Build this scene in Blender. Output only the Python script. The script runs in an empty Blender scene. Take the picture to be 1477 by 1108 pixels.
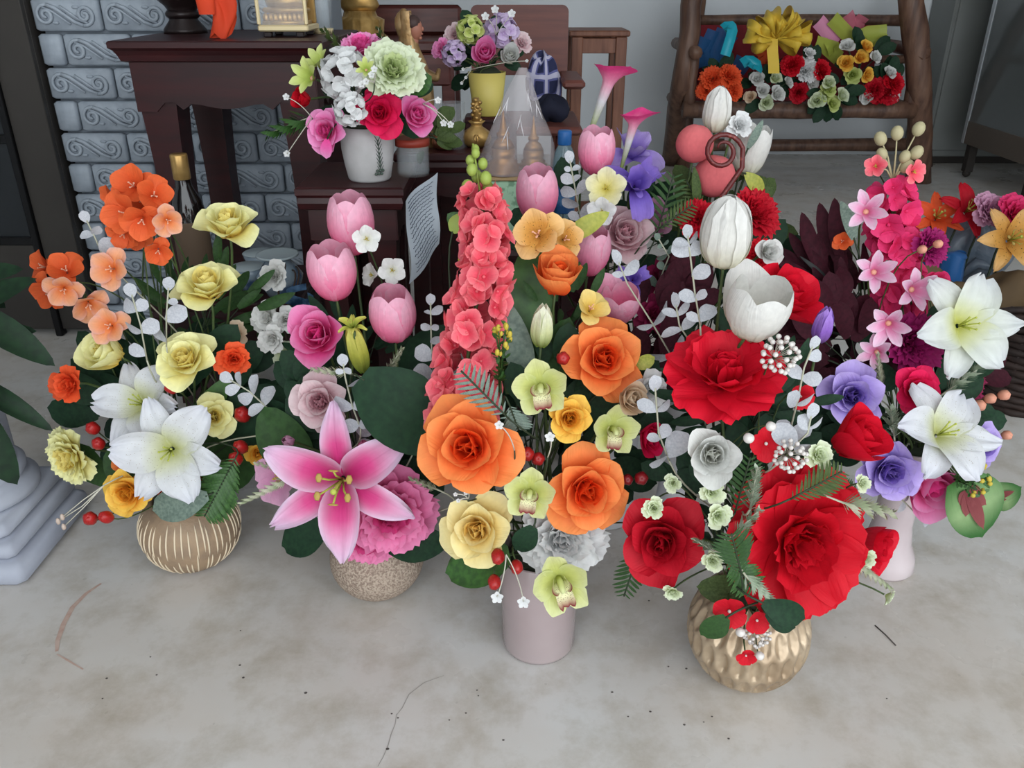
import bpy, math, random
from mathutils import Vector, Matrix

# ---------------------------------------------------------------- camera, world, light, exposure
scene = bpy.context.scene
COL = scene.collection
rad = math.radians
sin, cos, pi = math.sin, math.cos, math.pi
FPX, CX, CY = 1195.0, 738.5, 554.0          # focal length and centre in pixels of the 1477x1108 frame
CAMH, PITCH = 1.0, rad(26.0)
CAM = Vector((0, 0, CAMH))
FWD = Vector((0, cos(PITCH), -sin(PITCH)))
UPV = Vector((0, sin(PITCH), cos(PITCH)))
cd = bpy.data.cameras.new('camera')
cam = bpy.data.objects.new('camera', cd)
COL.objects.link(cam)
cam.location = CAM
cam.rotation_euler = (pi / 2 - PITCH, 0, 0)
cd.sensor_width = 36.0
cd.lens = 36.0 * FPX / 1477.0
cd.clip_start = 0.02
scene.camera = cam

world = bpy.data.worlds.new('world')
scene.world = world
world.use_nodes = True
bg = world.node_tree.nodes['Background']
bg.inputs[0].default_value = (0.90, 0.96, 1.0, 1)      # overcast daylight seen through the open shop front
bg.inputs[1].default_value = 3.4
scene.view_settings.view_transform = 'Standard'
scene.view_settings.look = 'None'
scene.view_settings.gamma = 1.0
scene.view_settings.exposure = 0.1
try:
    scene.view_settings.use_curve_mapping = False
except Exception:
    pass


def area(name, loc, rot, sx, sy, power, col=(1, 1, 1), portal=False):
    l = bpy.data.lights.new(name, 'AREA')
    l.shape = 'RECTANGLE'
    l.size, l.size_y, l.energy, l.color = sx, sy, power, col
    l.cycles.is_portal = portal
    o = bpy.data.objects.new(name, l)
    COL.objects.link(o)
    o.location, o.rotation_euler = loc, rot
    return o


# room: x -3.0..3.6, y -1.3 (open shop front)..5.4, ceiling 2.9
RX0, RX1, RY0, RY1, RZ = -3.0, 3.6, -1.3, 5.4, 2.9
OPEN_X0 = -1.50                              # left of this an added unseen wall blocks the daylight
area('shop_front_offscreen', ((OPEN_X0 + RX1) / 2, RY0, RZ / 2), (rad(90), 0, 0), RX1 - OPEN_X0, RZ, 1, portal=True)

# ---------------------------------------------------------------- pixel helpers
def ray(px, py):
    return FWD + Vector(((px - CX) / FPX, 0, 0)) - UPV * ((py - CY) / FPX)

def P(px, py, D):
    """point on the pixel's ray at horizontal distance D from the camera"""
    d = ray(px, py)
    return CAM + d * (D / d.y)

def G(px, py, z=0.0):
    """point on the pixel's ray at height z"""
    d = ray(px, py)
    return CAM + d * ((z - CAMH) / d.z)

def mpp(p):
    return (p - CAM).dot(FWD) / FPX

def XP(px, D, z):
    """world x of pixel column px at distance D and height z"""
    return (px - CX) * mpp(Vector((0, D, z)))

# ---------------------------------------------------------------- colours and materials
def lin(c):
    if isinstance(c, str):
        c = c.lstrip('#')
        c = [int(c[i:i + 2], 16) / 255 for i in (0, 2, 4)]
    return tuple(x / 12.92 if x <= 0.04045 else ((x + 0.055) / 1.055) ** 2.4 for x in c) + (1,)

MATS = {}

def mat(name, col, rough=0.5, metal=0.0, col2=None, scale=20.0, bump=0.0, bscale=None, detail=4.0,
        trans=0.0, ior=1.45, coat=0.0, alpha=1.0, stretch=None, lo=0.35, hi=0.65, emit=None, spec=None):
    if name in MATS:
        return MATS[name]
    m = bpy.data.materials.new(name)
    m.use_nodes = True
    nt = m.node_tree
    b = nt.nodes['Principled BSDF']
    b.inputs['Base Color'].default_value = lin(col)
    b.inputs['Roughness'].default_value = rough
    b.inputs['Metallic'].default_value = metal
    b.inputs['IOR'].default_value = ior
    if spec is not None:
        b.inputs['Specular IOR Level'].default_value = spec
    if trans:
        b.inputs['Transmission Weight'].default_value = trans
    if coat:
        b.inputs['Coat Weight'].default_value = coat
        b.inputs['Coat Roughness'].default_value = 0.12
    if alpha < 1:
        b.inputs['Alpha'].default_value = alpha
    if emit:
        b.inputs['Emission Color'].default_value = lin(col)
        b.inputs['Emission Strength'].default_value = emit
    if col2 or bump:
        tc = nt.nodes.new('ShaderNodeTexCoord')
        mp = nt.nodes.new('ShaderNodeMapping')
        if stretch:
            mp.inputs['Scale'].default_value = stretch
        nt.links.new(tc.outputs['Object'], mp.inputs['Vector'])
    if col2:
        n = nt.nodes.new('ShaderNodeTexNoise')
        n.inputs['Scale'].default_value = scale
        n.inputs['Detail'].default_value = detail
        r = nt.nodes.new('ShaderNodeValToRGB')
        r.color_ramp.elements[0].position = lo
        r.color_ramp.elements[1].position = hi
        r.color_ramp.elements[0].color = lin(col)
        r.color_ramp.elements[1].color = lin(col2)
        nt.links.new(mp.outputs[0], n.inputs['Vector'])
        nt.links.new(n.outputs['Fac'], r.inputs[0])
        nt.links.new(r.outputs[0], b.inputs['Base Color'])
    if bump:
        n2 = nt.nodes.new('ShaderNodeTexNoise')
        n2.inputs['Scale'].default_value = bscale or scale
        n2.inputs['Detail'].default_value = detail
        bp = nt.nodes.new('ShaderNodeBump')
        bp.inputs['Strength'].default_value = bump
        bp.inputs['Distance'].default_value = 0.01
        nt.links.new(mp.outputs[0], n2.inputs['Vector'])
        nt.links.new(n2.outputs['Fac'], bp.inputs['Height'])
        nt.links.new(bp.outputs[0], b.inputs['Normal'])
    MATS[name] = m
    return m


def petal_mat(name, base, tip, edge=None, edge_w=0.5, mid=None, spots=None, rough=0.6, tl=0.22, epow=2.2):
    """petal pigment: runs from base to tip along the petal (UV v), optional rim colour (UV u) and freckles"""
    def plin(c):
        r_, g_, b_ = lin(c)[:3]
        mxv, mnv = max(r_, g_, b_), min(r_, g_, b_)
        g = 1 + 0.35 * (mxv - mnv) / max(mxv, 1e-4)
        return tuple(min(0.9, x * g) for x in (r_, g_, b_)) + (1,)
    key = 'petal_' + name
    if key in MATS:
        return MATS[key]
    m = bpy.data.materials.new(key)
    m.use_nodes = True
    nt = m.node_tree
    N, L = nt.nodes, nt.links
    b = N['Principled BSDF']
    out = N['Material Output']
    b.inputs['Roughness'].default_value = rough
    b.inputs['Specular IOR Level'].default_value = 0.25
    uv = N.new('ShaderNodeTexCoord')
    sp = N.new('ShaderNodeSeparateXYZ')
    L.new(uv.outputs['UV'], sp.inputs[0])
    r = N.new('ShaderNodeValToRGB')
    r.color_ramp.elements[0].color = plin(base)
    r.color_ramp.elements[0].position = 0.05
    r.color_ramp.elements[1].color = plin(tip)
    r.color_ramp.elements[1].position = 0.95
    if mid:
        e = r.color_ramp.elements.new(0.5)
        e.color = plin(mid)
    L.new(sp.outputs['Y'], r.inputs[0])
    col = r.outputs[0]
    if edge:
        def mth(op, a, v=None):
            x = N.new('ShaderNodeMath')
            x.operation = op
            x.use_clamp = False
            if isinstance(a, (int, float)):
                x.inputs[0].default_value = a
            else:
                L.new(a, x.inputs[0])
            if v is not None:
                if isinstance(v, (int, float)):
                    x.inputs[1].default_value = v
                else:
                    L.new(v, x.inputs[1])
            return x.outputs[0]
        au = mth('ABSOLUTE', mth('SUBTRACT', mth('MULTIPLY', sp.outputs['X'], 2.0), 1.0))
        ev = mth('POWER', au, epow)
        vv = mth('POWER', sp.outputs['Y'], 3.0)
        fac = mth('MINIMUM', mth('MULTIPLY', mth('ADD', ev, vv), edge_w), 1.0)
        mx = N.new('ShaderNodeMix')
        mx.data_type = 'RGBA'
        L.new(fac, mx.inputs[0])
        L.new(col, mx.inputs[6])
        mx.inputs[7].default_value = plin(edge)
        col = mx.outputs[2]
    if spots:
        sc_, scol, th = spots
        mp = N.new('ShaderNodeMapping')
        mp.inputs['Scale'].default_value = (1, 2.2, 1)
        L.new(uv.outputs['UV'], mp.inputs[0])
        vo = N.new('ShaderNodeTexVoronoi')
        vo.inputs['Scale'].default_value = sc_
        L.new(mp.outputs[0], vo.inputs['Vector'])
        lt = N.new('ShaderNodeMath')
        lt.operation = 'LESS_THAN'
        lt.inputs[1].default_value = th
        L.new(vo.outputs['Distance'], lt.inputs[0])
        gt = N.new('ShaderNodeMath')          # freckles stay off the tip
        gt.operation = 'LESS_THAN'
        gt.inputs[1].default_value = 0.72
        L.new(sp.outputs['Y'], gt.inputs[0])
        ml = N.new('ShaderNodeMath')
        ml.operation = 'MULTIPLY'
        L.new(lt.outputs[0], ml.inputs[0])
        L.new(gt.outputs[0], ml.inputs[1])
        mx = N.new('ShaderNodeMix')
        mx.data_type = 'RGBA'
        L.new(ml.outputs[0], mx.inputs[0])
        L.new(col, mx.inputs[6])
        mx.inputs[7].default_value = lin(scol)
        col = mx.outputs[2]
    vn = N.new('ShaderNodeTexNoise')           # fine lengthwise veins
    vm = N.new('ShaderNodeMapping')
    vm.inputs['Scale'].default_value = (16, 1.6, 1)
    L.new(uv.outputs['UV'], vm.inputs[0])
    L.new(vm.outputs[0], vn.inputs['Vector'])
    vn.inputs['Scale'].default_value = 1.0
    vn.inputs['Detail'].default_value = 3
    vb = N.new('ShaderNodeBump')
    vb.inputs['Strength'].default_value = 0.35
    vb.inputs['Distance'].default_value = 0.004
    L.new(vn.outputs['Fac'], vb.inputs['Height'])
    L.new(vb.outputs[0], b.inputs['Normal'])
    no = N.new('ShaderNodeTexNoise')           # faint fabric mottling
    no.inputs['Scale'].default_value = 9
    L.new(uv.outputs['Object'], no.inputs['Vector'])
    hs = N.new('ShaderNodeHueSaturation')
    mr = N.new('ShaderNodeMapRange')
    mr.inputs[3].default_value = 0.86
    mr.inputs[4].default_value = 1.12
    L.new(no.outputs['Fac'], mr.inputs[0])
    L.new(mr.outputs[0], hs.inputs['Value'])
    L.new(col, hs.inputs['Color'])
    L.new(hs.outputs[0], b.inputs['Base Color'])
    tr = N.new('ShaderNodeBsdfTranslucent')
    L.new(hs.outputs[0], tr.inputs['Color'])
    ms = N.new('ShaderNodeMixShader')
    ms.inputs[0].default_value = tl
    L.new(b.outputs[0], ms.inputs[1])
    L.new(tr.outputs[0], ms.inputs[2])
    L.new(ms.outputs[0], out.inputs[0])
    MATS[key] = m
    PSPEC[m.name] = (name, base, mid or tip, tip)
    return m

PSPEC = {}

def hexmix(a, b, t):
    f = lambda c: [int(c.lstrip('#')[i:i + 2], 16) for i in (0, 2, 4)]
    return '#%02x%02x%02x' % tuple(int(x + (y - x) * t) for x, y in zip(f(a), f(b)))

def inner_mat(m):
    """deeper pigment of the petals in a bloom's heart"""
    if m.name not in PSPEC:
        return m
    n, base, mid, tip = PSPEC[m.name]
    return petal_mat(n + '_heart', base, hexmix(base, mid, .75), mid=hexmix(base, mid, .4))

# ---------------------------------------------------------------- mesh builder
class MB:
    def __init__(s):
        s.v, s.f, s.uv = [], [], []

    def add(s, verts, faces, uvs=None):
        o = len(s.v)
        s.v += [tuple(x) for x in verts]
        s.f += [tuple(i + o for i in q) for q in faces]
        s.uv += uvs if uvs else [(0.5, 0.5)] * len(verts)
        return s

    def grid(s, fn, nu, nv, closed=False):
        vs, us, fs = [], [], []
        for j in range(nv + 1):
            for i in range(nu + (0 if closed else 1)):
                vs.append(fn(i / nu, j / nv))
                us.append((i / nu, j / nv))
        w = nu if closed else nu + 1
        for j in range(nv):
            for i in range(nu):
                a, b = j * w + i, j * w + (i + 1) % w
                fs.append((a, b, b + w, a + w))
        return s.add(vs, fs, us)

    def tube(s, pts, radii, seg=6, cap=True, taper=None):
        pts = [Vector(p) for p in pts]
        n = len(pts)
        if not isinstance(radii, (list, tuple)):
            radii = [radii] * n
        vs, us, fs = [], [], []
        ref = None
        for j, p in enumerate(pts):
            t = (pts[min(j + 1, n - 1)] - pts[max(j - 1, 0)])
            t = t.normalized() if t.length > 1e-9 else Vector((0, 0, 1))
            if ref is None:
                ref = Vector((1, 0, 0)) if abs(t.x) < 0.8 else Vector((0, 1, 0))
            x = (ref - t * ref.dot(t))
            x = x.normalized() if x.length > 1e-6 else t.orthogonal().normalized()
            ref = x
            y = t.cross(x)
            for i in range(seg):
                a = 2 * pi * i / seg
                vs.append(p + (x * cos(a) + y * sin(a)) * radii[j])
                us.append((i / seg, j / max(1, n - 1)))
        for j in range(n - 1):
            for i in range(seg):
                a, b = j * seg + i, j * seg + (i + 1) % seg
                fs.append((a, b, b + seg, a + seg))
        if cap:
            fs.append(tuple(range(seg))[::-1])
            fs.append(tuple((n - 1) * seg + i for i in range(seg)))
        return s.add(vs, fs, us)

    def lathe(s, prof, seg=32, c=(0, 0, 0), squash=1.0, fn=None):
        n = len(prof)
        vs, us, fs = [], [], []
        for j, (r, z) in enumerate(prof):
            for i in range(seg):
                a = 2 * pi * i / seg
                rr = r * (fn(a, j / (n - 1)) if fn else 1)
                vs.append((c[0] + rr * cos(a), c[1] + rr * sin(a) * squash, c[2] + z))
                us.append((i / seg, j / (n - 1)))
        for j in range(n - 1):
            for i in range(seg):
                a, b = j * seg + i, j * seg + (i + 1) % seg
                fs.append((a, b, b + seg, a + seg))
        if prof[0][0] > 1e-6:
            fs.append(tuple(range(seg))[::-1])
        if prof[-1][0] > 1e-6:
            fs.append(tuple((n - 1) * seg + i for i in range(seg)))
        return s.add(vs, fs, us)

    def ball(s, c, r, seg=10, rings=6, sc=(1, 1, 1)):
        prof = [(max(1e-7, sin(pi * j / rings)), -cos(pi * j / rings)) for j in range(rings + 1)]
        m = MB().lathe(prof, seg)
        return s.add([(c[0] + x * r * sc[0], c[1] + y * r * sc[1], c[2] + z * r * sc[2]) for x, y, z in m.v], m.f, m.uv)

    def box(s, lo, hi, bev=0.0, M=None):
        x0, y0, z0 = lo
        x1, y1, z1 = hi
        if bev <= 0:
            vs = [(x, y, z) for z in (z0, z1) for x, y in ((x0, y0), (x1, y0), (x1, y1), (x0, y1))]
            fs = [(3, 2, 1, 0), (4, 5, 6, 7)] + [(i, (i + 1) % 4, (i + 1) % 4 + 4, i + 4) for i in range(4)]
        else:
            b = min(bev, (x1 - x0) / 2.01, (y1 - y0) / 2.01, (z1 - z0) / 2.01)
            vs = []
            for z, d in ((z0, b), (z0 + b, 0), (z1 - b, 0), (z1, b)):
                e = b if d == 0 else 0
                X0, X1, Y0, Y1 = x0 + d, x1 - d, y0 + d, y1 - d
                vs += [(X0 + b, Y0, z), (X1 - b, Y0, z), (X1, Y0 + b, z), (X1, Y1 - b, z),
                       (X1 - b, Y1, z), (X0 + b, Y1, z), (X0, Y1 - b, z), (X0, Y0 + b, z)]
            fs = [tuple(range(8))[::-1], tuple(range(24, 32))]
            for j in range(3):
                for i in range(8):
                    a, c = j * 8 + i, j * 8 + (i + 1) % 8
                    fs.append((a, c, c + 8, a + 8))
        if M is not None:
            vs = [M @ Vector(v) for v in vs]
        return s.add(vs, fs)

    def prism(s, poly, y0, y1, M=None):
        """extrude an outline given in x,z along y"""
        n = len(poly)
        vs = [(x, y0, z) for x, z in poly] + [(x, y1, z) for x, z in poly]
        fs = [tuple(range(n)), tuple(range(2 * n - 1, n - 1, -1))]
        fs += [((i + 1) % n, i, i + n, (i + 1) % n + n) for i in range(n)]
        if M is not None:
            vs = [M @ Vector(v) for v in vs]
        return s.add(vs, fs)

    def xf(s, M):
        s.v = [tuple(M @ Vector(v)) for v in s.v]
        return s

    def mesh(s, name, m=None, smooth=True):
        me = bpy.data.meshes.new(name)
        me.from_pydata(s.v, [], s.f)
        uvl = me.uv_layers.new(name='UVMap')
        idx = [0] * len(me.loops)
        me.loops.foreach_get('vertex_index', idx)
        flat = []
        for i in idx:
            flat += s.uv[i]
        uvl.data.foreach_set('uv', flat)
        if smooth:
            me.polygons.foreach_set('use_smooth', [True] * len(me.polygons))
        if m:
            me.materials.append(m)
        me.update()
        return me

    def obj(s, name, m=None, parent=None, smooth=True, M=None):
        return link(name, s.mesh(name, m, smooth), parent, M)


def link(name, me, parent=None, M=None):
    o = bpy.data.objects.new(name, me)
    COL.objects.link(o)
    if parent is not None:
        o.parent = parent
    if M is not None:
        o.matrix_basis = M
    return o

def tag(o, label=None, cat=None, group=None, kind=None):
    if label: o['label'] = label
    if cat: o['category'] = cat
    if group: o['group'] = group
    if kind: o['kind'] = kind
    return o

def thing(name, label, cat, loc=(0, 0, 0), group=None):
    o = bpy.data.objects.new(name, None)
    o.empty_display_size = 0.02
    COL.objects.link(o)
    o.location = loc
    return tag(o, label, cat, group)

def smoothsharp(o, ang=35):
    """smooth shading with hard edges kept"""
    me = o.data
    try:
        me.set_sharp_from_angle(angle=rad(ang))
    except Exception:
        pass
    return o

def frame(zd, facing):
    """matrix whose Z axis runs along zd and whose -Y side looks along facing"""
    z = Vector(zd).normalized()
    y = -Vector(facing)
    y = y - z * y.dot(z)
    y = y.normalized() if y.length > 1e-6 else z.orthogonal().normalized()
    x = y.cross(z)
    return Matrix(((x.x, y.x, z.x, 0), (x.y, y.y, z.y, 0), (x.z, y.z, z.z, 0), (0, 0, 0, 1)))

def aim(n, roll=0.0):
    """rotation whose +Z is n and whose +Y leans as far up the picture as it can"""
    z = Vector(n).normalized()
    u = Vector((0, 0, 1))
    y = u - z * u.dot(z)
    if y.length < 1e-3:
        y = Vector((0, 1, 0)) - z * z.y
    y.normalize()
    x = y.cross(z)
    M = Matrix(((x.x, y.x, z.x, 0), (x.y, y.y, z.y, 0), (x.z, y.z, z.z, 0), (0, 0, 0, 1)))
    return M @ Matrix.Rotation(roll, 4, 'Z')

def T(v):
    return Matrix.Translation(Vector(v))

def S(a, b=None, c=None):
    return Matrix.Diagonal((a, a if b is None else b, a if c is None else c, 1))
# ---------------------------------------------------------------- the room
m_floor = bpy.data.materials.new('polished_cement')
m_floor.use_nodes = True
def _floor_nodes():
    nt = m_floor.node_tree
    N, L = nt.nodes, nt.links
    b = N['Principled BSDF']
    tc = N.new('ShaderNodeTexCoord')
    def noise(scale, detail=5, rough=0.6):
        n = N.new('ShaderNodeTexNoise')
        n.inputs['Scale'].default_value = scale
        n.inputs['Detail'].default_value = detail
        n.inputs['Roughness'].default_value = rough
        L.new(tc.outputs['Object'], n.inputs['Vector'])
        return n
    n1 = noise(1.6)
    r1 = N.new('ShaderNodeValToRGB')
    r1.color_ramp.elements[0].position = 0.32
    r1.color_ramp.elements[0].color = lin('#c2b9b0')
    r1.color_ramp.elements[1].position = 0.68
    r1.color_ramp.elements[1].color = lin('#cdcdcc')
    L.new(n1.outputs['Fac'], r1.inputs[0])
    n2 = noise(9, 6, 0.7)
    r2 = N.new('ShaderNodeValToRGB')
    r2.color_ramp.elements[0].position = 0.3
    r2.color_ramp.elements[0].color = lin('#d9d2c6')
    r2.color_ramp.elements[1].position = 0.55
    r2.color_ramp.elements[1].color = (1, 1, 1, 1)
    L.new(n2.outputs['Fac'], r2.inputs[0])
    mx = N.new('ShaderNodeMix'); mx.data_type = 'RGBA'; mx.blend_type = 'MULTIPLY'
    mx.inputs[0].default_value = 0.8
    L.new(r1.outputs[0], mx.inputs[6]); L.new(r2.outputs[0], mx.inputs[7])
    # rare dark pits
    vo = N.new('ShaderNodeTexVoronoi'); vo.inputs['Scale'].default_value = 16
    L.new(tc.outputs['Object'], vo.inputs['Vector'])
    lt = N.new('ShaderNodeMath'); lt.operation = 'LESS_THAN'; lt.inputs[1].default_value = 0.035
    L.new(vo.outputs['Distance'], lt.inputs[0])
    mx2 = N.new('ShaderNodeMix'); mx2.data_type = 'RGBA'
    m3 = N.new('ShaderNodeMath'); m3.operation = 'MULTIPLY'; m3.inputs[1].default_value = 0.18
    L.new(lt.outputs[0], m3.inputs[0])
    L.new(m3.outputs[0], mx2.inputs[0]); L.new(mx.outputs[2], mx2.inputs[6])
    mx2.inputs[7].default_value = lin('#6d665e')
    L.new(mx2.outputs[2], b.inputs['Base Color'])
    n4 = noise(3)
    mr = N.new('ShaderNodeMapRange'); mr.inputs[3].default_value = 0.2; mr.inputs[4].default_value = 0.38
    L.new(n4.outputs['Fac'], mr.inputs[0]); L.new(mr.outputs[0], b.inputs['Roughness'])
    bp = N.new('ShaderNodeBump'); bp.inputs['Strength'].default_value = 0.05; bp.inputs['Distance'].default_value = 0.01
    L.new(n2.outputs['Fac'], bp.inputs['Height']); L.new(bp.outputs[0], b.inputs['Normal'])
_floor_nodes()
MATS['floor'] = m_floor
m_wall = mat('white_plaster', '#dfe3e6', 0.85, col2='#d6dade', scale=1.5, bump=0.05, bscale=30)
m_ceil = mat('ceiling_white', '#e2e2e0', 0.9)

floor = tag(MB().box((RX0, RY0 - 1.5, -0.12), (RX1, RY1, 0)).obj('floor', m_floor, smooth=False), kind='structure')
tag(MB().box((RX0, RY1, 0), (RX1, RY1 + 0.12, RZ)).obj('wall_back', m_wall, smooth=False), kind='structure')
tag(MB().box((RX0 - 0.12, RY0, 0), (RX0, RY1, RZ)).obj('wall_left', m_wall, smooth=False), kind='structure')
tag(MB().box((RX1, RY0, 0), (RX1 + 0.12, RY1, RZ)).obj('wall_right', m_wall, smooth=False), kind='structure')
tag(MB().box((RX0, RY0 - .12, 0), (OPEN_X0, RY0, RZ)).obj('wall_added_shade', m_wall, smooth=False), kind='structure')  # unseen wall added to shade the left side of the room
tag(MB().box((RX0, RY0, RZ), (RX1, RY1, RZ + 0.12)).obj('ceiling', m_ceil, smooth=False), kind='structure')

# marks lying on the floor: a rusty scuff, cracks, crumbs
def ribbon(pts, w, z=0.0006):
    mb = MB()
    g = [G(x, y) for x, y in pts]
    vs, fs = [], []
    for i, p in enumerate(g):
        t = (g[min(i + 1, len(g) - 1)] - g[max(i - 1, 0)]).normalized()
        n = Vector((-t.y, t.x, 0))
        ww = w * (0.35 + 0.65 * sin(pi * (i + 0.4) / len(g)))
        vs += [p + n * ww + Vector((0, 0, z)), p - n * ww + Vector((0, 0, z))]
        if i:
            fs.append((2 * i - 2, 2 * i - 1, 2 * i + 1, 2 * i))
    return mb.add(vs, fs)
m_rust = mat('rusty_stain', '#b09082', 0.6, col2='#bfa89c', scale=60)
m_crumb = mat('dark_crumb', '#4a4340', 0.9)
ribbon([(146, 842), (125, 856), (105, 876), (92, 900), (83, 925), (82, 940)], 0.0045).obj('scuff_mark', m_rust, floor, False)
ribbon([(82, 944), (98, 953), (120, 966)], 0.0016).obj('scuff_mark', m_rust, floor, False)
m_crack = mat('hairline_crack', '#9b9590', 0.8)
ribbon([(572, 1030), (570, 1045), (564, 1060), (560, 1075), (553, 1092), (545, 1106)], 0.0007).obj('crack', m_crack, floor, False)
ribbon([(640, 975), (612, 985), (590, 1002), (580, 1022), (572, 1032)], 0.0006).obj('crack', m_crack, floor, False)
random.seed(4)
for (x, y, r) in [(441, 1000, 2.6), (559, 1081, 2.8), (346, 960, 2), (351, 978, 2), (226, 974, 1.6), (154, 979, 2), (217, 948, 1.4),
                  (672, 1029, 1.6), (648, 1039, 1.4), (688, 996, 1.5), (690, 1004, 1.3), (565, 1030, 1.6), (574, 1036, 1.6), (726, 1068, 2),
                  (987, 1046, 2), (938, 1027, 2), (906, 1034, 1.6), (1027, 1034, 1.6), (1051, 1066, 1.8), (964, 962, 1.6), (990, 965, 1.8),
                  (1145, 967, 2), (1279, 1008, 1.4), (883, 999, 2), (936, 867, 1.6), (1015, 1042, 1.3), (148, 1008, 1.5), (347, 910, 1.2)]:
    p = G(x, y)
    k = mpp(p) * r
    mb = MB().ball((p.x, p.y, k * 0.3), k, 6, 4, (1, 0.8, 0.35))
    mb.obj('crumb', m_crumb, floor)
a_, b_ = G(1262, 903), G(1292, 932)
MB().tube([a_ + Vector((0, 0, .0012)), (a_ + b_) / 2 + Vector((.001, .001, .0012)), b_ + Vector((0, 0, .0012))], 0.0011, 5).obj('twig_scrap', m_crumb, floor)

# ---------------------------------------------------------------- white scroll-brick pillar
BD = 2.45
pil_x0, pil_x1 = XP(38, BD, 1.0) , XP(478, BD, 0.9)
m_brick = mat('white_moulded_brick', '#a7b0ba', 0.55, col2='#949da8', scale=25, bump=0.12, bscale=90)
m_mortar = mat('grey_joint', '#7d858e', 0.8)
pillar = tag(MB().box((pil_x0 + 0.012, BD + 0.014, 0), (pil_x1 - 0.012, BD + 0.22, RZ - 0.002)).obj('wall_pillar', m_mortar, smooth=False), kind='structure')
bw, bh, joint = 0.187, 0.0875, 0.007
def scroll_pts(cx, cz, r, turns, start, sgn):
    pts = []
    n = int(turns * 14)
    for i in range(n + 1):
        t = i / n
        a = start + sgn * 2 * pi * turns * t
        rr = r * (1 - 0.86 * t)
        pts.append((cx + rr * cos(a), -0.004, cz + rr * sin(a)))
    return pts
def brick_mesh(w, scroll):
    mb = MB().box((0, 0, 0), (w - joint, 0.03, bh - joint), 0.006)
    if scroll:
        W, Hh = w - joint, bh - joint
        r = Hh * 0.33
        a = scroll_pts(W * 0.21, Hh * 0.5, r, 1.6, rad(75), 1)
        b = scroll_pts(W * 0.79, Hh * 0.5, r, 1.6, rad(255), 1)
        mb.tube(a, 0.0052, 5)
        mb.tube(b, 0.0052, 5)
        pa, pb = Vector(a[0]), Vector(b[0])
        mid = [pa, pa.lerp(pb, .25) + Vector((0, 0, .004)), pa.lerp(pb, .5), pa.lerp(pb, .75) - Vector((0, 0, .004)), pb]
        mb.tube(mid, 0.0055, 5)
        mb.tube([p + Vector((0.012, 0, 0.006)) for p in mid[1:]] , 0.0035, 5)
        mb.tube([p - Vector((0.012, 0, 0.006)) for p in mid[:-1]], 0.0035, 5)
        for s_ in (0.33, 0.67):
            mb.ball((W * s_, -0.001, Hh * (0.74 if s_ > .5 else .26)), 0.007, 8, 4, (1.5, .6, .7))
    return mb.mesh('brick', m_brick)
me_full, me_half = brick_mesh(bw, True), brick_mesh(bw * 0.36, False)
rows = 14
for r_ in range(rows):
    z = r_ * bh
    x = pil_x0
    if r_ % 2:
        o = link('brick', me_half, pillar, T((x, BD - 0.012, z)))
        x += bw * 0.36
    while x < pil_x1 - 0.02:
        if x + bw > pil_x1 + 0.03:
            wq = pil_x1 - x
            if wq > 0.03:
                link('brick', brick_mesh(wq, False), pillar, T((x, BD - 0.012, z)))
            break
        link('brick', me_full, pillar, T((x, BD - 0.012, z)))
        x += bw

# ---------------------------------------------------------------- dark wood altar tables
m_wood = mat('dark_red_lacquer_wood', '#360b0e', 0.45, col2='#260609', scale=6, stretch=(1, 8, 8))
m_wood2 = mat('red_brown_wood', '#5b2f2a', 0.4, col2='#4a231f', scale=7, stretch=(1, 10, 10), coat=0.2)

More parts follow.
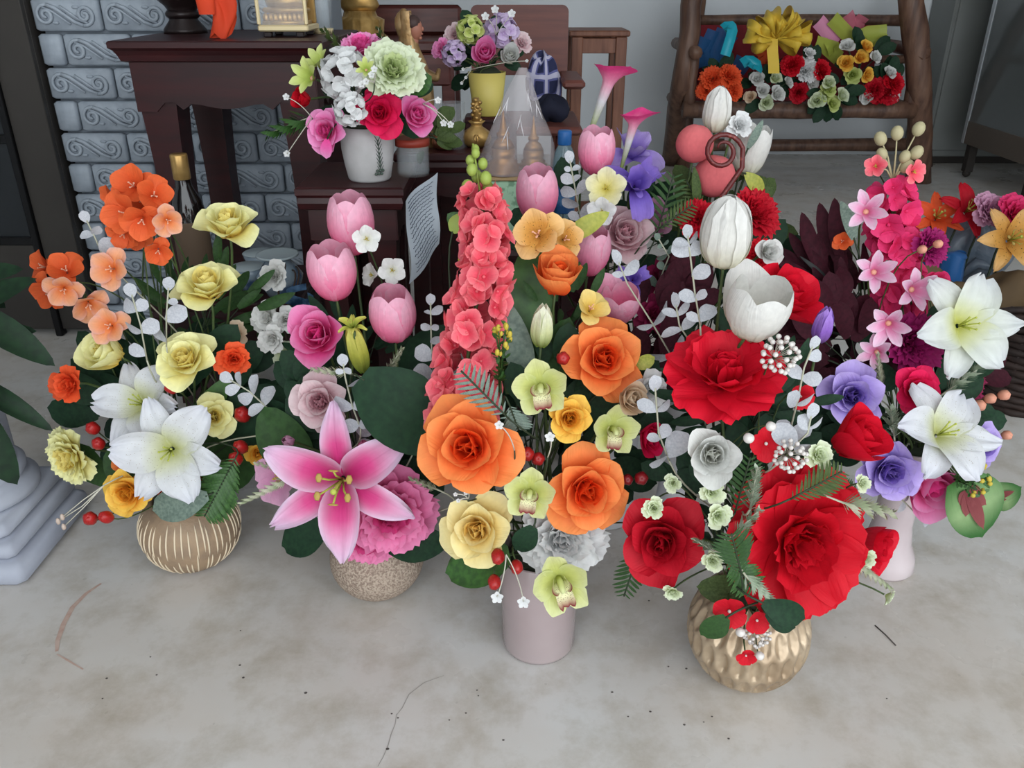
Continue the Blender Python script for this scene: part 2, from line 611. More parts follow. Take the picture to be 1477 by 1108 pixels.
def altar_table(label, x0, x1, y0, y1, z, leg=0.05, apron=0.075, over=0.025, back=False):
    t = thing('altar_table', label, 'table', ((x0 + x1) / 2, (y0 + y1) / 2, 0))
    cx, cy = (x0 + x1) / 2, (y0 + y1) / 2
    hx, hy = (x1 - x0) / 2, (y1 - y0) / 2
    # top with an ogee lip
    prof = [(0, z - 0.045), (0.008, z - 0.042), (0.012, z - 0.03), (over * 0.7, z - 0.02), (over, z - 0.014), (over, z - 0.003), (over - 0.004, z)]
    mb = MB()
    vs, fs = [], []
    for d, zz in prof:
        vs += [(-hx - d, -hy - d, zz), (hx + d, -hy - d, zz), (hx + d, hy + d, zz), (-hx - d, hy + d, zz)]
    for j in range(len(prof) - 1):
        for i in range(4):
            a, b = 4 * j + i, 4 * j + (i + 1) % 4
            fs.append((a, b, b + 4, a + 4))
    fs += [(3, 2, 1, 0), tuple(4 * (len(prof) - 1) + i for i in range(4))]
    mb.add(vs, fs)
    mb.obj('table_top', m_wood, t, False)
    zt = z - 0.045
    # scalloped aprons
    def apron_outline(L):
        pts = [(-L / 2, zt), (-L / 2, zt - apron)]
        n = 16
        for i in range(n + 1):
            u = i / n
            d = apron * (1.0 - 0.22 * sin(pi * min(1, u * 5)) * (u < .2) - 0.22 * sin(pi * min(1, (1 - u) * 5)) * (u > .8) - 0.16 * (1 if .2 <= u <= .8 else 0) + 0.10 * max(0, cos((u - .5) * 2 * pi * 1.2)) * (.3 < u < .7))
            pts.append((-L / 2 + leg * 0.5 + (L - leg) * u, zt - d))
        pts += [(L / 2, zt - apron), (L / 2, zt)]
        return pts[::-1]
    for sy in (-1, 1):
        MB().prism(apron_outline(2 * hx - 0.01), -0.009, 0.009).obj('apron', m_wood, t, False, T((0, sy * (hy - 0.012), 0)))
    for sx in (-1, 1):
        MB().prism(apron_outline(2 * hy - 0.01), -0.009, 0.009).obj('apron', m_wood, t, False, T((sx * (hx - 0.012), 0, 0)) @ Matrix.Rotation(pi / 2, 4, 'Z'))
    if back:
        MB().box((-hx + .01, hy - .03, .04), (hx - .01, hy - .022, zt - .01)).obj('added_back_board', m_wood, t, False)  # dark panel added to black out the bright gap under the table
    # legs: square, full at the knee, hollowed below, hooked at the foot
    for sx in (-1, 1):
        for sy in (-1, 1):
            mb = MB()
            n = 14
            vs, fs = [], []
            for j in range(n + 1):
                u = j / n
                zz = (zt - 0.002) * (1 - u)
                w = leg * (1.1 - 0.35 * sin(pi * min(1, u * 1.15)) + (0.18 if u > .92 else 0))
                off = 0.012 * sin(pi * u * 1.2) - (0.012 if u > .9 else 0)
                ox, oy = sx * (hx - 0.004), sy * (hy - 0.004)
                xa, xb = ox - sx * off, ox - sx * (off + w)
                ya, yb = oy - sy * off, oy - sy * (off + w)
                q = [(xa, ya, zz), (xb, ya, zz), (xb, yb, zz), (xa, yb, zz)]
                vs += q if sx * sy > 0 else q[::-1]
            for j in range(n):
                for i in range(4):
                    a, b = 4 * j + i, 4 * j + (i + 1) % 4
                    fs.append((a, b, b + 4, a + 4))
            fs += [(0, 1, 2, 3), tuple(4 * n + i for i in (3, 2, 1, 0))]
            mb.add(vs, fs)
            smoothsharp(mb.obj('leg', m_wood, t))
    return t

ZA, ZB, ZC = 0.882, 0.652, 0.655
A_Y0, A_Y1 = 1.95, 2.36
altar_table('tall dark red altar table holding the orange cloth and glass case', XP(176, A_Y0, ZA), XP(452, A_Y0, ZA), A_Y0, A_Y1, ZA, 0.085, 0.105)
B_Y0, B_Y1 = 1.56, 1.78
altar_table('small dark altar table with the white flower pot and the taped note', XP(437, B_Y0, ZB), XP(572, B_Y0, ZB), B_Y0, B_Y1, ZB, 0.06, 0.06, 0.014, True)
C_Y0, C_Y1 = 1.88, 2.30
altar_table('dark altar table carrying the yellow pot and gold money bag', XP(575, C_Y0, ZC), XP(738, C_Y0, ZC), C_Y0, C_Y1, ZC, 0.05, 0.06, 0.012, True)
ZK = 0.52
K_Y0, K_Y1 = 1.80, 1.872
altar_table('narrow low altar table under the green box and water bottle', XP(690, 1.80, ZK), XP(838, 1.80, ZK), 1.66, 1.845, ZK, 0.04, 0.05, 0.008, True)
ZL = 0.40
L_Y0, L_Y1 = 1.62, 1.86
altar_table('low dark altar table under the bottle and china vase', XP(225, L_Y0, ZL), XP(424, L_Y0, ZL), L_Y0, L_Y1, ZL, 0.05, 0.06, 0.012)

# back table and its drawer behind the gold statue
t = thing('side_table', 'red brown wooden table with raised back behind the gold robed statue', 'table', (XP(600, 2.75, .9), 2.9, 0))
ox = t.location.x
tw = XP(655, 2.75, .9) - XP(555, 2.75, .9)
def loc_box(parent, name, m, lo, hi, bev=0.006):
    return smoothsharp(MB().box(lo, hi, bev).obj(name, m, parent))
x0 = XP(486, 2.75, .9) - ox; x1 = XP(657, 2.75, .9) - ox
loc_box(t, 'table_top', m_wood2, (x0, -0.15, 0.80), (x1, 0.2, 0.83))
loc_box(t, 'back_panel', m_wood2, (x0, 0.17, 0.83), (x1, 0.2, 0.925), 0.012)
loc_box(t, 'drawer', m_wood2, (x0 + 0.02, -0.148, 0.70), (x1 - 0.02, 0.14, 0.797))
for sx in (x0 + 0.01, x1 - 0.05):
    for sy in (-0.14, 0.15):
        loc_box(t, 'leg', m_wood2, (sx, sy, 0), (sx + 0.04, sy + 0.04, 0.80), 0.003)

# taped note on the side of the small altar table
m_paper = mat('note_paper', '#c9d2dc', 0.8)
m_ink = mat('pen_ink', '#4a5468', 0.8)
nc = [P(590, 410, 1.548), P(637, 352, 1.66), P(583, 290, 1.548), P(626, 248, 1.66)]
nt_ = thing('paper_note', 'sheet of paper with rows of handwriting taped to the table corner', 'paper', nc[0])
def note_pt(u, v, off=0.0):
    q = nc[0].lerp(nc[1], u).lerp(nc[2].lerp(nc[3], u), v) - nc[0]
    nrm = Vector((.9, -.45, 0))
    return q + nrm * (.006 * sin(u * 5 + v * 3) + .004 * sin(v * 7) + off)
MB().grid(lambda u, v: note_pt(u, v), 8, 10).obj('sheet', m_paper, nt_)
random.seed(9)
ink = MB()
for r_ in range(17):
    v = 0.93 - r_ * 0.052
    u0, u1 = 0.08 + random.random() * 0.08, 0.8 + random.random() * 0.14
    n = 26
    pts = []
    for i in range(n + 1):
        u = u0 + (u1 - u0) * i / n
        q = note_pt(u, v + 0.014 * sin(i * 2.1 + r_) * random.random(), 0.0014)
        pts.append(q)
    ink.tube(pts, 0.0006, 4)
ink.obj('handwriting', m_ink, nt_)

# ---------------------------------------------------------------- things on the altar tables
m_gold = mat('gold_leaf', '#b3946a', 0.4, 0.6, col2='#8a6a42', scale=40, bump=0.3, bscale=60)
m_gold2 = mat('bright_gold', '#c4a064', 0.35, 0.65, col2='#a07c44', scale=30)
m_brass = mat('dull_brass', '#a5773f', 0.38, 0.7, col2='#7a5228', scale=18)
m_dark = mat('dark_bronze', '#241a1a', 0.35, 0.3)
m_orange_cloth = mat('orange_cloth', '#d8431d', 0.75, col2='#c23513', scale=8, bump=0.2, bscale=20)
m_glass = mat('clear_glass', '#c8d0d4', 0.05, alpha=0.14, coat=.4)

def onz(px, D, z):
    return Vector((XP(px, D, z), D, z))

p = onz(268, 2.22, ZA)
t = thing('bronze_bowl', 'dark footed bronze bowl beside the orange cloth', 'bowl', p)
MB().lathe([(0.052, 0), (0.05, 0.01), (0.034, 0.03), (0.033, 0.05), (0.04, 0.062), (0.066, 0.085), (0.078, 0.115), (0.08, 0.15), (0.07, 0.185), (0.064, 0.2), (0.07, 0.212), (0.06, 0.21), (0.056, 0.19), (0.0, 0.12)], 32).obj('bowl_body', m_dark, t)
MB().lathe([(0.036, 0.034), (0.041, 0.04), (0.041, 0.046), (0.036, 0.052)], 28).obj('foot_ring', m_dark, t)

# orange cloth tied as a drape hanging from a stand
p = onz(318, 2.02, ZA)
t = thing('orange_cloth', 'bright orange folded monk cloth hanging beside the dark bowl', 'cloth', p)
def drape(u, v):
    a = u * 2 * pi
    w = 0.034 + 0.012 * sin(a * 3 + v * 5) + 0.006 * sin(a * 5 - v * 9)
    w *= (0.55 + 0.75 * v) if v < .6 else 1.0
    return (w * 1.05 * cos(a) + 0.012 * sin(v * 7), w * 0.6 * sin(a), 0.004 + 0.2 * v + 0.012 * sin(a * 2))
MB().grid(drape, 28, 14, True).obj('drape', m_orange_cloth, t)
def fold(u, v):
    a = (u - .5) * pi * 1.5
    r = 0.018 + 0.012 * v
    return (-0.012 + r * sin(a), -0.028 - 0.012 * cos(a) - 0.01 * v, 0.05 + 0.13 * v)
MB().grid(fold, 10, 8).obj('fold', m_orange_cloth, t)

# glass case with a gold relief and a pale frame
p = onz(414, 2.08, ZA)
m_frame_w = mat('cream_gilt_frame', '#d9c79c', 0.4, 0.2)
t = thing('display_case', 'small gilt framed glass case with golden relief inside', 'display case', p)
w2 = XP(450, 2.08, ZA) - p.x
loc_box(t, 'base', m_frame_w, (-w2, -0.03, 0.012), (w2, 0.09, 0.026), 0.003)
for sx in (-w2, w2 - 0.008):
    loc_box(t, 'post', m_frame_w, (sx, -0.03, 0.026), (sx + 0.008, -0.022, 0.27), 0.002)
loc_box(t, 'lid', m_frame_w, (-w2, -0.03, 0.27), (w2, 0.09, 0.282), 0.003)
loc_box(t, 'backing', m_gold2, (-w2 + 0.004, 0.075, 0.026), (w2 - 0.004, 0.088, 0.27), 0.002)
mb = MB()
for i in range(9):
    mb.ball((-w2 + 0.014 + i * (2 * w2 - 0.028) / 8, 0.0, 0.04), 0.008, 8, 5, (1, .8, 1.3))
mb.box((-w2 + 0.008, -0.012, 0.026), (w2 - 0.008, 0.05, 0.034))
mb.box((-w2 + 0.008, -0.006, 0.05), (w2 - 0.008, 0.05, 0.062), 0.004)
mb.obj('lotus_plinth', m_gold2, t)
MB().lathe([(0.045, 0.062), (0.05, 0.075), (0.038, 0.095), (0.03, 0.12), (0.034, 0.15), (0.016, 0.17), (0.02, 0.19), (0.012, 0.21), (0.0, 0.225)], 20, (0, .03, 0), .7).obj('golden_figure', m_gold2, t)
for sx in (-w2 + .012, w2 - 0.03):
    for sy in (-0.028, 0.07):
        loc_box(t, 'foot', m_dark, (sx, sy, 0), (sx + 0.018, sy + 0.016, 0.012), 0.002)
loc_box(t, 'pane', mat('case_glass', '#ffffff', 0.02, alpha=0.12), (-w2 + 0.008, -0.028, 0.026), (w2 - 0.008, -0.026, 0.27), 0)

p = onz(467, 2.2, ZA)
t = thing('glass_cup', 'clear ribbed glass standing behind the gilt case', 'glass', p)
MB().lathe([(0.0, 0.002), (0.022, 0.002), (0.026, 0.07), (0.03, 0.13), (0.027, 0.13), (0.023, 0.07), (0.019, 0.008), (0.0, 0.008)], 24).obj('cup', m_glass, t)
MB().lathe([(0.0225, 0), (0.0245, 0.012), (0.0225, 0.012)], 24).obj('foot_ring', m_frame_w, t)

# gold lotus-footed statue base on the back table
p = Vector((XP(522, 2.8, .83), 2.8, 0.83))
t = thing('gold_statue', 'seated gold statue on a pleated lotus base on back table', 'statue', p)
MB().lathe([(0.075, 0), (0.078, 0.012), (0.066, 0.02), (0.07, 0.06), (0.05, 0.07), (0.045, 0.085)], 48, fn=lambda a, v: 1 + 0.07 * abs(sin(a * 8))).obj('lotus_base', m_gold2, t)
MB().lathe([(0.05, 0.085), (0.062, 0.1), (0.05, 0.13), (0.04, 0.17), (0.045, 0.2), (0.022, 0.22), (0.028, 0.25), (0.02, 0.28), (0.006, 0.3), (0, 0.31)], 24, squash=.7).obj('seated_figure', m_gold2, t)

# gold robed statue with hood, face in profile
p = Vector((XP(606, 1.98, ZC), 1.98, ZC))
t = thing('robed_statue', 'slender gold robed and hooded statue with pale brown face', 'statue', p)
m_face = mat('statue_face', '#9a6350', 0.5)
hgt = P(598, 8, 1.98).z - ZC
def robe(u, v):
    a = u * 2 * pi
    z = hgt * 0.98 * v
    # silhouette widths up the figure: hem, hips, shoulders, neck, hood
    prof = [(0, .052), (.1, .05), (.3, .046), (.5, .043), (.62, .036), (.72, .025), (.80, .021), (.88, .026), (.95, .021), (1, .004)]
    for (v0, r0), (v1, r1) in zip(prof, prof[1:]):
        if v <= v1:
            r = r0 + (r1 - r0) * (v - v0) / (v1 - v0)
            break
    r *= 1 + 0.06 * sin(a * 7 + v * 14) * (v < .75) + 0.03 * sin(a * 11)
    lean = -0.022 * v * v
    return (lean + r * cos(a) * (1.05 if cos(a) < 0 else 0.85), r * 0.9 * sin(a), z)
MB().grid(robe, 28, 30, True).obj('robe', m_gold, t)
hz = hgt * 0.845
mb = MB().ball((0.0, -0.004, hz), 0.0185, 16, 11, (0.95, 0.9, 1.35))
mb.ball((0.0172, -0.005, hz - 0.001), 0.0034, 8, 6, (1.1, .8, 1.5))
mb.ball((0.0150, -0.005, hz - 0.011), 0.0036, 8, 5, (1, 1.2, .6))
mb.ball((0.0110, -0.004, hz - 0.019), 0.0055, 8, 5, (1, .9, .8))
mb.tube([(-.006, -.003, hz - .045), (-.002, -.003, hz - .015)], .011, 10)
mb.obj('face', m_face, t)
MB().ball((-0.0035, -0.004, hz + 0.010), 0.0195, 14, 9, (0.95, 0.95, 0.9)).obj('hood_shadow', mat('statue_hood_shadow', '#3a2622', .6), t)  # dark ball, its colour stands for the shadow between hood and face
MB().grid(lambda u, v: (-.012 + (.0245 + .002 * sin(u * 40)) * cos((u - .5) * 3.6 + pi) * (1 - .25 * v), -.004 + .026 * sin((u - .5) * 3.6 + pi) * (1 - .1 * v), hz - .05 + .085 * v), 16, 8).obj('veil', m_gold, t)
for s_, zq in ((-1, .52), (1, .50)):
    MB().tube([(-0.02, s_ * 0.03, hgt * .66), (0.01, s_ * 0.04, hgt * .52), (0.045, s_ * 0.012, hgt * .5), (0.05, s_ * .006, hgt * .56)], [0.016, 0.014, 0.008, 0.004], 8).obj('sleeve', m_gold, t)

# money-bag figures
def money_bag(label, px, py_bot, D, z, wpx, m, top_fig):
    p = onz(px, D, z)
    k = mpp(p + Vector((0, 0, .05))) * wpx
    t = thing('money_bag_figurine', label, 'figurine', p)
    MB().lathe([(0.0, 0), (0.3 * k, 0), (0.46 * k, 0.12 * k), (0.5 * k, 0.3 * k), (0.44 * k, 0.5 * k), (0.25 * k, 0.64 * k), (0.17 * k, 0.7 * k), (0.2 * k, 0.76 * k), (0.3 * k, 0.86 * k), (0.26 * k, 0.87 * k), (0.1 * k, 0.78 * k)], 28, squash=.85,
               fn=lambda a, v: 1 + 0.05 * sin(a * 9) * (v > .35)).obj('sack', m, t)
    mb = MB()
    mb.tube([(0.18 * k * cos(a), 0.16 * k * sin(a), 0.7 * k) for a in [i * pi / 8 for i in range(17)]], 0.025 * k, 6)
    mb.obj('tie_cord', m, t)
    mb = MB()
    mb.tube([(0.09 * k * cos(a), -0.42 * k, 0.36 * k + 0.11 * k * sin(a)) for a in [i * pi / 6 for i in range(13)]], 0.022 * k, 5)
    mb.tube([(0, -0.43 * k, 0.2 * k), (0, -0.44 * k, 0.52 * k)], 0.02 * k, 5)
    mb.obj('coin_emblem', m, t)
    if top_fig:
        mb = MB()
        random.seed(3)
        for i in range(16):
            a = i * 2.4
            mb.ball((0.12 * k * cos(a), 0.1 * k * sin(a), 0.88 * k + 0.045 * k * i), 0.09 * k, 8, 5, (1, 1, .8))
        mb.tube([(0, 0, .8 * k), (0, 0, 1.62 * k)], [.16 * k, .1 * k], 8)
        mb.obj('dragon_top', m, t)
    return t
money_bag('shiny gold money bag figurine below the yellow pot', 688, 205, 1.955, ZC, 42, m_gold2, True)
m_rose_gold = mat('rose_gold', '#a3694f', 0.3, 0.8, col2='#7c4636', scale=20)
money_bag('rose gold money bag figurine beside the red rimmed glass jar', 642, 250, 1.92, ZC, 38, m_rose_gold, False)

# glass jar with red rim, standing on small altar table
p = onz(597, 1.66, ZB)
t = thing('glass_jar', 'short clear glass jar with a red rim beside white pot', 'jar', p)
MB().lathe([(0.0, 0.001), (0.03, 0.001), (0.032, 0.01), (0.032, 0.06), (0.03, 0.062), (0.0295, 0.06), (0.0295, 0.006), (0, 0.006)], 28).obj('jar_body', m_glass, t)
MB().lathe([(0.03, 0.058), (0.034, 0.058), (0.034, 0.072), (0.03, 0.072)], 28).obj('red_rim', mat('red_wax', '#8f3426', 0.5), t)
p = onz(654, 1.935, ZC)
t = thing('glass_tumbler', 'tall clear glass tumbler behind the pink rose', 'glass', p)
MB().lathe([(0.0, 0.001), (0.026, 0.001), (0.029, 0.1), (0.0275, 0.1), (0.0245, 0.006), (0, 0.006)], 28).obj('tumbler', m_glass, t)

# brass stupas in a clear bag over a pale green box
p = onz(748, 1.745, ZK)
t = thing('speckled_box', 'pale green speckled box under the bagged brass stupas', 'box', p)
m_green_box = mat('green_speckle', '#9dbfa2', 0.7, col2='#6f9277', scale=60, lo=.5, hi=.6)
bz = P(740, 262, 1.69).z - ZK
loc_box(t, 'carton', m_green_box, (-0.07, -0.05, 0), (0.066, 0.075, bz), 0.003)
loc_box(t, 'lid', mat('tan_card', '#a58a63', 0.6), (-0.073, -0.053, bz), (0.069, 0.078, bz + 0.008), 0.002)
ztop = ZK + bz + 0.008
def stupa(label, px, D, hpx, wpx):
    p = Vector((XP(px, D, ztop), D, ztop))
    k = mpp(p)
    h, w = hpx * k, wpx * k / 2
    t = thing('brass_stupa', label, 'figurine', p)
    prof = [(1, 0), (1, .07), (.86, .09), (.9, .14), (.74, .16), (.76, .2), (.6, .24), (.66, .28), (.62, .4), (.45, .5), (.26, .55), (.34, .57), (.34, .62), (.2, .65), (.16, .75), (.09, .85), (.03, .97), (0, 1)]
    MB().lathe([(r * w, z * h) for r, z in prof[:9]], 28).obj('base', m_brass, t)
    MB().lathe([(r * w, z * h) for r, z in prof[8:]], 28).obj('spire', m_brass, t)
stupa('broad dull brass stupa inside the clear plastic bag', 726, 1.73, 92, 54)
stupa('ringed brass stupa at the right inside the clear bag', 769, 1.75, 78, 46)
m_film = mat('clear_film', '#d8cfd2', 0.12, alpha=0.26)
p = Vector((XP(745, 1.745, ztop), 1.745, ztop))
bag = thing('plastic_bag', 'clear crinkled plastic bag gathered to a peak over stupas', 'bag', p)
bh_ = P(752, 100, 1.745).z - ztop
def film(u, v):
    a = u * 2 * pi
    hw = [0.082, 0.078, 0.069, 0.057, 0.045, 0.034, 0.022, 0.008]
    q = v * 7
    i = min(6, int(q))
    r = hw[i] + (hw[i + 1] - hw[i]) * (q - i)
    r *= 1 + 0.05 * sin(a * 5 + v * 6) + 0.035 * sin(a * 9 - v * 11)
    return (r * cos(a) + 0.012 * v, 0.8 * r * sin(a), 0.003 + bh_ * v)
MB().grid(film, 36, 20, True).obj('film', m_film, bag)
random.seed(12)
m_crease = mat('film_crease', '#f2eef2', 0.2, alpha=.75)
for i in range(11):
    a = rad(200 + i * 13)
    u0 = a / (2 * pi)
    v0 = 0.25 + 0.5 * random.random()
    pts = [Vector(film(u0 + 0.02 * j * (1 if i % 2 else -1) / 3, min(.99, v0 + 0.05 * j))) * 1.0 for j in range(4)]
    MB().tube([(q.x * 1.01, q.y * 1.02 - .001, q.z) for q in pts], [0.0004, 0.0011, 0.001, 0.0004], 4).obj('crease', m_crease, bag)

# water bottle with a blue cap
p = onz(811, 1.75, ZK)
t = thing('water_bottle', 'small clear water bottle with blue cap and blue label', 'bottle', p)
kb = mpp(p)
btop = P(812, 188, 1.75).z - ZK
m_pet = mat('bottle_plastic', '#9db9c4', 0.08, trans=0.7, ior=1.33)
m_blue = mat('bottle_blue', '#1f5d9e', 0.4)
m_bluel = mat('bottle_label_blue', '#214f86', 0.5, col2='#5d8db5', scale=30, lo=.45, hi=.6)
R_ = 0.024
hb = btop
MB().lathe([(0, 0), (R_ * .95, 0), (R_, 0.008), (R_, hb * .6), (R_, hb * .68), (R_ * .85, hb * .78), (R_ * .5, hb * .87), (R_ * .45, hb * .9), (0, hb * .9)], 28).obj('bottle_body', m_pet, t)
MB().lathe([(R_ * 1.02, hb * .18), (R_ * 1.03, hb * .19), (R_ * 1.03, hb * .62), (R_ * 1.02, hb * .63)], 28).obj('label', m_bluel, t)
MB().lathe([(R_ * .56, hb * .86), (R_ * .6, hb * .87), (R_ * .6, hb * .985), (R_ * .54, hb), (0, hb)], 28, fn=lambda a, v: 1 + .02 * sin(a * 14)).obj('cap', m_blue, t)

# whisky-style bottle with gold cap and china vase, on low table
p = onz(289, 1.74, ZL)
t = thing('dark_bottle', 'dark glass bottle with a gold screw cap', 'bottle', p)
hb = P(288, 222, 1.74).z - ZL
m_darkglass = mat('dark_bottle_glass', '#14100f', 0.08, coat=.5)
MB().lathe([(0, 0), (0.034, 0), (0.036, 0.006), (0.036, hb * .56), (0.03, hb * .66), (0.017, hb * .76), (0.0145, hb * .84), (0.0145, hb * .9), (0, hb * .9)], 28).obj('bottle_body', m_darkglass, t)
MB().lathe([(0.0162, hb * .815), (0.0175, hb * .82), (0.0175, hb * .99), (0.0165, hb), (0, hb)], 28, fn=lambda a, v: 1 + .012 * sin(a * 20)).obj('cap', m_gold2, t)
MB().lathe([(0.0365, hb * .12), (0.0368, hb * .13), (0.0368, hb * .5), (0.0365, hb * .51)], 28).obj('label', mat('bottle_paper', '#5b4a3a', .7), t)

p = onz(407, 1.67, ZL)
t = thing('china_vase', 'blue and white china vase with wide flaring rim', 'vase', p)
hb = P(407, 368, 1.67).z - ZL
m_china = mat('blue_white_china', '#8fa0ad', 0.2, col2='#4d678c', scale=22, lo=.52, hi=.6, coat=.3)
MB().lathe([(0, 0), (0.03, 0), (0.032, 0.006), (0.045, hb * .3), (0.048, hb * .5), (0.034, hb * .75), (0.026, hb * .86), (0.032, hb * .95), (0.043, hb), (0.04, hb), (0.024, hb * .9), (0.02, hb * .8), (0, hb * .78)], 32).obj('vase_body', m_china, t)
MB().lathe([(0.039, hb - .002), (0.044, hb), (0.043, hb + .004), (0.039, hb + .003)], 32).obj('rim', mat('china_rim', '#a9b6bb', .25), t)
for i, (px, D) in enumerate(((362, 1.70), (378, 1.80))):
    p = onz(px, D, ZL)
    t = thing('china_bowl', ['small blue patterned china bowl beside the flaring vase', 'small china bowl tucked behind the patterned bowl'][i], 'bowl', p)
    MB().lathe([(0, 0), (0.018, 0), (0.018, 0.006), (0.03, 0.025), (0.036, 0.05), (0.034, 0.05), (0.026, 0.026), (0, 0.012)], 28).obj('bowl_body', m_china, t)
    MB().lathe([(0.0345, .049), (0.037, .05), (0.0345, .052)], 28).obj('rim', MATS['china_rim'], t)

# ---------------------------------------------------------------- wooden chair, stool, checked cloth
m_chair = mat('red_brown_chair_wood', '#6b3a30', 0.5, col2='#59302a', scale=5, stretch=(1, 12, 12))
m_stool = mat('worn_brown_wood', '#7a4f3b', 0.55, col2='#5d3626', scale=6, stretch=(8, 8, 1))
CD = 2.78
cx0, cx1 = XP(679, CD, .9), XP(820, CD, .9)
ztop_c, zbot_c = P(750, 7, CD).z, P(750, 108, CD).z
t = thing('wooden_chair', 'red brown wooden chair with broad plank backrest', 'chair', ((cx0 + cx1) / 2, CD - 0.12, 0))
hw = (cx1 - cx0) / 2
def rrect(w, h, r, n=5):
    pts = []
    for cxx, czz, a0 in ((w - r, h - r, 0), (-w + r, h - r, 90), (-w + r, -h + r, 180), (w - r, -h + r, 270)):
        pts += [(cxx + r * cos(rad(a0 + 90 * i / n)), czz + r * sin(rad(a0 + 90 * i / n))) for i in range(n + 1)]
    return pts
smoothsharp(MB().prism(rrect(hw, (ztop_c - zbot_c) / 2, 0.02), -0.012, 0.012).obj('backrest', m_chair, t, True, T((0, .12, (ztop_c + zbot_c) / 2)) @ Matrix.Rotation(rad(-4), 4, 'X')))
zs = 0.62
loc_box(t, 'seat', m_chair, (-hw - 0.01, -0.2, zs - 0.025), (hw + 0.03, 0.14, zs), 0.008)
for sx in (-hw + 0.02, hw - 0.03):
    MB().tube([(sx, .13, 0), (sx, .12, zs), (sx, .135, zbot_c + .12)], 0.016, 8).obj('leg', m_chair, t)
    MB().tube([(sx, -.17, 0), (sx, -.16, zs - .02)], 0.016, 8).obj('leg', m_chair, t)
    MB().tube([(sx, -.165, .25), (sx, .125, .25)], 0.010, 8).obj('stretcher', m_chair, t)

# arm block seen at the right of the chair
loc_box(t, 'armrest', m_chair, (hw - 0.03, -0.18, zs + 0.10), (hw + 0.035, 0.10, zs + 0.125), 0.008)

m_check = bpy.data.materials.new('blue_checked_cloth')
m_check.use_nodes = True
def _chk():
    N, L = m_check.node_tree.nodes, m_check.node_tree.links
    tc = N.new('ShaderNodeTexCoord')
    col = None
    ws = []
    for d in ('X', 'Y'):
        w = N.new('ShaderNodeTexWave')
        w.bands_direction = d
        w.inputs['Scale'].default_value = 2.2 if d == 'X' else 1.3
        L.new(tc.outputs['UV'], w.inputs[0])
        ws.append(w)
    ad = N.new('ShaderNodeMath'); ad.operation = 'MAXIMUM'
    L.new(ws[0].outputs['Fac'], ad.inputs[0]); L.new(ws[1].outputs['Fac'], ad.inputs[1])
    r = N.new('ShaderNodeValToRGB')
    r.color_ramp.interpolation = 'CONSTANT'
    r.color_ramp.elements[0].color = lin('#1c2146')
    r.color_ramp.elements[1].color = lin('#55578a'); r.color_ramp.elements[1].position = 0.62
    e = r.color_ramp.elements.new(0.88); e.color = lin('#b3b0c6')
    dv = N.new('ShaderNodeMath'); dv.operation = 'MULTIPLY'; dv.inputs[1].default_value = 1.0
    L.new(ad.outputs[0], dv.inputs[0]); L.new(dv.outputs[0], r.inputs[0])
    L.new(r.outputs[0], N['Principled BSDF'].inputs['Base Color'])
    N['Principled BSDF'].inputs['Roughness'].default_value = 0.85
_chk()
p = Vector((XP(782, 2.62, zs), 2.62, zs))
t = thing('checked_cloth', 'bundled navy and white checked cloth on the chair seat', 'cloth', p)
hb = P(787, 80, 2.64).z - zs
def bundle(u, v):
    a, b = u * 2 * pi, (v - .5) * pi
    r = 1 + 0.12 * sin(3 * a + 5 * v) + 0.07 * sin(7 * a - 9 * v)
    return (0.05 * r * cos(a) * cos(b) , 0.052 * r * sin(a) * cos(b), hb * 0.56 + hb * 0.46 * r * sin(b))
MB().grid(bundle, 30, 18, True).obj('bundle', m_check, t)
m_navy = mat('navy_cloth', '#16182c', .85)
MB().grid(lambda u, v: (0.02 + 0.06 * cos(u * 2 * pi) * sin(v * pi), -0.05 + 0.05 * sin(u * 2 * pi) * sin(v * pi), 0.035 - 0.035 * cos(v * pi) + 0.01 * sin(u * 19)), 20, 8, True).obj('hem_fold', m_navy, t)

SD = 3.25
t = thing('wooden_stool', 'tall plain wooden stool against the white wall', 'stool', (XP(861, SD, .8), SD, 0))
zst = P(860, 42, SD).z
hw = (XP(901, SD, .8) - XP(820, SD, .8)) / 2
loc_box(t, 'seat', m_stool, (-hw - 0.005, -hw, zst - 0.02), (hw + 0.005, hw * 1.3, zst), 0.004)
for sx in (-hw + .004, hw - .044):
    for sy in (-hw + .006, hw * 1.2 - .03):
        loc_box(t, 'leg', m_stool, (sx, sy, 0), (sx + 0.04, sy + 0.035, zst - 0.02), 0.003)
for z_, h_ in ((zst - 0.075, .05), (0.42, .05), (0.15, .04)):
    loc_box(t, 'rail', m_stool, (-hw + .03, -hw + .012, z_), (hw - .03, -hw + .03, z_ + h_), 0.002)
    loc_box(t, 'rail', m_stool, (-hw + .03, hw * 1.2 - .02, z_), (hw - .03, hw * 1.2 - .005, z_ + h_), 0.002)
# dark vertical conduit on the wall above the chair
tag(MB().tube([(XP(706, 5.38, 1.1), 5.385, 1.02), (XP(706, 5.38, 1.1), 5.385, 2.6)], 0.016, 8).obj('trim_1', mat('dark_trim', '#3a2a2c', .6)), kind='structure')

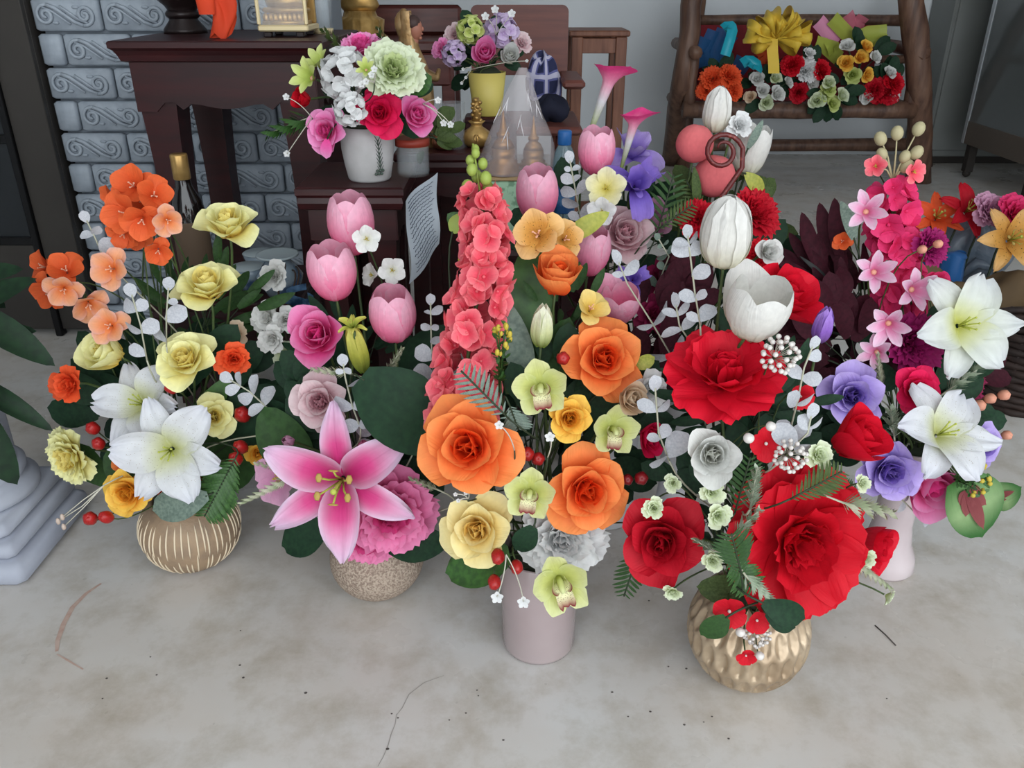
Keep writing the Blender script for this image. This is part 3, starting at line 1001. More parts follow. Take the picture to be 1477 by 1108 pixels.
# ---------------------------------------------------------------- left cabinet, column, plant
m_cab = mat('dark_grey_brown_panel', '#37332f', 0.5, col2='#2f2b28', scale=4)
m_black = mat('black_metal', '#141416', 0.35, 0.4)
cyf = 2.40
X1 = pil_x0 - 0.006
t = thing('display_cabinet', 'dark glazed display cabinet with black post left of pillar', 'cabinet', (X1 - .4, cyf + .15, 0))
ox, oy = t.location.x, t.location.y
def lcb(name, m, x0, x1, y0, y1, z0, z1, bev=0.002):
    loc_box(t, name, m, (x0 - ox, y0 - oy, z0), (x1 - ox, y1 - oy, z1), bev)
lcb('stile', m_cab, X1 - .105, X1, cyf, cyf + .02, .02, 1.6)
lcb('black_post', m_black, X1 - .125, X1 - .105, cyf - .012, cyf + .02, 0, 1.6)
lcb('side_panel', m_cab, X1 - .01, X1, cyf + .02, cyf + .45, 0, 1.6)
lcb('base_panel', m_cab, X1 - 1.0, X1 - .125, cyf, cyf + .02, .02, .30)
lcb('glass_front', mat('smoked_glass', '#1c2024', 0.4), X1 - 1.0, X1 - .125, cyf + .004, cyf + .01, .30, 1.6, 0)
lcb('back_panel', m_cab, X1 - 1.0, X1, cyf + .43, cyf + .45, 0, 1.6)
lcb('rail', m_black, X1 - 1.0, X1 - .125, cyf - .006, cyf + .015, .585, .61)
lcb('rail', m_black, X1 - 1.0, X1 - .125, cyf - .006, cyf + .015, .29, .315)
m_plaster = mat('white_plaster_cast', '#aaaeb9', 0.6, col2='#9da1ae', scale=12)
CDp = 1.33
base_c = G(-42, 795)
base_c = Vector((XP(-30, CDp, .1), CDp, 0))
t = thing('plaster_column', 'white plaster pedestal column with stepped base and twisted shaft', 'pedestal', base_c)
def sqstack(steps):
    mb = MB()
    for w, z0, z1, r in steps:
        mb.box((-w, -w, z0), (w, w, z1), r)
    return mb
smoothsharp(sqstack([(0.135, 0, 0.05, .012), (0.122, .05, .085, .01), (0.112, .085, .118, .012)]).obj('base', m_plaster, t), 50)
MB().lathe([(0.1, .118), (0.112, .126), (0.112, .14), (0.1, .15), (0.09, .156), (0.096, .165), (0.096, .175), (0.082, .19)], 36).obj('base_moulding', m_plaster, t)
zc = P(20, 225, CDp - .08).z
mb = MB()
n = 40
def shaft(u, v):
    a = u * 2 * pi
    r = (0.082 - 0.014 * v) * (1 + 0.07 * sin(a * 8 + v * 9))
    return (r * cos(a), r * sin(a), .188 + (zc - .1 - .188) * v)
MB().grid(shaft, 64, n, True).obj('shaft', m_plaster, t)
MB().lathe([(0.07, zc - .102), (0.082, zc - .094), (0.082, zc - .082), (0.09, zc - .076), (0.105, zc - .062), (0.118, zc - .05), (0.118, zc - .036), (0.128, zc - .03), (0.14, zc - .02), (0.14, zc - .004), (0.134, zc), (0, zc)], 40).obj('capital', m_plaster, t)

# ---------------------------------------------------------------- log swing bench at the back
m_log = mat('varnished_log', '#6f5242', 0.5, col2='#4d352b', scale=5, stretch=(6, 6, 1), bump=0.3, bscale=12)
m_plank = mat('bench_plank', '#4f3a33', 0.6, col2='#3b2a26', scale=5, stretch=(1, 8, 8))
BY = 4.45
bl, br = XP(985, BY, .4), XP(1318, BY, .4)
bcx = (bl + br) / 2
bench = thing('log_bench', 'rustic log bench holding bouquets and ribbons by the wall', 'bench', (bcx, BY + .2, 0))
def log(name, pts, r, seed=0, parent=bench, m=m_log):
    random.seed(seed)
    pts = [Vector(p) - bench.location for p in pts]
    out, rr = [], []
    n = 4
    for a, b in zip(pts, pts[1:]):
        for i in range(n):
            out.append(a.lerp(b, i / n))
    out.append(pts[-1])
    for i, q in enumerate(out):
        rr.append(r * (1 + 0.16 * (random.random() - .5)))
        if 0 < i < len(out) - 1:
            out[i] = q + Vector(((random.random() - .5), (random.random() - .5), 0)) * r * .3
    return MB().tube(out, rr, 10).obj(name, m, parent)
lf, rf = G(966, 236), G(1325, 262)
log('post', [lf, P(985, 120, 4.46), P(1003, -30, 4.52)], 0.055, 1)
log('post', [rf, P(1327, 120, 4.44), P(1312, -30, 4.44)], 0.062, 2)
log('post', [Vector((XP(985, 5.0, 0), 5.0, 0)), P(998, 60, 5.0), P(1008, -20, 5.0)], 0.045, 3)
log('post', [Vector((XP(1334, 5.0, 0), 5.0, 0)), P(1330, 100, 5.0), P(1316, -20, 5.0)], 0.045, 4)
zs_ = P(1150, 158, BY).z
log('front_rail', [(bl, BY, zs_), (bcx, BY, zs_ - .004), (br, BY, zs_)], 0.042, 5)
log('back_rail', [(bl + .02, BY + .5, zs_), (br - .02, BY + .5, zs_)], 0.036, 6)
zbk = P(1150, 30, BY + .5).z
log('top_rail', [(XP(1002, 4.97, zbk), 4.97, zbk), (bcx, 4.96, zbk + .006), (XP(1320, 4.97, zbk), 4.97, zbk)], 0.03, 7)
log('mid_rail', [(XP(999, 4.98, .6), 4.98, (zbk + zs_) / 2), (XP(1326, 4.98, .6), 4.98, (zbk + zs_) / 2)], 0.024, 8)
for x, s_ in ((bl + .03, 9), (br - .03, 10)):
    za = P(1000, 75, BY).z
    log('armrest', [(x, BY - .06, za), (x, BY + .5, za + .01)], 0.032, s_)
    log('arm_post', [(x, BY, zs_), (x, BY, za)], 0.03, s_ + 4)
    log('seat_rail', [(x, BY, zs_), (x, BY + .5, zs_)], 0.032, s_ + 7)
for i in range(5):
    y = BY + .06 + i * 0.09
    MB().box((bl - bcx + .02, y - bench.location.y, zs_ - .005), (br - bcx - .02, y - bench.location.y + .08, zs_ + .02), .004).obj('seat_plank', m_plank, bench, False)
for i in range(7):
    x = bl - bcx + .1 + i * (br - bl - .2) / 6
    MB().box((x - .05, .29, zs_ + .03), (x + .05, .305, zbk - .02), .004).obj('back_slat', m_plank, bench, False)
# lower brace
log('brace', [(XP(986, 5.0, .13), 5.0, .13), (bcx, 5.0, .125), (XP(1334, 5.0, .13), 5.0, .13)], 0.038, 21)
# red cloth over the bench back
t = thing('red_cloth', 'dark red cloth draped over the log bench back', 'cloth', (bcx, BY + .4, zs_ + .02))
m_redcloth = mat('dark_red_cloth', '#7d1420', .8, col2='#641019', scale=6)
def rc(u, v):
    x = (u - .5) * (br - bl - .14)
    if v < .5:
        y = -.36 + .72 * v; z = .012 + .006 * sin(u * 30)
    else:
        y = .0 + .07 * (v - .5) + .01 * sin(u * 26); z = .012 + (zbk - zs_ - .05) * (v - .5) * 2
    return (x, y, z)
MB().grid(rc, 40, 16).obj('drape', m_redcloth, t)

# ---------------------------------------------------------------- right display cabinet on legs
m_alu = mat('pale_aluminium', '#b7bcc0', 0.35, 0.5)
m_glassd = mat('grey_cabinet_glass', '#5b6060', 0.08, coat=.5)
m_legw = mat('dark_leg', '#2c2622', .6)
kx, ky0, ky1 = 2.52, 4.07, 4.78
t = thing('glass_cabinet', 'grey glass display cabinet with pale metal edges on dark legs', 'cabinet', (kx + .4, (ky0 + ky1) / 2, 0))
ox, oy = t.location.x, t.location.y
zf = 0.18
def kb_(name, m, x0, x1, y0, y1, z0, z1, bev=.002):
    loc_box(t, name, m, (x0 - ox, y0 - oy, z0), (x1 - ox, y1 - oy, z1), bev)
kb_('base', mat('cabinet_base_brown', '#5d544c', .6), kx + .002, RX1 - .05, ky0 + .002, ky1, zf, zf + .12)
kb_('side_glass', m_glassd, kx + .006, kx + .012, ky0 + .03, ky1 - .03, zf + .12, 1.5, 0)
kb_('front_glass', m_glassd, kx + .03, RX1 - .06, ky0 + .008, ky0 + .014, zf + .12, 1.5, 0)
kb_('corner_post', m_alu, kx, kx + .035, ky0, ky0 + .035, zf, 1.55)
kb_('corner_post', m_alu, kx, kx + .03, ky1 - .03, ky1, zf, 1.55)
kb_('top', m_alu, kx, RX1 - .05, ky0, ky1, 1.5, 1.55)
kb_('shelf_goods', mat('teal_goods', '#1f6276', .5, col2='#17384a', scale=9), kx + .25, kx + .7, ky0 + .0, ky0 + .006, .45, .85)
for x, y in ((kx + .02, ky0 + .02), (kx + .02, ky1 - .08), (RX1 - .2, ky0 + .02)):
    kb_('leg', m_legw, x, x + .045, y, y + .045, 0.03, zf)
    MB().ball((x + .022 - ox, y + .022 - oy, .022), .022, 10, 6).obj('caster', m_legw, t)

# grey cupboard standing against the back wall
gx = XP(1362, 5.1, .6)
t = thing('grey_cupboard', 'tall grey cupboard against the wall behind the bench post', 'cupboard', (gx + .4, 5.2, 0))
m_gc = mat('grey_enamel', '#7d807e', .5, col2='#757875', scale=3)
loc_box(t, 'body', m_gc, (-.4, -.1, .04), (.4, .19, 1.7), .006)
dr_ = loc_box(t, 'door', m_gc, (-.38, -.114, .08), (-.01, -.1, 1.66), .004)
loc_box(t, 'door', m_gc, (.01, -.114, .08), (.38, -.1, 1.66), .004)
loc_box(dr_, 'handle', m_alu, (-.05, -.13, .9), (-.03, -.114, 1.02), .003)
loc_box(t, 'plinth', m_legw, (-.39, -.09, 0), (.39, .18, .04), 0)

# ---------------------------------------------------------------- petals and flower heads (unit diameter, facing +Z)
def petal(mb, L, W, a0, a1, k=1.0, Rc=1.0, b=0.35, tm=0.6, r=0.3, rt=0.25, pt=0.0, ruf=0.0, fr=7.0, ph=0.0,
          base=0.0, z0=0.0, az=0.0, nu=6, nv=7, frill=0.0, frn=11.0, twist=0.0):
    """one petal growing from the axis: angles run from the axis (0 = straight up, 90 = flat)"""
    n = 24
    cl = [(base, 0.0)]
    y, z = base, 0.0
    for i in range(n):
        a = rad(a0 + (a1 - a0) * ((i + .5) / n) ** k)
        y += L / n * sin(a)
        z += L / n * cos(a)
        cl.append((y, z))
    ca, sa = cos(az), sin(az)
    vs, us, fs = [], [], []
    for j in range(nv + 1):
        for i in range(nu + 1):
            s = -1 + 2 * i / nu
            t = j / nv
            tt = t * (1 - rt * s * s - pt * abs(s)) * (1 + frill * sin(frn * s + ph) * t)
            tt = max(0.0, tt)
            q = min(tt, 1.15) * n
            i0 = min(n - 1, int(q))
            fq = q - i0
            y = cl[i0][0] + (cl[i0 + 1][0] - cl[i0][0]) * fq
            z = cl[i0][1] + (cl[i0 + 1][1] - cl[i0][1]) * fq
            a = rad(a0 + (a1 - a0) * min(1.0, tt) ** k)
            w = b + (1 - b) * sin(pi / 2 * min(1, tt / tm))
            if tt > tm:
                w *= 1 - r * ((min(tt, 1.0) - tm) / (1 - tm)) ** 2
            w *= W
            th = s * w / Rc
            th = max(-2.9, min(2.9, th))
            x = Rc * sin(th)
            inw = Rc * (1 - cos(th)) + ruf * tt * tt * (0.25 + abs(s)) * sin(fr * s + ph) + twist * s * tt
            yy = y - cos(a) * inw
            zz = z + sin(a) * inw + z0
            vs.append((x * ca - yy * sa, x * sa + yy * ca, zz))
            us.append((i / nu, t))
    for j in range(nv):
        for i in range(nu):
            a = j * (nu + 1) + i
            fs.append((a, a + 1, a + nu + 2, a + nu + 1))
    mb.add(vs, fs, us)
    return mb

PROTO = {}

def proto(kind, matkey, var=0):
    """list of (part name, mesh, local matrix); heads are built once per kind, colour and variant"""
    key = (kind, matkey, var)
    if key not in PROTO:
        random.seed(hash_str(kind) + var * 17)
        PROTO[key] = BUILD[kind](PM[matkey]() if matkey in PM else MATS[matkey], var)
    return PROTO[key]

def hash_str(s):
    h = 7
    for c in s:
        h = (h * 31 + ord(c)) % 100003
    return h

I4 = Matrix.Identity(4)

def one(name, m, **kw):
    return (name, petal(MB(), **kw).mesh(name, m), I4)

def b_rose(m, var):
    out = []
    mi = inner_mat(m)
    N = 19
    for i in range(N):
        u = i / (N - 1)
        az = i * rad(137.5) + var * .7 + random.uniform(-.15, .15)
        if i == 0:
            out.append(one('petal', mi, L=.42, W=.26, a0=6, a1=-6, Rc=.05, b=.6, rt=.1, r=.1, az=az, z0=-.24, nu=10))
            continue
        op = u ** (1.15 + .25 * (var % 3 == 1))
        out.append(one('petal', mi if u < .42 else m, L=.36 + .20 * op, W=.17 + .155 * op + .0 * u, a0=8 + 50 * op, a1=-26 + (138 + 8 * (var % 2)) * op ** 1.1, k=1.25,
                       Rc=.085 + .30 * op, b=.45, tm=.55, r=.22, rt=.2, pt=.05 + .1 * (i % 3 == 0), ruf=.012 + .03 * u, fr=5, ph=random.uniform(0, 6),
                       base=.015 + .03 * u, z0=-.22 - .05 * u, az=az, nu=8, nv=7))
    return out

def b_cuprose(m, var):
    """half open rose: petals stay upright, a wide cup seen from the side"""
    out = []
    mi = inner_mat(m)
    N = 15
    for i in range(N):
        u = i / (N - 1)
        az = i * rad(137.5) + var
        op = u ** 1.3
        out.append(one('petal', mi if u < .4 else m, L=.5 + .22 * op, W=.2 + .2 * op, a0=10 + 50 * op, a1=-24 + (42 + 24 * (var % 2)) * op, k=.8, Rc=.09 + .26 * op, b=.45, tm=.5, r=.15,
                       rt=.16, pt=.06, ruf=.012 + .03 * u, fr=5, ph=random.uniform(0, 6), base=.015 + .02 * u, z0=-.32, az=az, nu=8, nv=8))
    return out

def b_peony(m, var):
    out = []
    mi = inner_mat(m)
    N = 30
    for i in range(N):
        u = i / (N - 1)
        az = i * rad(137.5) + random.uniform(-.2, .2)
        op = u ** .9
        out.append(one('petal', mi if u < .35 else m, L=.30 + .24 * op + random.uniform(-.03, .03), W=.15 + .13 * op, a0=6 + 52 * op + random.uniform(-6, 6), a1=-16 + 122 * op + random.uniform(-12, 12), k=1.1,
                       Rc=.16 + .34 * op, b=.35, tm=.7, r=.15, rt=.14, ruf=.045, fr=8, ph=random.uniform(0, 6), frill=.05, frn=15, base=.02 + .05 * u,
                       z0=-.2 - .05 * u, az=az, nu=10, nv=6))
    return out

def b_poppy(m, var):
    """broad shallow cup of a few wide ruffled petals round a tight heart"""
    out = []
    for i in range(6):
        out.append(one('petal', inner_mat(m), L=.34, W=.2, a0=10, a1=-10 + 18 * (i % 2), Rc=.16, b=.4, tm=.6, r=.2, rt=.14, ruf=.03, fr=6, ph=i * 1.7, base=.02, z0=-.2, az=i * rad(137.5), nu=8, nv=6))
    for i in range(6):
        out.append(one('petal', m, L=.47, W=.3, a0=42, a1=38 + 14 * (i % 2), Rc=.34, b=.35, tm=.65, r=.15, rt=.14, ruf=.04, fr=7, ph=i * 1.1, frill=.03, base=.03, z0=-.22, az=rad(60 * i + 20), nu=10, nv=8))
    for i in range(7):
        out.append(one('petal', m, L=.55, W=.33, a0=58, a1=92 + random.uniform(-10, 12), Rc=.6, b=.35, tm=.65, r=.12, rt=.12, ruf=.045, fr=7, ph=i * 1.9, frill=.04, base=.03, z0=-.24, az=rad(51.4 * i + 5), nu=12, nv=8))
    return out

def b_bigpeony(m, var):
    """large open peony: big cupped outer petals, crumpled small heart"""
    out = []
    for i in range(12):
        out.append(one('petal', inner_mat(m), L=.22 + .05 * (i % 3), W=.09, a0=6 + 4 * (i % 4), a1=8 + 5 * (i % 5), Rc=.12, b=.3, tm=.8, r=.1, rt=.1, ruf=.03, fr=8, ph=i, frill=.1, base=.02 + .006 * i, z0=-.2, az=i * rad(137.5), nu=6, nv=4))
    for i in range(7):
        out.append(one('petal', m, L=.42, W=.21, a0=34, a1=10 + 30 * (i % 2), Rc=.2, b=.35, tm=.7, r=.12, rt=.14, ruf=.04, fr=8, ph=i * 2.1, frill=.04, base=.05, z0=-.22, az=i * rad(137.5), nu=9, nv=7))
    for i in range(9):
        out.append(one('petal', m, L=.52, W=.27, a0=56, a1=66 + random.uniform(-14, 14), Rc=.36, b=.35, tm=.7, r=.12, rt=.14, ruf=.04, fr=8, ph=i * 1.3, frill=.035, base=.05, z0=-.24, az=rad(40 * i), nu=10, nv=8))
    for i in range(8):
        out.append(one('petal', m, L=.54, W=.28, a0=66, a1=100 + random.uniform(-10, 10), Rc=.6, b=.35, tm=.7, r=.12, rt=.12, ruf=.04, fr=8, ph=i * 1.7, frill=.035, base=.05, z0=-.25, az=rad(45 * i + 12), nu=10, nv=8))
    return out

def b_carnation(m, var):
    out = []
    N = 34
    for i in range(N):
        u = i / (N - 1)
        az = i * rad(137.5)
        out.append(one('petal', m, L=.34 + .18 * u, W=.13 + .07 * u, a0=4 + 40 * u, a1=10 + 88 * u + random.uniform(-10, 10), Rc=.3, b=.2, tm=.9, r=.05, rt=.05,
                       ruf=.04, fr=9, ph=random.uniform(0, 6), frill=.07, frn=19, base=.01 + .02 * u, z0=-.24, az=az, nu=10, nv=5))
    return out

def b_minicarn(m, var):
    mb = MB()
    N = 15
    for i in range(N):
        u = i / (N - 1)
        petal(mb, L=.32 + .22 * u, W=.16 + .09 * u, a0=5 + 45 * u, a1=-10 + 105 * u, Rc=.22 + .2 * u, b=.3, tm=.7, r=.1, rt=.12, ruf=.04, fr=7, ph=i * 1.7,
              frill=.04, base=.02, z0=-.22, az=i * rad(137.5), nu=6, nv=4)
    return [('bloom', mb.mesh('bloom', m), I4)]

def b_minirose(m, var):
    mb = MB()
    N = 13
    for i in range(N):
        u = i / (N - 1)
        petal(mb, L=.42 + .14 * u, W=.22 + .14 * u, a0=8 + 46 * u, a1=-24 + 110 * u, Rc=.09 + .3 * u, b=.45, tm=.55, r=.2, rt=.2, ruf=.02, fr=5, ph=i,
              base=.02, z0=-.26, az=i * rad(137.5), nu=6, nv=5)
    return [('bloom', mb.mesh('bloom', m), I4)]

def b_tulip(m, var):
    out = []
    for lay in range(2):
        for i in range(3):
            az = rad(120 * i + 60 * lay + 15 * var)
            out.append(one('petal', m, L=1.58 - .03 * lay, W=.56, a0=94, a1=(-34, -30, -52)[var], k=.6, Rc=.5 - .03 * lay, b=.32, tm=.36, r=.38, rt=.14, pt=.02,
                           ruf=.02, fr=4, ph=i * 2., base=.02, z0=-.60, az=az, nu=8, nv=12))
    return out

def b_opentulip(m, var):
    out = []
    for lay in range(2):
        for i in range(3):
            az = rad(120 * i + 60 * lay + 20)
            out.append(one('petal', m, L=1.42, W=.52, a0=88, a1=(-20 if (i or lay) else 16), k=.55, Rc=.47 - .02 * lay, b=.3, tm=.42, r=.42, rt=.16, pt=.02,
                           ruf=.02, fr=4, ph=i, base=.02, z0=-.55, az=az, nu=8, nv=10))
    return out

def b_bud(m, var):
    out = []
    for i in range(5):
        out.append(one('petal', m, L=1.75, W=.42, a0=70, a1=-24, k=.4, Rc=.42, b=.35, tm=.4, r=.75, rt=.1, pt=.1, base=.02, z0=-.75, az=rad(72 * i + 10), nu=6, nv=10))
    return out

def b_lily(m, var):
    out = []
    for i in range(6):
        inner = i % 2
        out.append(one('petal', m, L=.68, W=.175 if inner else .13, a0=28 + 6 * (1 - inner), a1=108 + random.uniform(-14, 14) + 6 * (1 - inner), k=.75, Rc=.24, b=.3, tm=.45, r=.94, rt=.03, pt=.04,
                       ruf=.045, fr=7, ph=i * 1.3, base=.02, z0=-.18 - .012 * (1 - inner), az=rad(60 * i + 6), nu=8, nv=12))
    ms = MATS['stamen_green']
    ma = MATS['anther_pale']
    st = MB()
    an = MB()
    for i in range(6):
        a = rad(60 * i + 30)
        tip = Vector((.13 * cos(a), .13 * sin(a), .16 + .03 * (i % 2)))
        st.tube([(0, 0, -.16), tip * .55 + Vector((0, 0, -.02)), tip], .008, 5)
        an.ball(tip, .016, 6, 4, (2.2 * abs(sin(a)) + .6, 2.2 * abs(cos(a)) + .6, .8))
    out.append(('stamens', st.mesh('stamens', ms), I4))
    out.append(('anthers', an.mesh('anthers', ma), I4))
    pi_ = MB().tube([(0, 0, -.16), (.01, .0, .05), (.02, -.01, .25)], [.016, .012, .014], 6)
    pi_.ball((.02, -.01, .255), .026, 8, 5, (1, 1, .7))
    out.append(('pistil', pi_.mesh('pistil', ms), I4))
    return out

def b_widelily(m, var):
    """silk lily with broad crumpled petals"""
    out = []
    for i in range(6):
        inner = i % 2
        out.append(one('petal', m, L=.62, W=.235 if inner else .17, a0=34 + 6 * (1 - inner), a1=100 + random.uniform(-26, 22), k=.8, Rc=.34, b=.3, tm=.48, r=.9, rt=.03, pt=.05,
                       ruf=.06, fr=7, ph=i * 1.3, base=.02, z0=-.16 - .012 * (1 - inner), az=rad(60 * i + 6 + random.uniform(-8, 8)), nu=9, nv=12))
    st = MB()
    for i in range(6):
        a = rad(60 * i + 30)
        st.tube([(0, 0, -.14), (.04 * cos(a), .04 * sin(a), 0), (.07 * cos(a), .07 * sin(a), .09)], .008, 5)
        st.ball((.07 * cos(a), .07 * sin(a), .095), .013, 6, 4)
    out.append(('stamens', st.mesh('stamens', MATS['stamen_green']), I4))
    return out

def b_orchid(m, var):
    out = []
    for az, L, W in ((0, .50, .20), (72, .50, .21), (-72, .50, .21), (140, .47, .18), (-140, .47, .18)):
        out.append(one('petal', m, L=L, W=W, a0=70, a1=34 if abs(az) == 72 else 48, k=1.3, Rc=.34, b=.4, tm=.55, r=.45, rt=.16, pt=.08, ruf=.02, fr=5, ph=az * .1, base=.02, z0=-.08, az=rad(az), nu=7, nv=8))
    ml = MATS['orchid_lip'] if 'orchid_lip' in MATS else petal_lip()
    out.append(one('lip', ml, L=.34, W=.15, a0=20, a1=120, k=1.2, Rc=.16, b=.5, tm=.7, r=.2, rt=.12, ruf=.04, fr=9, ph=1, base=.03, z0=-.04, az=rad(180), nu=8, nv=9))
    out.append(one('lip', ml, L=.2, W=.1, a0=10, a1=24, Rc=.1, b=.7, tm=.5, r=.4, rt=.1, base=.09, z0=-.04, az=rad(100), nu=6, nv=6))
    out.append(one('lip', ml, L=.2, W=.1, a0=10, a1=24, Rc=.1, b=.7, tm=.5, r=.4, rt=.1, base=.09, z0=-.04, az=rad(-100), nu=6, nv=6))
    col = MB().tube([(0, .02, -.06), (0, .03, .08), (0, -.01, .17), (0, -.05, .19)], [.05, .05, .045, .03], 8)
    out.append(('column', col.mesh('column', m), I4))
    return out

def petal_lip():
    return petal_mat('orchid_lip_print', '#d8d8a0', '#7a2f35', spots=(13, '#4c2326', .27), mid='#e2dfb4')

def b_calla(m, var):
    """spathe: long funnel that flares and comes to a point; built 1 wide, about 2.6 long"""
    def f(u, v):
        a = (u - .5) * 2 * pi * 1.06
        r = .05 + .13 * v + (.32 * max(0, (v - .72) / .28) ** 2.0)
        z = -1.9 + 2.2 * v
        tip = max(0, cos(a)) ** 3 * max(0, (v - .78) / .22)
        back = max(0, -cos(a)) * max(0, (v - .75) / .25)
        rr = r * (1 + .06 * u)
        return (rr * sin(a), rr * cos(a) * (1 + .5 * tip), z + .22 * tip - .30 * back + .05 * sin(a * 3) * (v > .9))
    sp = MB().grid(f, 26, 18)
    ym = MATS['spadix_yellow']
    sd = MB().tube([(0, 0, -.5), (0, .01, -.1), (0, .03, .12)], [.03, .034, .015], 8)
    return [('spathe', sp.mesh('spathe', m), I4), ('spadix', sd.mesh('spadix', ym), I4)]

def b_blossom(m, var):
    out = []
    for i in range(5):
        out.append(one('petal', m, L=.5, W=.215, a0=45, a1=80 + random.uniform(-20, 14), Rc=.35, b=.22, tm=.68, r=.3, rt=.22, ruf=.05, fr=4, ph=i, base=.02, z0=-.1, az=rad(72 * i), nu=6, nv=6))
    c = MB()
    for i in range(7):
        a = i * 2.4
        r = .016 * i ** .5
        c.tube([(0, 0, -.06), (r * 2 * cos(a), r * 2 * sin(a), .06)], .009, 4)
        c.ball((r * 2 * cos(a), r * 2 * sin(a), .065), .018, 6, 4)
    out.append(('stamens', c.mesh('stamens', MATS['stamen_yellow']), I4))
    return out

def b_orangeorchid(m, var):
    """loose spray blossom: four or five round spoon petals thrown back"""
    out = []
    n = 5
    for i in range(n):
        out.append(one('petal', m, L=.54, W=.235, a0=40, a1=84 + random.uniform(-40, 40), Rc=.45, b=.2, tm=.62, r=.35, rt=.22, ruf=.03, fr=4, ph=i, base=.015, z0=-.14, az=rad(360 / n * i + random.uniform(-12, 12)), nu=6, nv=7))
    c = MB()
    for i in range(3):
        a = rad(120 * i + 20)
        c.tube([(0, 0, -.1), (.03 * cos(a), .03 * sin(a), .04), (.06 * cos(a), .06 * sin(a), .09)], [.016, .016, .01], 5)
        c.ball((.065 * cos(a), .065 * sin(a), .1), .02, 6, 4, (1.3, 1, .8))
    out.append(('stamens', c.mesh('stamens', MATS['stamen_peach']), I4))
    return out

def b_star(m, var):
    out = []
    for i in range(6):
        out.append(one('petal', m, L=.6, W=.125, a0=22, a1=50 + random.uniform(-18, 26), k=.8, Rc=.14, b=.4, tm=.6, r=.5, rt=.2, base=.015, z0=-.16, az=rad(60 * i + random.uniform(-8, 8)), nu=5, nv=7))
    out.append(('centre', MB().ball((0, 0, -.1), .06, 8, 5).mesh('centre', MATS['stamen_peach']), I4))
    return out

def b_iris(m, var):
    out = []
    for i in range(3):
        out.append(one('petal', m, L=.62, W=.2, a0=25, a1=150, k=.8, Rc=.3, b=.3, tm=.65, r=.3, rt=.15, ruf=.05, fr=6, ph=i, base=.02, z0=-.1, az=rad(120 * i + 180), nu=7, nv=9))
        out.append(one('petal', m, L=.52, W=.17, a0=22, a1=20, k=.8, Rc=.22, b=.3, tm=.6, r=.4, rt=.15, pt=.1, ruf=.05, fr=6, ph=i, base=.02, z0=-.1, az=rad(120 * i + 120), nu=7, nv=8))
    for i in range(3):
        out.append(one('style_arm', m, L=.3, W=.06, a0=35, a1=70, Rc=.1, b=.7, tm=.5, r=.3, rt=.1, base=.02, z0=-.04, az=rad(120 * i + 180), nu=4, nv=5))
    return out

def floret_mesh(m, n=4, W=.26, a1=82):
    mb = MB()
    for i in range(n):
        petal(mb, L=.48, W=W, a0=50, a1=a1, Rc=.6, b=.3, tm=.65, r=.3, rt=.25, ruf=.02, fr=4, ph=i, base=.01, z0=-.05, az=2 * pi * i / n, nu=4, nv=4)
    mb.ball((0, 0, -.02), .06, 6, 4)
    return mb.mesh('floret', m)

def b_floretball(m, var):
    """mop head: florets set over a dome"""
    me = floret_mesh(m)
    out = []
    n = 26
    for i in range(n):
        z = 1 - 1.35 * (i + .5) / n
        a = i * rad(137.5)
        r = math.sqrt(max(0, 1 - z * z))
        d = Vector((r * cos(a), r * sin(a), z))
        d = (d + Vector((random.uniform(-.2, .2), random.uniform(-.2, .2), random.uniform(-.2, .2)))).normalized()
        out.append(('floret', me, T(d * random.uniform(.3, .4)) @ aim(d + Vector((random.uniform(-.4, .4), random.uniform(-.4, .4), 0)), i * .9) @ S(random.uniform(.3, .46))))
    return out

def b_fourpetal(m, var):
    out = []
    for i in range(4):
        out.append(one('petal', m, L=.5, W=.27, a0=50, a1=86 + random.uniform(-14, 8), Rc=.6, b=.25, tm=.65, r=.3, rt=.22, ruf=.025, fr=4, ph=i, base=.01, z0=-.06, az=rad(90 * i), nu=6, nv=6))
    out.append(('centre', MB().ball((0, 0, 0), .05, 8, 5).mesh('centre', MATS['pearl']), I4))
    return out

def b_peach(m, var):
    mb = MB()
    def f(u, v):
        a, b = u * 2 * pi, (v - .5) * pi
        r = .5 * (1 - .10 * max(0, cos(a - 1.2)) ** 8 * cos(b))
        return (r * cos(a) * cos(b), r * sin(a) * cos(b), r * sin(b) * (1.04 if v > .5 else .96))
    return [('fruit', mb.grid(f, 28, 18, True).mesh('fruit', m), I4)]

def b_berry(m, var):
    mb = MB().lathe([(0.0, -.5), (.26, -.45), (.4, -.2), (.42, .05), (.36, .3), (.22, .46), (.05, .5), (0, .44)], 15, fn=lambda a, v: 1 + .16 * sin(a * 5 + 2 * v) * v)
    cal = MB()
    for i in range(5):
        petal(cal, L=.5, W=.13, a0=80, a1=5, k=.5, Rc=.3, b=.6, tm=.4, r=.9, rt=.05, base=.02, z0=-.54, az=rad(72 * i), nu=3, nv=4)
    return [('berry', mb.mesh('berry', m), I4), ('calyx', cal.mesh('calyx', MATS['leaf_green']), I4)]

def b_pearls(m, var):
    """cluster of pearl beads on fine wires"""
    mb, wi = MB(), MB()
    n = 34
    for i in range(n):
        z = 1 - 1.5 * (i + .5) / n
        a = i * rad(137.5)
        r = math.sqrt(max(0, 1 - z * z))
        d = Vector((r * cos(a), r * sin(a), z)) * (.40 + .06 * (i % 2))
        mb.ball(d, .072, 8, 5)
        wi.tube([(0, 0, -.45), d], .008, 3)
    return [('wires', wi.mesh('wires', MATS['wire_pale']), I4), ('beads', mb.mesh('beads', m), I4)]

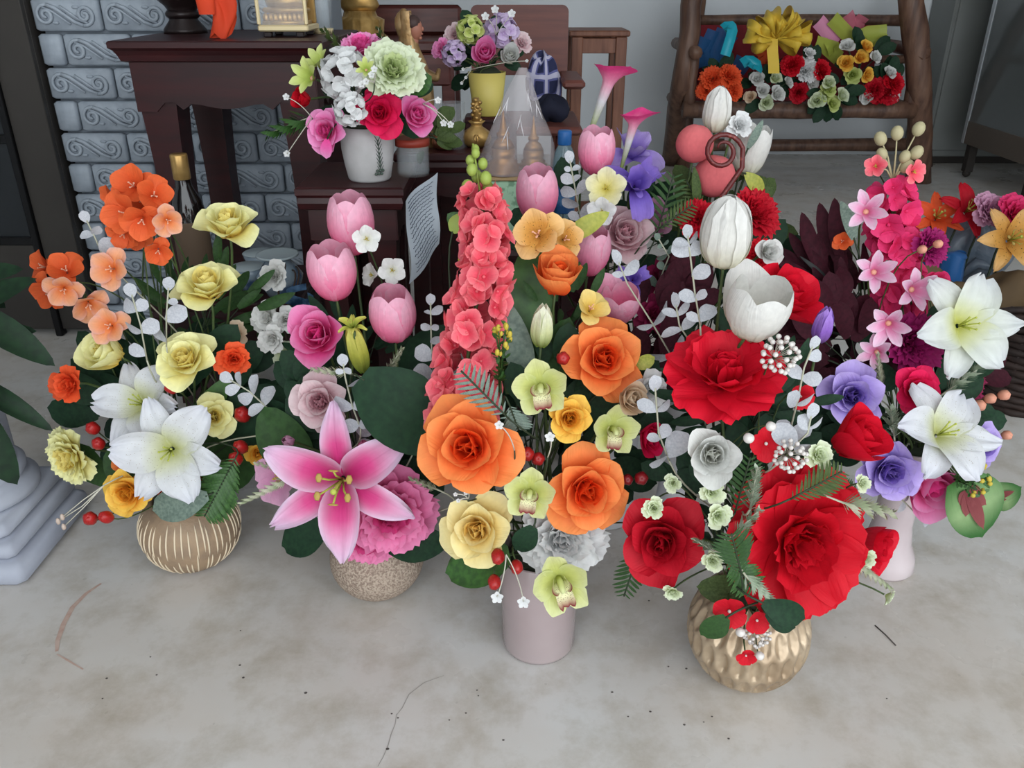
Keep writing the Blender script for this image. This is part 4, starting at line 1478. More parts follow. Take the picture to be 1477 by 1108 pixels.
def b_fluff(m, var):
    """filler sprig: small leaflets and yellow-green knobs along forked twigs"""
    mb = MB()
    kn = MB()
    for i in range(9):
        a = i * 2.4
        tip = Vector((.32 * cos(a) * (i % 4 + 1) / 4, .32 * sin(a) * (i % 4 + 1) / 4, .5 - .08 * (i % 4)))
        mb.tube([(0, 0, -.5), tip * .4, tip], .012, 4)
        for j in range(7):
            q = tip * (.2 + .8 * j / 6) - Vector((0, 0, .5 * (1 - (.2 + .8 * j / 6))))
            d = Vector((cos(j * 2.4 + a), sin(j * 2.4 + a), .5)).normalized()
            lm = petal(MB(), L=.13, W=.035, a0=0, a1=10, Rc=.3, b=.3, tm=.5, r=.9, rt=.1, nu=2, nv=3)
            lm.xf(T(q) @ frame(d, (0, 0, 1)))
            mb.add(lm.v, lm.f, lm.uv)
        kn.ball(tip, .05, 7, 5)
        kn.ball(tip * .82 + Vector((.05, 0, 0)), .038, 7, 5)
    return [('leaflets', mb.mesh('leaflets', m), I4), ('knobs', kn.mesh('knobs', MATS['knob_yellow']), I4)]

BUILD = {k[2:]: v for k, v in list(globals().items()) if k.startswith('b_') and callable(v)}

# pigments -------------------------------------------------------------------
mat('stamen_green', '#a9b04a', .6); mat('anther_pale', '#a98f4a', .8); mat('anther_brown', '#8a4a22', .8); mat('spadix_yellow', '#c9a637', .7)
mat('stamen_yellow', '#b9a640', .7); mat('stamen_peach', '#dba68a', .6); mat('pearl', '#cfc9c4', .25, coat=.5)
mat('wire_pale', '#b9b6a8', .5); mat('knob_yellow', '#b9a53a', .6)
mat('leaf_green', '#2f4d25', .6, col2='#263f1f', scale=14, spec=.25)
mat('leaf_dark', '#1f3a26', .6, col2='#182e20', scale=12, spec=.2)
mat('leaf_mid', '#3a6128', .5, col2='#28481f', scale=12)
mat('leaf_olive', '#46562c', .6, col2='#33421f', scale=20, spec=.25)
mat('leaf_grey', '#6f7f72', .6, col2='#55655c', scale=20)
mat('leaf_frost', '#a9b39f', .7, col2='#74856a', scale=60)
mat('leaf_white', '#b6b7bb', .7, col2='#a2a4ab', scale=14)
mat('leaf_burgundy', '#3c141f', .7, col2='#2e0f18', scale=14, spec=.15)
mat('leaf_black', '#1a1c1c', .6)
mat('stem_green', '#4a5d2f', .6, col2='#36482a', scale=30)
mat('stem_dark', '#26331f', .6); mat('stem_pale', '#a8a894', .6); mat('stem_brown', '#4b3a30', .7)
mat('spike_pale', '#b7b49f', .7, col2='#8f9a78', scale=50)
mat('bud_yellow', '#a9a647', .55, col2='#8c9438', scale=10)
mat('bud_green', '#8fa048', .55); mat('bud_tan', '#a39a78', .6); mat('bud_peach', '#c98a72', .55)
PM = {
    'yellow': lambda: petal_mat('yellow', '#dcbc58', '#eee0aa', mid='#ead48c'),
    'yellow_shaded': lambda: petal_mat('yellow_shaded', '#a98743', '#b99d5e', mid='#b0904e'),  # yellow with shade mixed into the colour, no bloom uses it
    'amber': lambda: petal_mat('amber', '#c98522', '#dcb14e', mid='#d79c36'),
    'cream_yellow': lambda: petal_mat('cream_yellow', '#d9ac4c', '#ddd09a', mid='#ddc57c'),
    'orange': lambda: petal_mat('orange', '#d4380f', '#ea8248', mid='#e2602a'),
    'orange_red': lambda: petal_mat('orange_red', '#d04a24', '#d8562f'),
    'orange_orchid': lambda: petal_mat('orange_orchid', '#c04a22', '#cc5c30'),
    'peach_orchid': lambda: petal_mat('peach_orchid', '#c9662c', '#d99a6a', edge='#d0a49c'),
    'gold_orchid': lambda: petal_mat('gold_orchid', '#b07a35', '#d8b078', mid='#c08c44', spots=(7, '#7a5a2c', .2)),
    'gold_petal': lambda: petal_mat('gold_petal', '#c6a23f', '#d9c27a'),
    'pink_tulip': lambda: petal_mat('pink_tulip', '#c9446e', '#dda0b6', mid='#d2698c', edge='#dfb0c2', edge_w=.35),
    'rose_pink': lambda: petal_mat('rose_pink', '#c9246e', '#d98ab4', mid='#d04c8c'),
    'hot_rose': lambda: petal_mat('hot_rose', '#d03c84', '#e091be', mid='#d860a0'),
    'pale_pink': lambda: petal_mat('pale_pink', '#cd93a2', '#d9c4c6', mid='#d3abb2'),
    'peony_pink': lambda: petal_mat('peony_pink', '#b52c66', '#d27aa2', mid='#c64a82'),
    'lily_pink': lambda: petal_mat('lily_pink', '#a02458', '#cf9cbc', mid='#b81c6a', edge='#d8c0d6', edge_w=.75, epow=2.6),
    'dusty_pink': lambda: petal_mat('dusty_pink', '#b06a90', '#c99ab4'),
    'white': lambda: petal_mat('white', '#d8d8c8', '#e2e2df', mid='#dededa'),
    'tulip_white': lambda: petal_mat('tulip_white', '#cdc9ae', '#d9d7d3', mid='#d6d3cc'),
    'bright_white': lambda: petal_mat('bright_white', '#dcdddc', '#e4e4e4'),
    'lily_white': lambda: petal_mat('lily_white', '#b6b878', '#d6d7de', mid='#d0d1d2', spots=(16, '#8f7a62', .13)),
    'lily_plain': lambda: petal_mat('lily_plain', '#b9ba62', '#d2d5d6', mid='#ccd0c6'),
    'greenwhite': lambda: petal_mat('greenwhite', '#aebf7a', '#d3dac0', mid='#c6d0a4'),
    'lime': lambda: petal_mat('lime', '#93a548', '#c4cc88', mid='#adba62'),
    'orchid_green': lambda: petal_mat('orchid_green', '#9fa552', '#c8cc92', mid='#b4b96c', edge='#cfd3a2', edge_w=.4),
    'orchid_green_shaded': lambda: petal_mat('orchid_green_shaded', '#7f8a3c', '#a3a95e', mid='#8f974a'),  # orchid green with shade put into the pigment, left unused
    'bud_white': lambda: petal_mat('bud_white', '#7f9440', '#dcdcc6', mid='#c6cc98'),
    'lily_bud': lambda: petal_mat('lily_bud', '#6f8432', '#c3bd63', mid='#a8a845'),
    'coral': lambda: petal_mat('coral', '#cc3a50', '#d8626c', mid='#d04a5c', edge='#e08c90', edge_w=.3),
    'red': lambda: petal_mat('red', '#b00c1e', '#b80f22'),
    'bright_red': lambda: petal_mat('bright_red', '#ba0d24', '#c01028'),
    'deep_red': lambda: petal_mat('deep_red', '#a00d1f', '#a80f22'),
    'crimson_rose': lambda: petal_mat('crimson_rose', '#c4164a', '#cc1c50'),
    'hot_pink': lambda: petal_mat('hot_pink', '#c02456', '#cc3468'),
    'magenta_ball': lambda: petal_mat('magenta_ball', '#821754', '#8a1a58'),
    'wine': lambda: petal_mat('wine', '#70183a', '#7a1a40'),
    'purple': lambda: petal_mat('purple', '#4a2f86', '#8a72c0', mid='#6650a4'),
    'lavender': lambda: petal_mat('lavender', '#6f55ae', '#b3a0d6', mid='#967fc6'),
    'purple_bud': lambda: petal_mat('purple_bud', '#6b4a80', '#9a78c2', mid='#8058ac'),
    'lilac': lambda: petal_mat('lilac', '#b394c4', '#cbbad4'),
    'star_pink': lambda: petal_mat('star_pink', '#c0557f', '#dcb6cc', mid='#d48db0', edge='#dfc6d6', edge_w=.5),
    'calla': lambda: petal_mat('calla', '#8f9f5a', '#c93c78', mid='#cfccd0'),
    'peach': lambda: petal_mat('peach', '#ac4a50', '#b85e60', rough=.95, tl=.0),
    'cream': lambda: petal_mat('cream', '#cfae8a', '#d9c6ae'),
    'alstro': lambda: petal_mat('alstro', '#c9bd62', '#d8d3b2'),
    'berry_red': lambda: mat('berry_red', '#b21f1c', .4, col2='#8a1416', scale=20),
    'berry_dark': lambda: mat('berry_dark', '#7a1018', .4),
    'pearl': lambda: MATS['pearl'],
}

# ---------------------------------------------------------------- arrangements: each has a mouth that its stems leave from
ARR = {}

def vec(n):
    """(right, up, towards the viewer) to world"""
    return Vector((n[0], -n[2], n[1]))

SUBPART = {'anthers': 'stamens', 'beads': 'wires', 'knobs': 'leaflets', 'spadix': 'spathe'}

# ---- room check: every thing registers its surface, later things are set where they do not cut through it
import numpy as np
from mathutils.bvhtree import BVHTree
REG = []                                    # (owner name, low corner, high corner, tree)
GEO = {}

def geo(me):
    if me.name not in GEO:
        v = np.empty(len(me.vertices) * 3)
        me.vertices.foreach_get('co', v)
        GEO[me.name] = (v.reshape(-1, 3), [tuple(p.vertices) for p in me.polygons])
    return GEO[me.name]

def surface(parts):
    """parts: (mesh, world matrix) -> low, high, tree"""
    V, Fs, n = [], [], 0
    for me, M in parts:
        v, f = geo(me)
        R = np.array(M)
        V.append(v @ R[:3, :3].T + R[:3, 3])
        Fs += [tuple(i + n for i in q) for q in f] if n else f
        n += len(v)
    V = np.concatenate(V)
    return V.min(0), V.max(0), BVHTree.FromPolygons(V.tolist(), Fs)

BOX = [np.zeros((0, 3)), np.zeros((0, 3))]

def hits(sf, skip=()):
    lo, hi, tree = sf
    if len(BOX[0]) != len(REG):
        BOX[0] = np.array([r_[1] for r_ in REG])
        BOX[1] = np.array([r_[2] for r_ in REG])
    n = 0
    for i in np.nonzero(((BOX[0] <= hi) & (BOX[1] >= lo)).all(1))[0]:
        if REG[i][0] not in skip:
            n += len(tree.overlap(REG[i][3]))
    return n

def register(own, sf):
    REG.append((own, sf[0], sf[1], sf[2]))

def register_tree(o, only=None):
    """register a finished thing with all its parts"""
    parts = []
    def walk(x, M):
        Mx = M @ (Matrix.Translation(x.location) if x.type == 'EMPTY' else x.matrix_basis)
        if x.type == 'MESH' and len(x.data.polygons) and (only is None or x.name.split('.')[0] in only):
            parts.append((x.data, Mx))
        for c in x.children:
            walk(c, Mx)
    walk(o, Matrix.Identity(4))
    if parts:
        register(o.name, surface(parts))

for o_ in list(bpy.data.objects):
    if o_.parent is None and o_.type in ('EMPTY', 'MESH') and o_.name not in ('floor', 'ceiling'):
        register_tree(o_)

def offsets(reach=.09, step=.0075):
    out = [0.0]
    for i in range(1, int(reach / step) + 1):
        out += [-i * step, i * step]
    return out
OFFS = offsets()

def settle(gen, offs=None, skip=()):
    """gen(off) gives the parts (name, mesh, world matrix, parent index) with the thing slid along its lines of sight;
    the smallest slide that clears every neighbour is kept"""
    best = None
    for off in (offs or OFFS):
        parts = gen(off)
        sf = surface([(p[1], p[2]) for p in parts])
        n = hits(sf, skip)
        if best is None or n < best[0]:
            best = (n, parts, sf, off)
        if n == 0:
            break
    return best

def put(root, best):
    """link the settled parts under their thing"""
    base = Matrix.Translation(-Vector(root.location))
    objs = []
    for name, me, Mw, par in best[1]:
        if par is None:
            objs.append(link(name, me, root, base @ Mw))
        else:
            pm_ = best[1][par][2]
            objs.append(link(name, me, objs[par], pm_.inverted() @ Mw))
    register(root.name, best[2])
    return objs

STEMQ = []

def stem_to(root, mouth, under, n, r, m, seg=5):
    STEMQ.append((root, Vector(mouth), Vector(under), Vector(n), r, m, seg, ARR_R[0]))

def run_stems():
    """stems last: each takes the free path it finds between its foam and its bloom"""
    for q, (root, mouth, under, n, r, m, seg, R) in enumerate(STEMQ):
        random.seed(q + 1)
        best = None
        for k_ in range(110):
            a = random.uniform(0, 6.28)
            rr = R * .85 * random.random() ** .5
            start = Vector((rr * cos(a), rr * sin(a), .004))
            d = (under - start).length
            bl_ = (.0, .2, .35, .5, .7)[k_ % 5] if k_ else 0
            c1 = start + Vector((random.uniform(-.25, .25), random.uniform(-.1, .35), .35 + bl_ * random.uniform(-.5, .5))) * d * (.5 + bl_)
            c2 = under - n * min(.35 * d, .12) * random.uniform(.5, 1.2) + Vector((random.uniform(-1, 1), random.uniform(-.3, 1), random.uniform(-1, 1))) * .03 * bl_
            pts = []
            N = 12
            for i in range(N + 1):
                t = i / N
                pts.append(start * (1 - t) ** 3 + c1 * 3 * t * (1 - t) ** 2 + c2 * 3 * t * t * (1 - t) + under * t ** 3)
            mb = MB().tube(pts, r, seg)
            V = np.array(mb.v) + np.array(mouth)
            sf = (V.min(0), V.max(0), BVHTree.FromPolygons(V.tolist(), mb.f))
            h = hits(sf, (root.name,))
            if best is None or h < best[0]:
                best = (h, mb, sf)
            if h == 0:
                break
        best[1].obj('stem', m, root)
        register(root.name, best[2])

ARR_R = [0.04]

def root_for(arr, name, label, cat, group=None):
    mouth, R = ARR[arr]
    ARR_R[0] = R
    return thing(name, label, cat, mouth, group), mouth

def flower(arr, kind, pm, name, label, px, py, w, D, n=(0, .5, 1), roll=0.0, asp=(1, 1, 1), var=0, cat='flower', group=None,
           stem='stem_green', sr=.0022, under=.28, leaves=0):
    root, mouth = root_for(arr, name, label, cat, group)
    pr = proto(kind, pm, var)
    keep = {}
    def gen(off):
        head = P(px, py, D + off)
        s = w * mpp(head) * (.9 if kind == 'berry' else 1)
        nv = vec(n).normalized()
        if n[2] >= .75 and kind != 'calla':      # blooms that look at the viewer look up a little too
            nv = (nv + .4 * (CAM - head).normalized()).normalized()
        HM = T(head) @ aim(nv, roll) @ S(s * asp[0], s * asp[1], s * asp[2])
        keep[off] = (head, nv, s)
        parts, last = [], {}
        for pn, me, M in pr:
            par = last.get(SUBPART.get(pn))
            parts.append((pn, me, HM @ M, par))
            last[pn] = len(parts) - 1
        return parts
    best = settle(gen)
    put(root, best)
    head, nv, s = keep[best[3]]
    stem_to(root, mouth, head - mouth - nv * under * s * asp[2], nv, sr, MATS[stem])
    return root

LEAFM = {}

def leaf_mesh(shape, m):
    key = (shape, m.name)
    if key not in LEAFM:
        kw = {
            'round': dict(L=1, W=.42, a0=-8, a1=14, Rc=1.2, b=.25, tm=.55, r=.45, rt=.2),
            'oval': dict(L=1, W=.30, a0=-10, a1=18, Rc=.8, b=.25, tm=.5, r=.75, rt=.08, pt=.06),
            'blade': dict(L=1, W=.15, a0=-8, a1=22, Rc=.3, b=.4, tm=.45, r=.9, rt=.03, pt=.03),
            'needle': dict(L=1, W=.085, a0=-14, a1=30, Rc=.2, b=.5, tm=.4, r=.9, rt=.03),
            'strap': dict(L=1, W=.06, a0=-12, a1=40, Rc=.1, b=.6, tm=.4, r=.9, rt=.03),
            'broad': dict(L=1, W=.36, a0=-6, a1=24, Rc=1.1, b=.35, tm=.42, r=.86, rt=.04, pt=.06, ruf=.02, fr=4, nu=8, nv=9),
        }[shape]
        LEAFM[key] = petal(MB(), **{**dict(nu=6, nv=8), **kw}).mesh('leaf', m)
    return LEAFM[key]

def leaf_stem(arr, label, base, tip, D, shape, mk, wid=1.0, face=(0, .4, 1), D2=None, name='foliage_sprig', cat='leaf', group=None):
    """a single leaf given by the pixels of its foot and tip"""
    root, mouth = root_for(arr, name, label, cat, group)
    me = leaf_mesh(shape, MATS[mk])
    keep = {}
    def gen(off):
        a, b = P(*base, D + off), P(*tip, (D2 if D2 else D) + off)
        L = (b - a).length
        keep[off] = (a, b, L)
        return [('leaf', me, T(a) @ frame(b - a, vec(face)) @ S(L * wid, L, L), None)]
    best = settle(gen)
    put(root, best)
    a, b, L = keep[best[3]]
    stem_to(root, mouth, a - mouth + (b - a).normalized() * .04 * L, (b - a).normalized(), .0016, MATS['stem_dark'])
    return root

def sprig(arr, label, pts, D, lw, mk='leaf_white', shape='round', n=None, name='eucalyptus_sprig', cat='foliage', stem='stem_pale', D2=None, seed=1, group=None, both=True, endleaf=True):
    """leafy sprig along pixel points: paired leaves, each its own part"""
    root, mouth = root_for(arr, name, label, cat, group)
    D2 = D2 or D
    m = len(pts)
    me = leaf_mesh(shape, MATS[mk])
    keep = {}
    def gen(off):
        W = [P(x, y, D + off + (D2 - D) * i / max(1, m - 1)) for i, (x, y) in enumerate(pts)]
        L = sum((b - a).length for a, b in zip(W, W[1:]))
        k = mpp(W[0])
        nn = n or max(2, int(L / (lw * k * .8)))
        random.seed(seed)
        def at(t):
            q = t * (m - 1)
            i = min(m - 2, int(q))
            return W[i].lerp(W[i + 1], q - i), (W[i + 1] - W[i]).normalized()
        tw = MB().tube(W, [.0013] * m, 5).mesh('twig', MATS[stem])
        parts = [('twig', tw, I4, None)]
        for i in range(nn):
            t = (i + .25) / nn
            p, d = at(min(1, t))
            side = d.cross(Vector((0, -1, .3))).normalized()
            for s_ in ((-1, 1) if both else ((-1) ** i,)):
                sz = lw * k * random.uniform(.6, 1.25) * (1 - .5 * t)
                lone = random.random()
                pick = None
                for tr in range(7):                       # each leaf turns about its node until it is clear
                    dirv = (side * s_ * random.uniform(.7, 1) + d * random.uniform(.15, .75) + Vector((0, random.uniform(-.5, .5), random.uniform(-.2, .3)))).normalized()
                    fc = Vector((random.uniform(-1, 1), -.8, random.uniform(-.5, 1.1)))
                    M = T(p) @ frame(dirv, fc) @ S(sz * random.uniform(.75, 1.1), sz, sz)
                    if lone >= .86:
                        break
                    h = hits(surface([(me, M)]))
                    if pick is None or h < pick[0]:
                        pick = (h, M)
                    if h == 0:
                        break
                if pick:
                    parts.append(('leaf', me, pick[1], None))
        if endleaf:
            p, d = at(1)
            parts.append(('leaf', me, T(p - d * .1 * lw * k) @ frame(d, (.3, -1, .4)) @ S(lw * k * .55), None))
        keep[off] = (W[0], (W[1] - W[0]).normalized())
        return parts
    best = settle(gen, offsets(.07, .01))
    put(root, best)
    p0, d0 = keep[best[3]]
    stem_to(root, mouth, p0 - mouth, d0, .0014, MATS[stem])
    return root

def spike(arr, label, a, b, D, wpx, mk='spike_pale', D2=None, name='feathery_sprig', group=None, dens=1.0, cat='foliage', needle=.5, stem='stem_pale'):
    """fuzzy spike: tiny needles all round a stalk (too small to count)"""
    root, mouth = root_for(arr, name, label, cat, group)
    keep = {}
    def gen(off):
        A, B = P(*a, D + off), P(*b, (D2 or D) + off)
        L = (B - A).length
        k = mpp(A) * wpx
        mb = MB()
        n = int(L / (k * .10) * dens)
        z = (B - A).normalized()
        x = z.orthogonal().normalized()
        y = z.cross(x)
        for i in range(n):
            t = i / n
            az = i * 2.4
            for q in range(3):
                d = (x * cos(az + q * 2.09) + y * sin(az + q * 2.09)) * .8 + z * .8
                p = A.lerp(B, t)
                e = p + d.normalized() * k * .85 * (1 - .6 * t)
                s_ = (e - p).cross(z).normalized() * k * .10
                o = len(mb.v)
                mid = p.lerp(e, .55)
                mb.v += [tuple(p), tuple(mid + s_), tuple(e), tuple(mid - s_)]
                mb.uv += [(.5, 0), (1, .5), (.5, 1), (0, .5)]
                mb.f.append((o, o + 1, o + 2, o + 3))
        keep[off] = (A, z)
        return [('needles', mb.mesh('needles', MATS[mk], False), I4, None), ('twig', MB().tube([A, B], [.0016, .0008], 5).mesh('twig', MATS[stem]), I4, None)]
    best = settle(gen, offsets(.09, .01))
    put(root, best)[0]['kind'] = 'stuff'
    A, z = keep[best[3]]
    stem_to(root, mouth, A - mouth, z, .0014, MATS[stem])
    return root

def fern(arr, label, a, b, D, wpx, mk='leaf_green', D2=None, face=(0, .4, 1), n=16, name='fern_frond', group=None, bend=0.0):
    """frond: leaflets in two rows along a rib, each leaflet a part"""
    root, mouth = root_for(arr, name, label, 'foliage', group)
    me = leaf_mesh('needle', MATS[mk])
    n = int(n * 1.3)
    keep = {}
    def gen(off):
        A, B = P(*a, D + off), P(*b, (D2 or D) + off)
        z = (B - A).normalized()
        f = vec(face).normalized()
        side = z.cross(f).normalized()
        k = mpp(A) * wpx
        random.seed(len(label))
        def at(t):
            return A.lerp(B, t) + side * bend * k * sin(pi * t)
        parts = [('rib', MB().tube([at(i / 5) for i in range(6)], [.0014] * 6, 5).mesh('rib', MATS['stem_dark']), I4, None)]
        for i in range(n):
            t = (i + .5) / n
            p = at(t)
            sz = k * .55 * sin(pi * (.12 + .8 * (1 - t)))
            for s_ in (-1, 1):
                parts.append(('leaflet', me, T(p) @ frame(side * s_ + z * .75 + f * random.uniform(-.15, .25), f) @ S(sz), None))
        keep[off] = (A, z)
        return parts
    best = settle(gen, offsets(.1, .01))
    put(root, best)
    A, z = keep[best[3]]
    stem_to(root, mouth, A - mouth, z, .0014, MATS['stem_dark'])
    return root

def filler(arr, label, c, D, r, n, mk, shape='oval', lpx=45, seed=1, name='foliage_bunch', group=None, up=.25, cat='foliage'):
    """bunch of leaves radiating from the vase mouth to fill the arrangement's heart"""
    root, mouth = root_for(arr, name, label, cat, group)
    FILLQ.append((root, mouth, c, D, r, n, mk, shape, lpx, seed, up))
    return root

FILLQ = []

def run_fillers():
    """leaves go in after every bloom has its place and fill only the room left between them"""
    for root, mouth, c, D, r, n, mk, shape, lpx, seed, up in FILLQ:
        random.seed(seed)
        C = P(*c, D)
        k = mpp(C)
        me = leaf_mesh(shape, MATS[mk])
        parts = []
        for i in range(int(n * 1.6)):
            best = None
            for tr in range(26):
                a = random.uniform(0, 2 * pi)
                z = random.uniform(-.85, .9)
                q = math.sqrt(max(0, 1 - z * z))
                d = Vector((q * cos(a), .12 + .8 * abs(q * sin(a)), z))
                p = C + d * r * k * random.uniform(.35, 1.05)
                dirv = (d + Vector((random.uniform(-.3, .3), -.2, up))).normalized()
                sz = lpx * k * random.uniform(.8, 1.3) * (1 if tr < 12 else .7)
                M = T(p) @ frame(dirv, Vector((d.x * .3 + random.uniform(-.4, .4), -1, .5 + random.uniform(-.3, .4)))) @ S(sz)
                sf = surface([(me, M)])
                h = hits(sf)
                if best is None or h < best[0]:
                    best = (h, M)
                if h == 0:
                    break
            parts.append((best[0], M if best[0] == 0 else best[1], p))
        for j, (h, M, p) in enumerate(parts):
            link('leaf', me, root, T(-mouth) @ M)
        register(root.name, surface([(me, M) for h, M, p in parts]))
        # one main stalk up into the bunch and short twigs off it to every few leaves
        main = [Vector((0, 0, .004)), (C - mouth) * .5 + Vector((0, .01, 0)), C - mouth + Vector((0, .02, 0))]
        Rm = [R_m for m_, R_m in ARR.values() if (m_ - mouth).length < 1e-4][0]
        tws = [main] + [[main[1].lerp(main[2], .6), M.translation - mouth] for h, M, p in parts[::4]]
        for path in tws:
            best = None
            for tr in range(60 if path is main else 16):
                amp = .02 + .0012 * tr
                p0 = path[0]
                if path is main:
                    an = random.uniform(0, 6.28)
                    p0 = Vector((Rm * .8 * cos(an) * random.random(), Rm * .8 * sin(an) * random.random(), .004))
                pts = [p0] + [q + Vector((random.uniform(-1, 1), random.uniform(-.4, 1), random.uniform(-.6, .6))) * amp * (tr > 0) for q in path[1:-1]] + [path[-1]]
                if len(pts) == 2:
                    pts.insert(1, pts[0].lerp(pts[1], .5) + Vector((random.uniform(-1, 1), random.uniform(-.3, 1), random.uniform(-1, 1))) * .02 * (tr > 0))
                mb = MB().tube(pts, .001, 4)
                V = np.array(mb.v) + np.array(mouth)
                sf = (V.min(0), V.max(0), BVHTree.FromPolygons(V.tolist(), mb.f))
                h = hits(sf, (root.name,))
                if best is None or h < best[0]:
                    best = (h, mb, sf)
                if h == 0:
                    break
            if best[0] == 0 or path is main:
                best[1].obj('twig', MATS['stem_dark'], root)
                register(root.name, best[2])

def floret_spike(arr, label, pts, D, w0, w1, fl, pm, n, name='stock_spike', top='bud_green', D2=None, seed=3, cat='flower', topn=9):
    """spike crowded with four-petalled florets, each floret a part"""
    root, mouth = root_for(arr, name, label, cat)
    D2 = D2 or D
    m = len(pts)
    mat_ = PM[pm]()
    key = ('floret', pm)
    if key not in PROTO:
        PROTO[key] = [floret_mesh(mat_, 4), floret_mesh(mat_, 5, .2, 66), floret_mesh(mat_, 4, .25, 40)]
    keep = {}
    def gen(off):
        W = [P(x, y, D + off + (D2 - D) * i / (m - 1)) for i, (x, y) in enumerate(pts)]
        k = mpp(W[0])
        random.seed(seed)
        def at(t):
            q = t * (m - 1)
            i = min(m - 2, int(q))
            return W[i].lerp(W[i + 1], q - i), (W[i + 1] - W[i]).normalized()
        parts = []
        for i in range(n):
            t = (i + .5) / n
            p, d = at(t)
            x = d.orthogonal().normalized()
            y = d.cross(x)
            a = i * rad(137.5)
            rr = (w0 + (w1 - w0) * t) * k / 2
            o = (x * cos(a) + y * sin(a))
            rr2 = max(.2 * rr, rr - fl * k * .25)
            o = (o + Vector((random.uniform(-.35, .35), random.uniform(-.35, .35), random.uniform(-.35, .35)))).normalized()
            rr2 *= random.uniform(.75, 1.15)
            M = T(p + o * rr2) @ aim((o + d * random.uniform(-.2, .8) + Vector((random.uniform(-.4, .4), -.2, 0))).normalized(), i * 1.3) @ S(fl * k * random.uniform(.8, 1.3) * (1 - .22 * t))
            parts.append(('floret', PROTO[key][i % 3], M, None))
        parts.append(('stalk', MB().tube(W, [.004] + [.003] * (m - 1), 6).mesh('stalk', MATS['stem_green']), I4, None))
        bm = MB()
        p, d = at(1)
        for i in range(topn):
            a = i * 2.4
            x = d.orthogonal().normalized(); y = d.cross(x)
            q = p + d * (fl * k * .14 * i) + (x * cos(a) + y * sin(a)) * fl * k * (.34 - .03 * i)
            bm.ball(q, fl * k * (.19 - .01 * i), 8, 6, (1, 1, 1.2))
        if topn:
            bm.tube([p, p + d * fl * k * .14 * topn], .0015, 4)
            parts.append(('buds', bm.mesh('buds', MATS[top]), I4, None))
        keep[off] = (W[0], (W[1] - W[0]).normalized())
        return parts
    best = settle(gen, offsets(.05, .01))
    put(root, best)
    p0, d0 = keep[best[3]]
    stem_to(root, mouth, p0 - mouth, d0, .003, MATS['stem_green'])
    return root

def wire_flowers(arr, label, a, pts, D, r=7, name='wire_spray', group=None):
    """thin pale wires that end in tiny white star flowers"""
    root, mouth = root_for(arr, name, label, 'flower', group)
    if 'tiny_star' not in PROTO:
        PROTO['tiny_star'] = floret_mesh(PM['bright_white'](), 5, .17, 80)
    keep = {}
    def gen(off):
        A = P(*a, D + off)
        parts = []
        for (x, y) in pts:
            q = P(x, y, D - .01 + off)
            mid = A.lerp(q, .55) + Vector((.006, -.004, .008))
            wp = [A * (1 - t_) ** 2 + mid * 2 * t_ * (1 - t_) + q * t_ * t_ for t_ in [j / 7 for j in range(8)]]
            parts.append(('wire', MB().tube(wp, .0009, 4).mesh('wire', MATS['wire_pale']), I4, None))
            parts.append(('tiny_flower', PROTO['tiny_star'], T(q) @ aim((0, -1, .3)) @ S(2 * r * mpp(q)), len(parts) - 1))
        keep[off] = A
        return parts
    best = settle(gen, offsets(.08, .008))
    put(root, best)
    stem_to(root, mouth, keep[best[3]] - mouth, Vector((0, -.3, 1)).normalized(), .0012, MATS['stem_dark'])
    return root
# ---------------------------------------------------------------- vases on the floor
def vase_at(key, name, label, px, D, prof, m, mouth_z, mouth_r, fn=None, seg=48, z=0.0, cat='vase'):
    c = Vector((XP(px, D, z + .05), D, z))
    t = thing(name, label, cat, c)
    ARR[key] = (c + Vector((0, 0, mouth_z)), mouth_r)
    b = MB().lathe(prof, seg, fn=fn).obj('vase_body', m, t)
    foam = MB().lathe([(0, mouth_z - .03), (mouth_r * .96, mouth_z - .03), (mouth_r * .96, mouth_z + .002), (mouth_r * .6, mouth_z + .014), (0, mouth_z + .018)], 20)
    foam.obj('foam', mat('dark_foam', '#2b3324', .9), t)
    if key != 'I':
        register_tree(t, ('vase_body',))
    return t, c

def round_prof(R, H, foot, mouth, n=14):
    pr = [(0, 0), (foot, 0)]
    for i in range(1, n):
        u = i / n
        a0 = math.asin(foot / R); a1 = pi - math.asin(mouth / R)
        a = a0 + (a1 - a0) * u
        z0, z1 = -cos(a0), -cos(a1)
        pr.append((R * sin(a), H * (-cos(a) - z0) / (z1 - z0)))
    pr += [(mouth, H), (mouth - .005, H), (mouth - .006, H - .03), (0, H - .03)]
    return pr

VA, VB, VC, VD, VE, VF, VG = 1.285, 1.205, 1.063, 1.0, 1.266, 1.43, 1.40
t, c = vase_at('A', 'round_vase', 'round beige vase carved with pale slanting streaks', 278, VA, round_prof(.091, .142, .04, .06), mat('beige_ceramic', '#9a8268', .6, col2='#8a7560', scale=40, bump=.15, bscale=120), .142, .056)
m_streak = mat('pale_streak', '#dccbb0', .6)
random.seed(21)
for k_ in range(88):
    a0 = k_ * 2 * pi / 44 + random.uniform(-.04, .04)
    half = k_ // 44
    pts = []
    u0, u1 = (.08, .5) if half == 0 else (.42, .9)
    u0 += random.uniform(0, .12); u1 += random.uniform(-.12, .05)
    for i in range(7):
        u = u0 + (u1 - u0) * i / 6
        aa = rad(26 + 112 * u)
        r = .0912 * sin(aa)
        z = .142 * (-cos(aa) + cos(rad(26))) / (cos(rad(26)) - cos(rad(139)))
        an = a0 + .12 * u + half * .1
        pts.append((r * cos(an), r * sin(an), z))
    MB().tube(pts, [.0003, .0013, .0016, .0016, .0016, .0013, .0003], 5).obj('streak', m_streak, t)

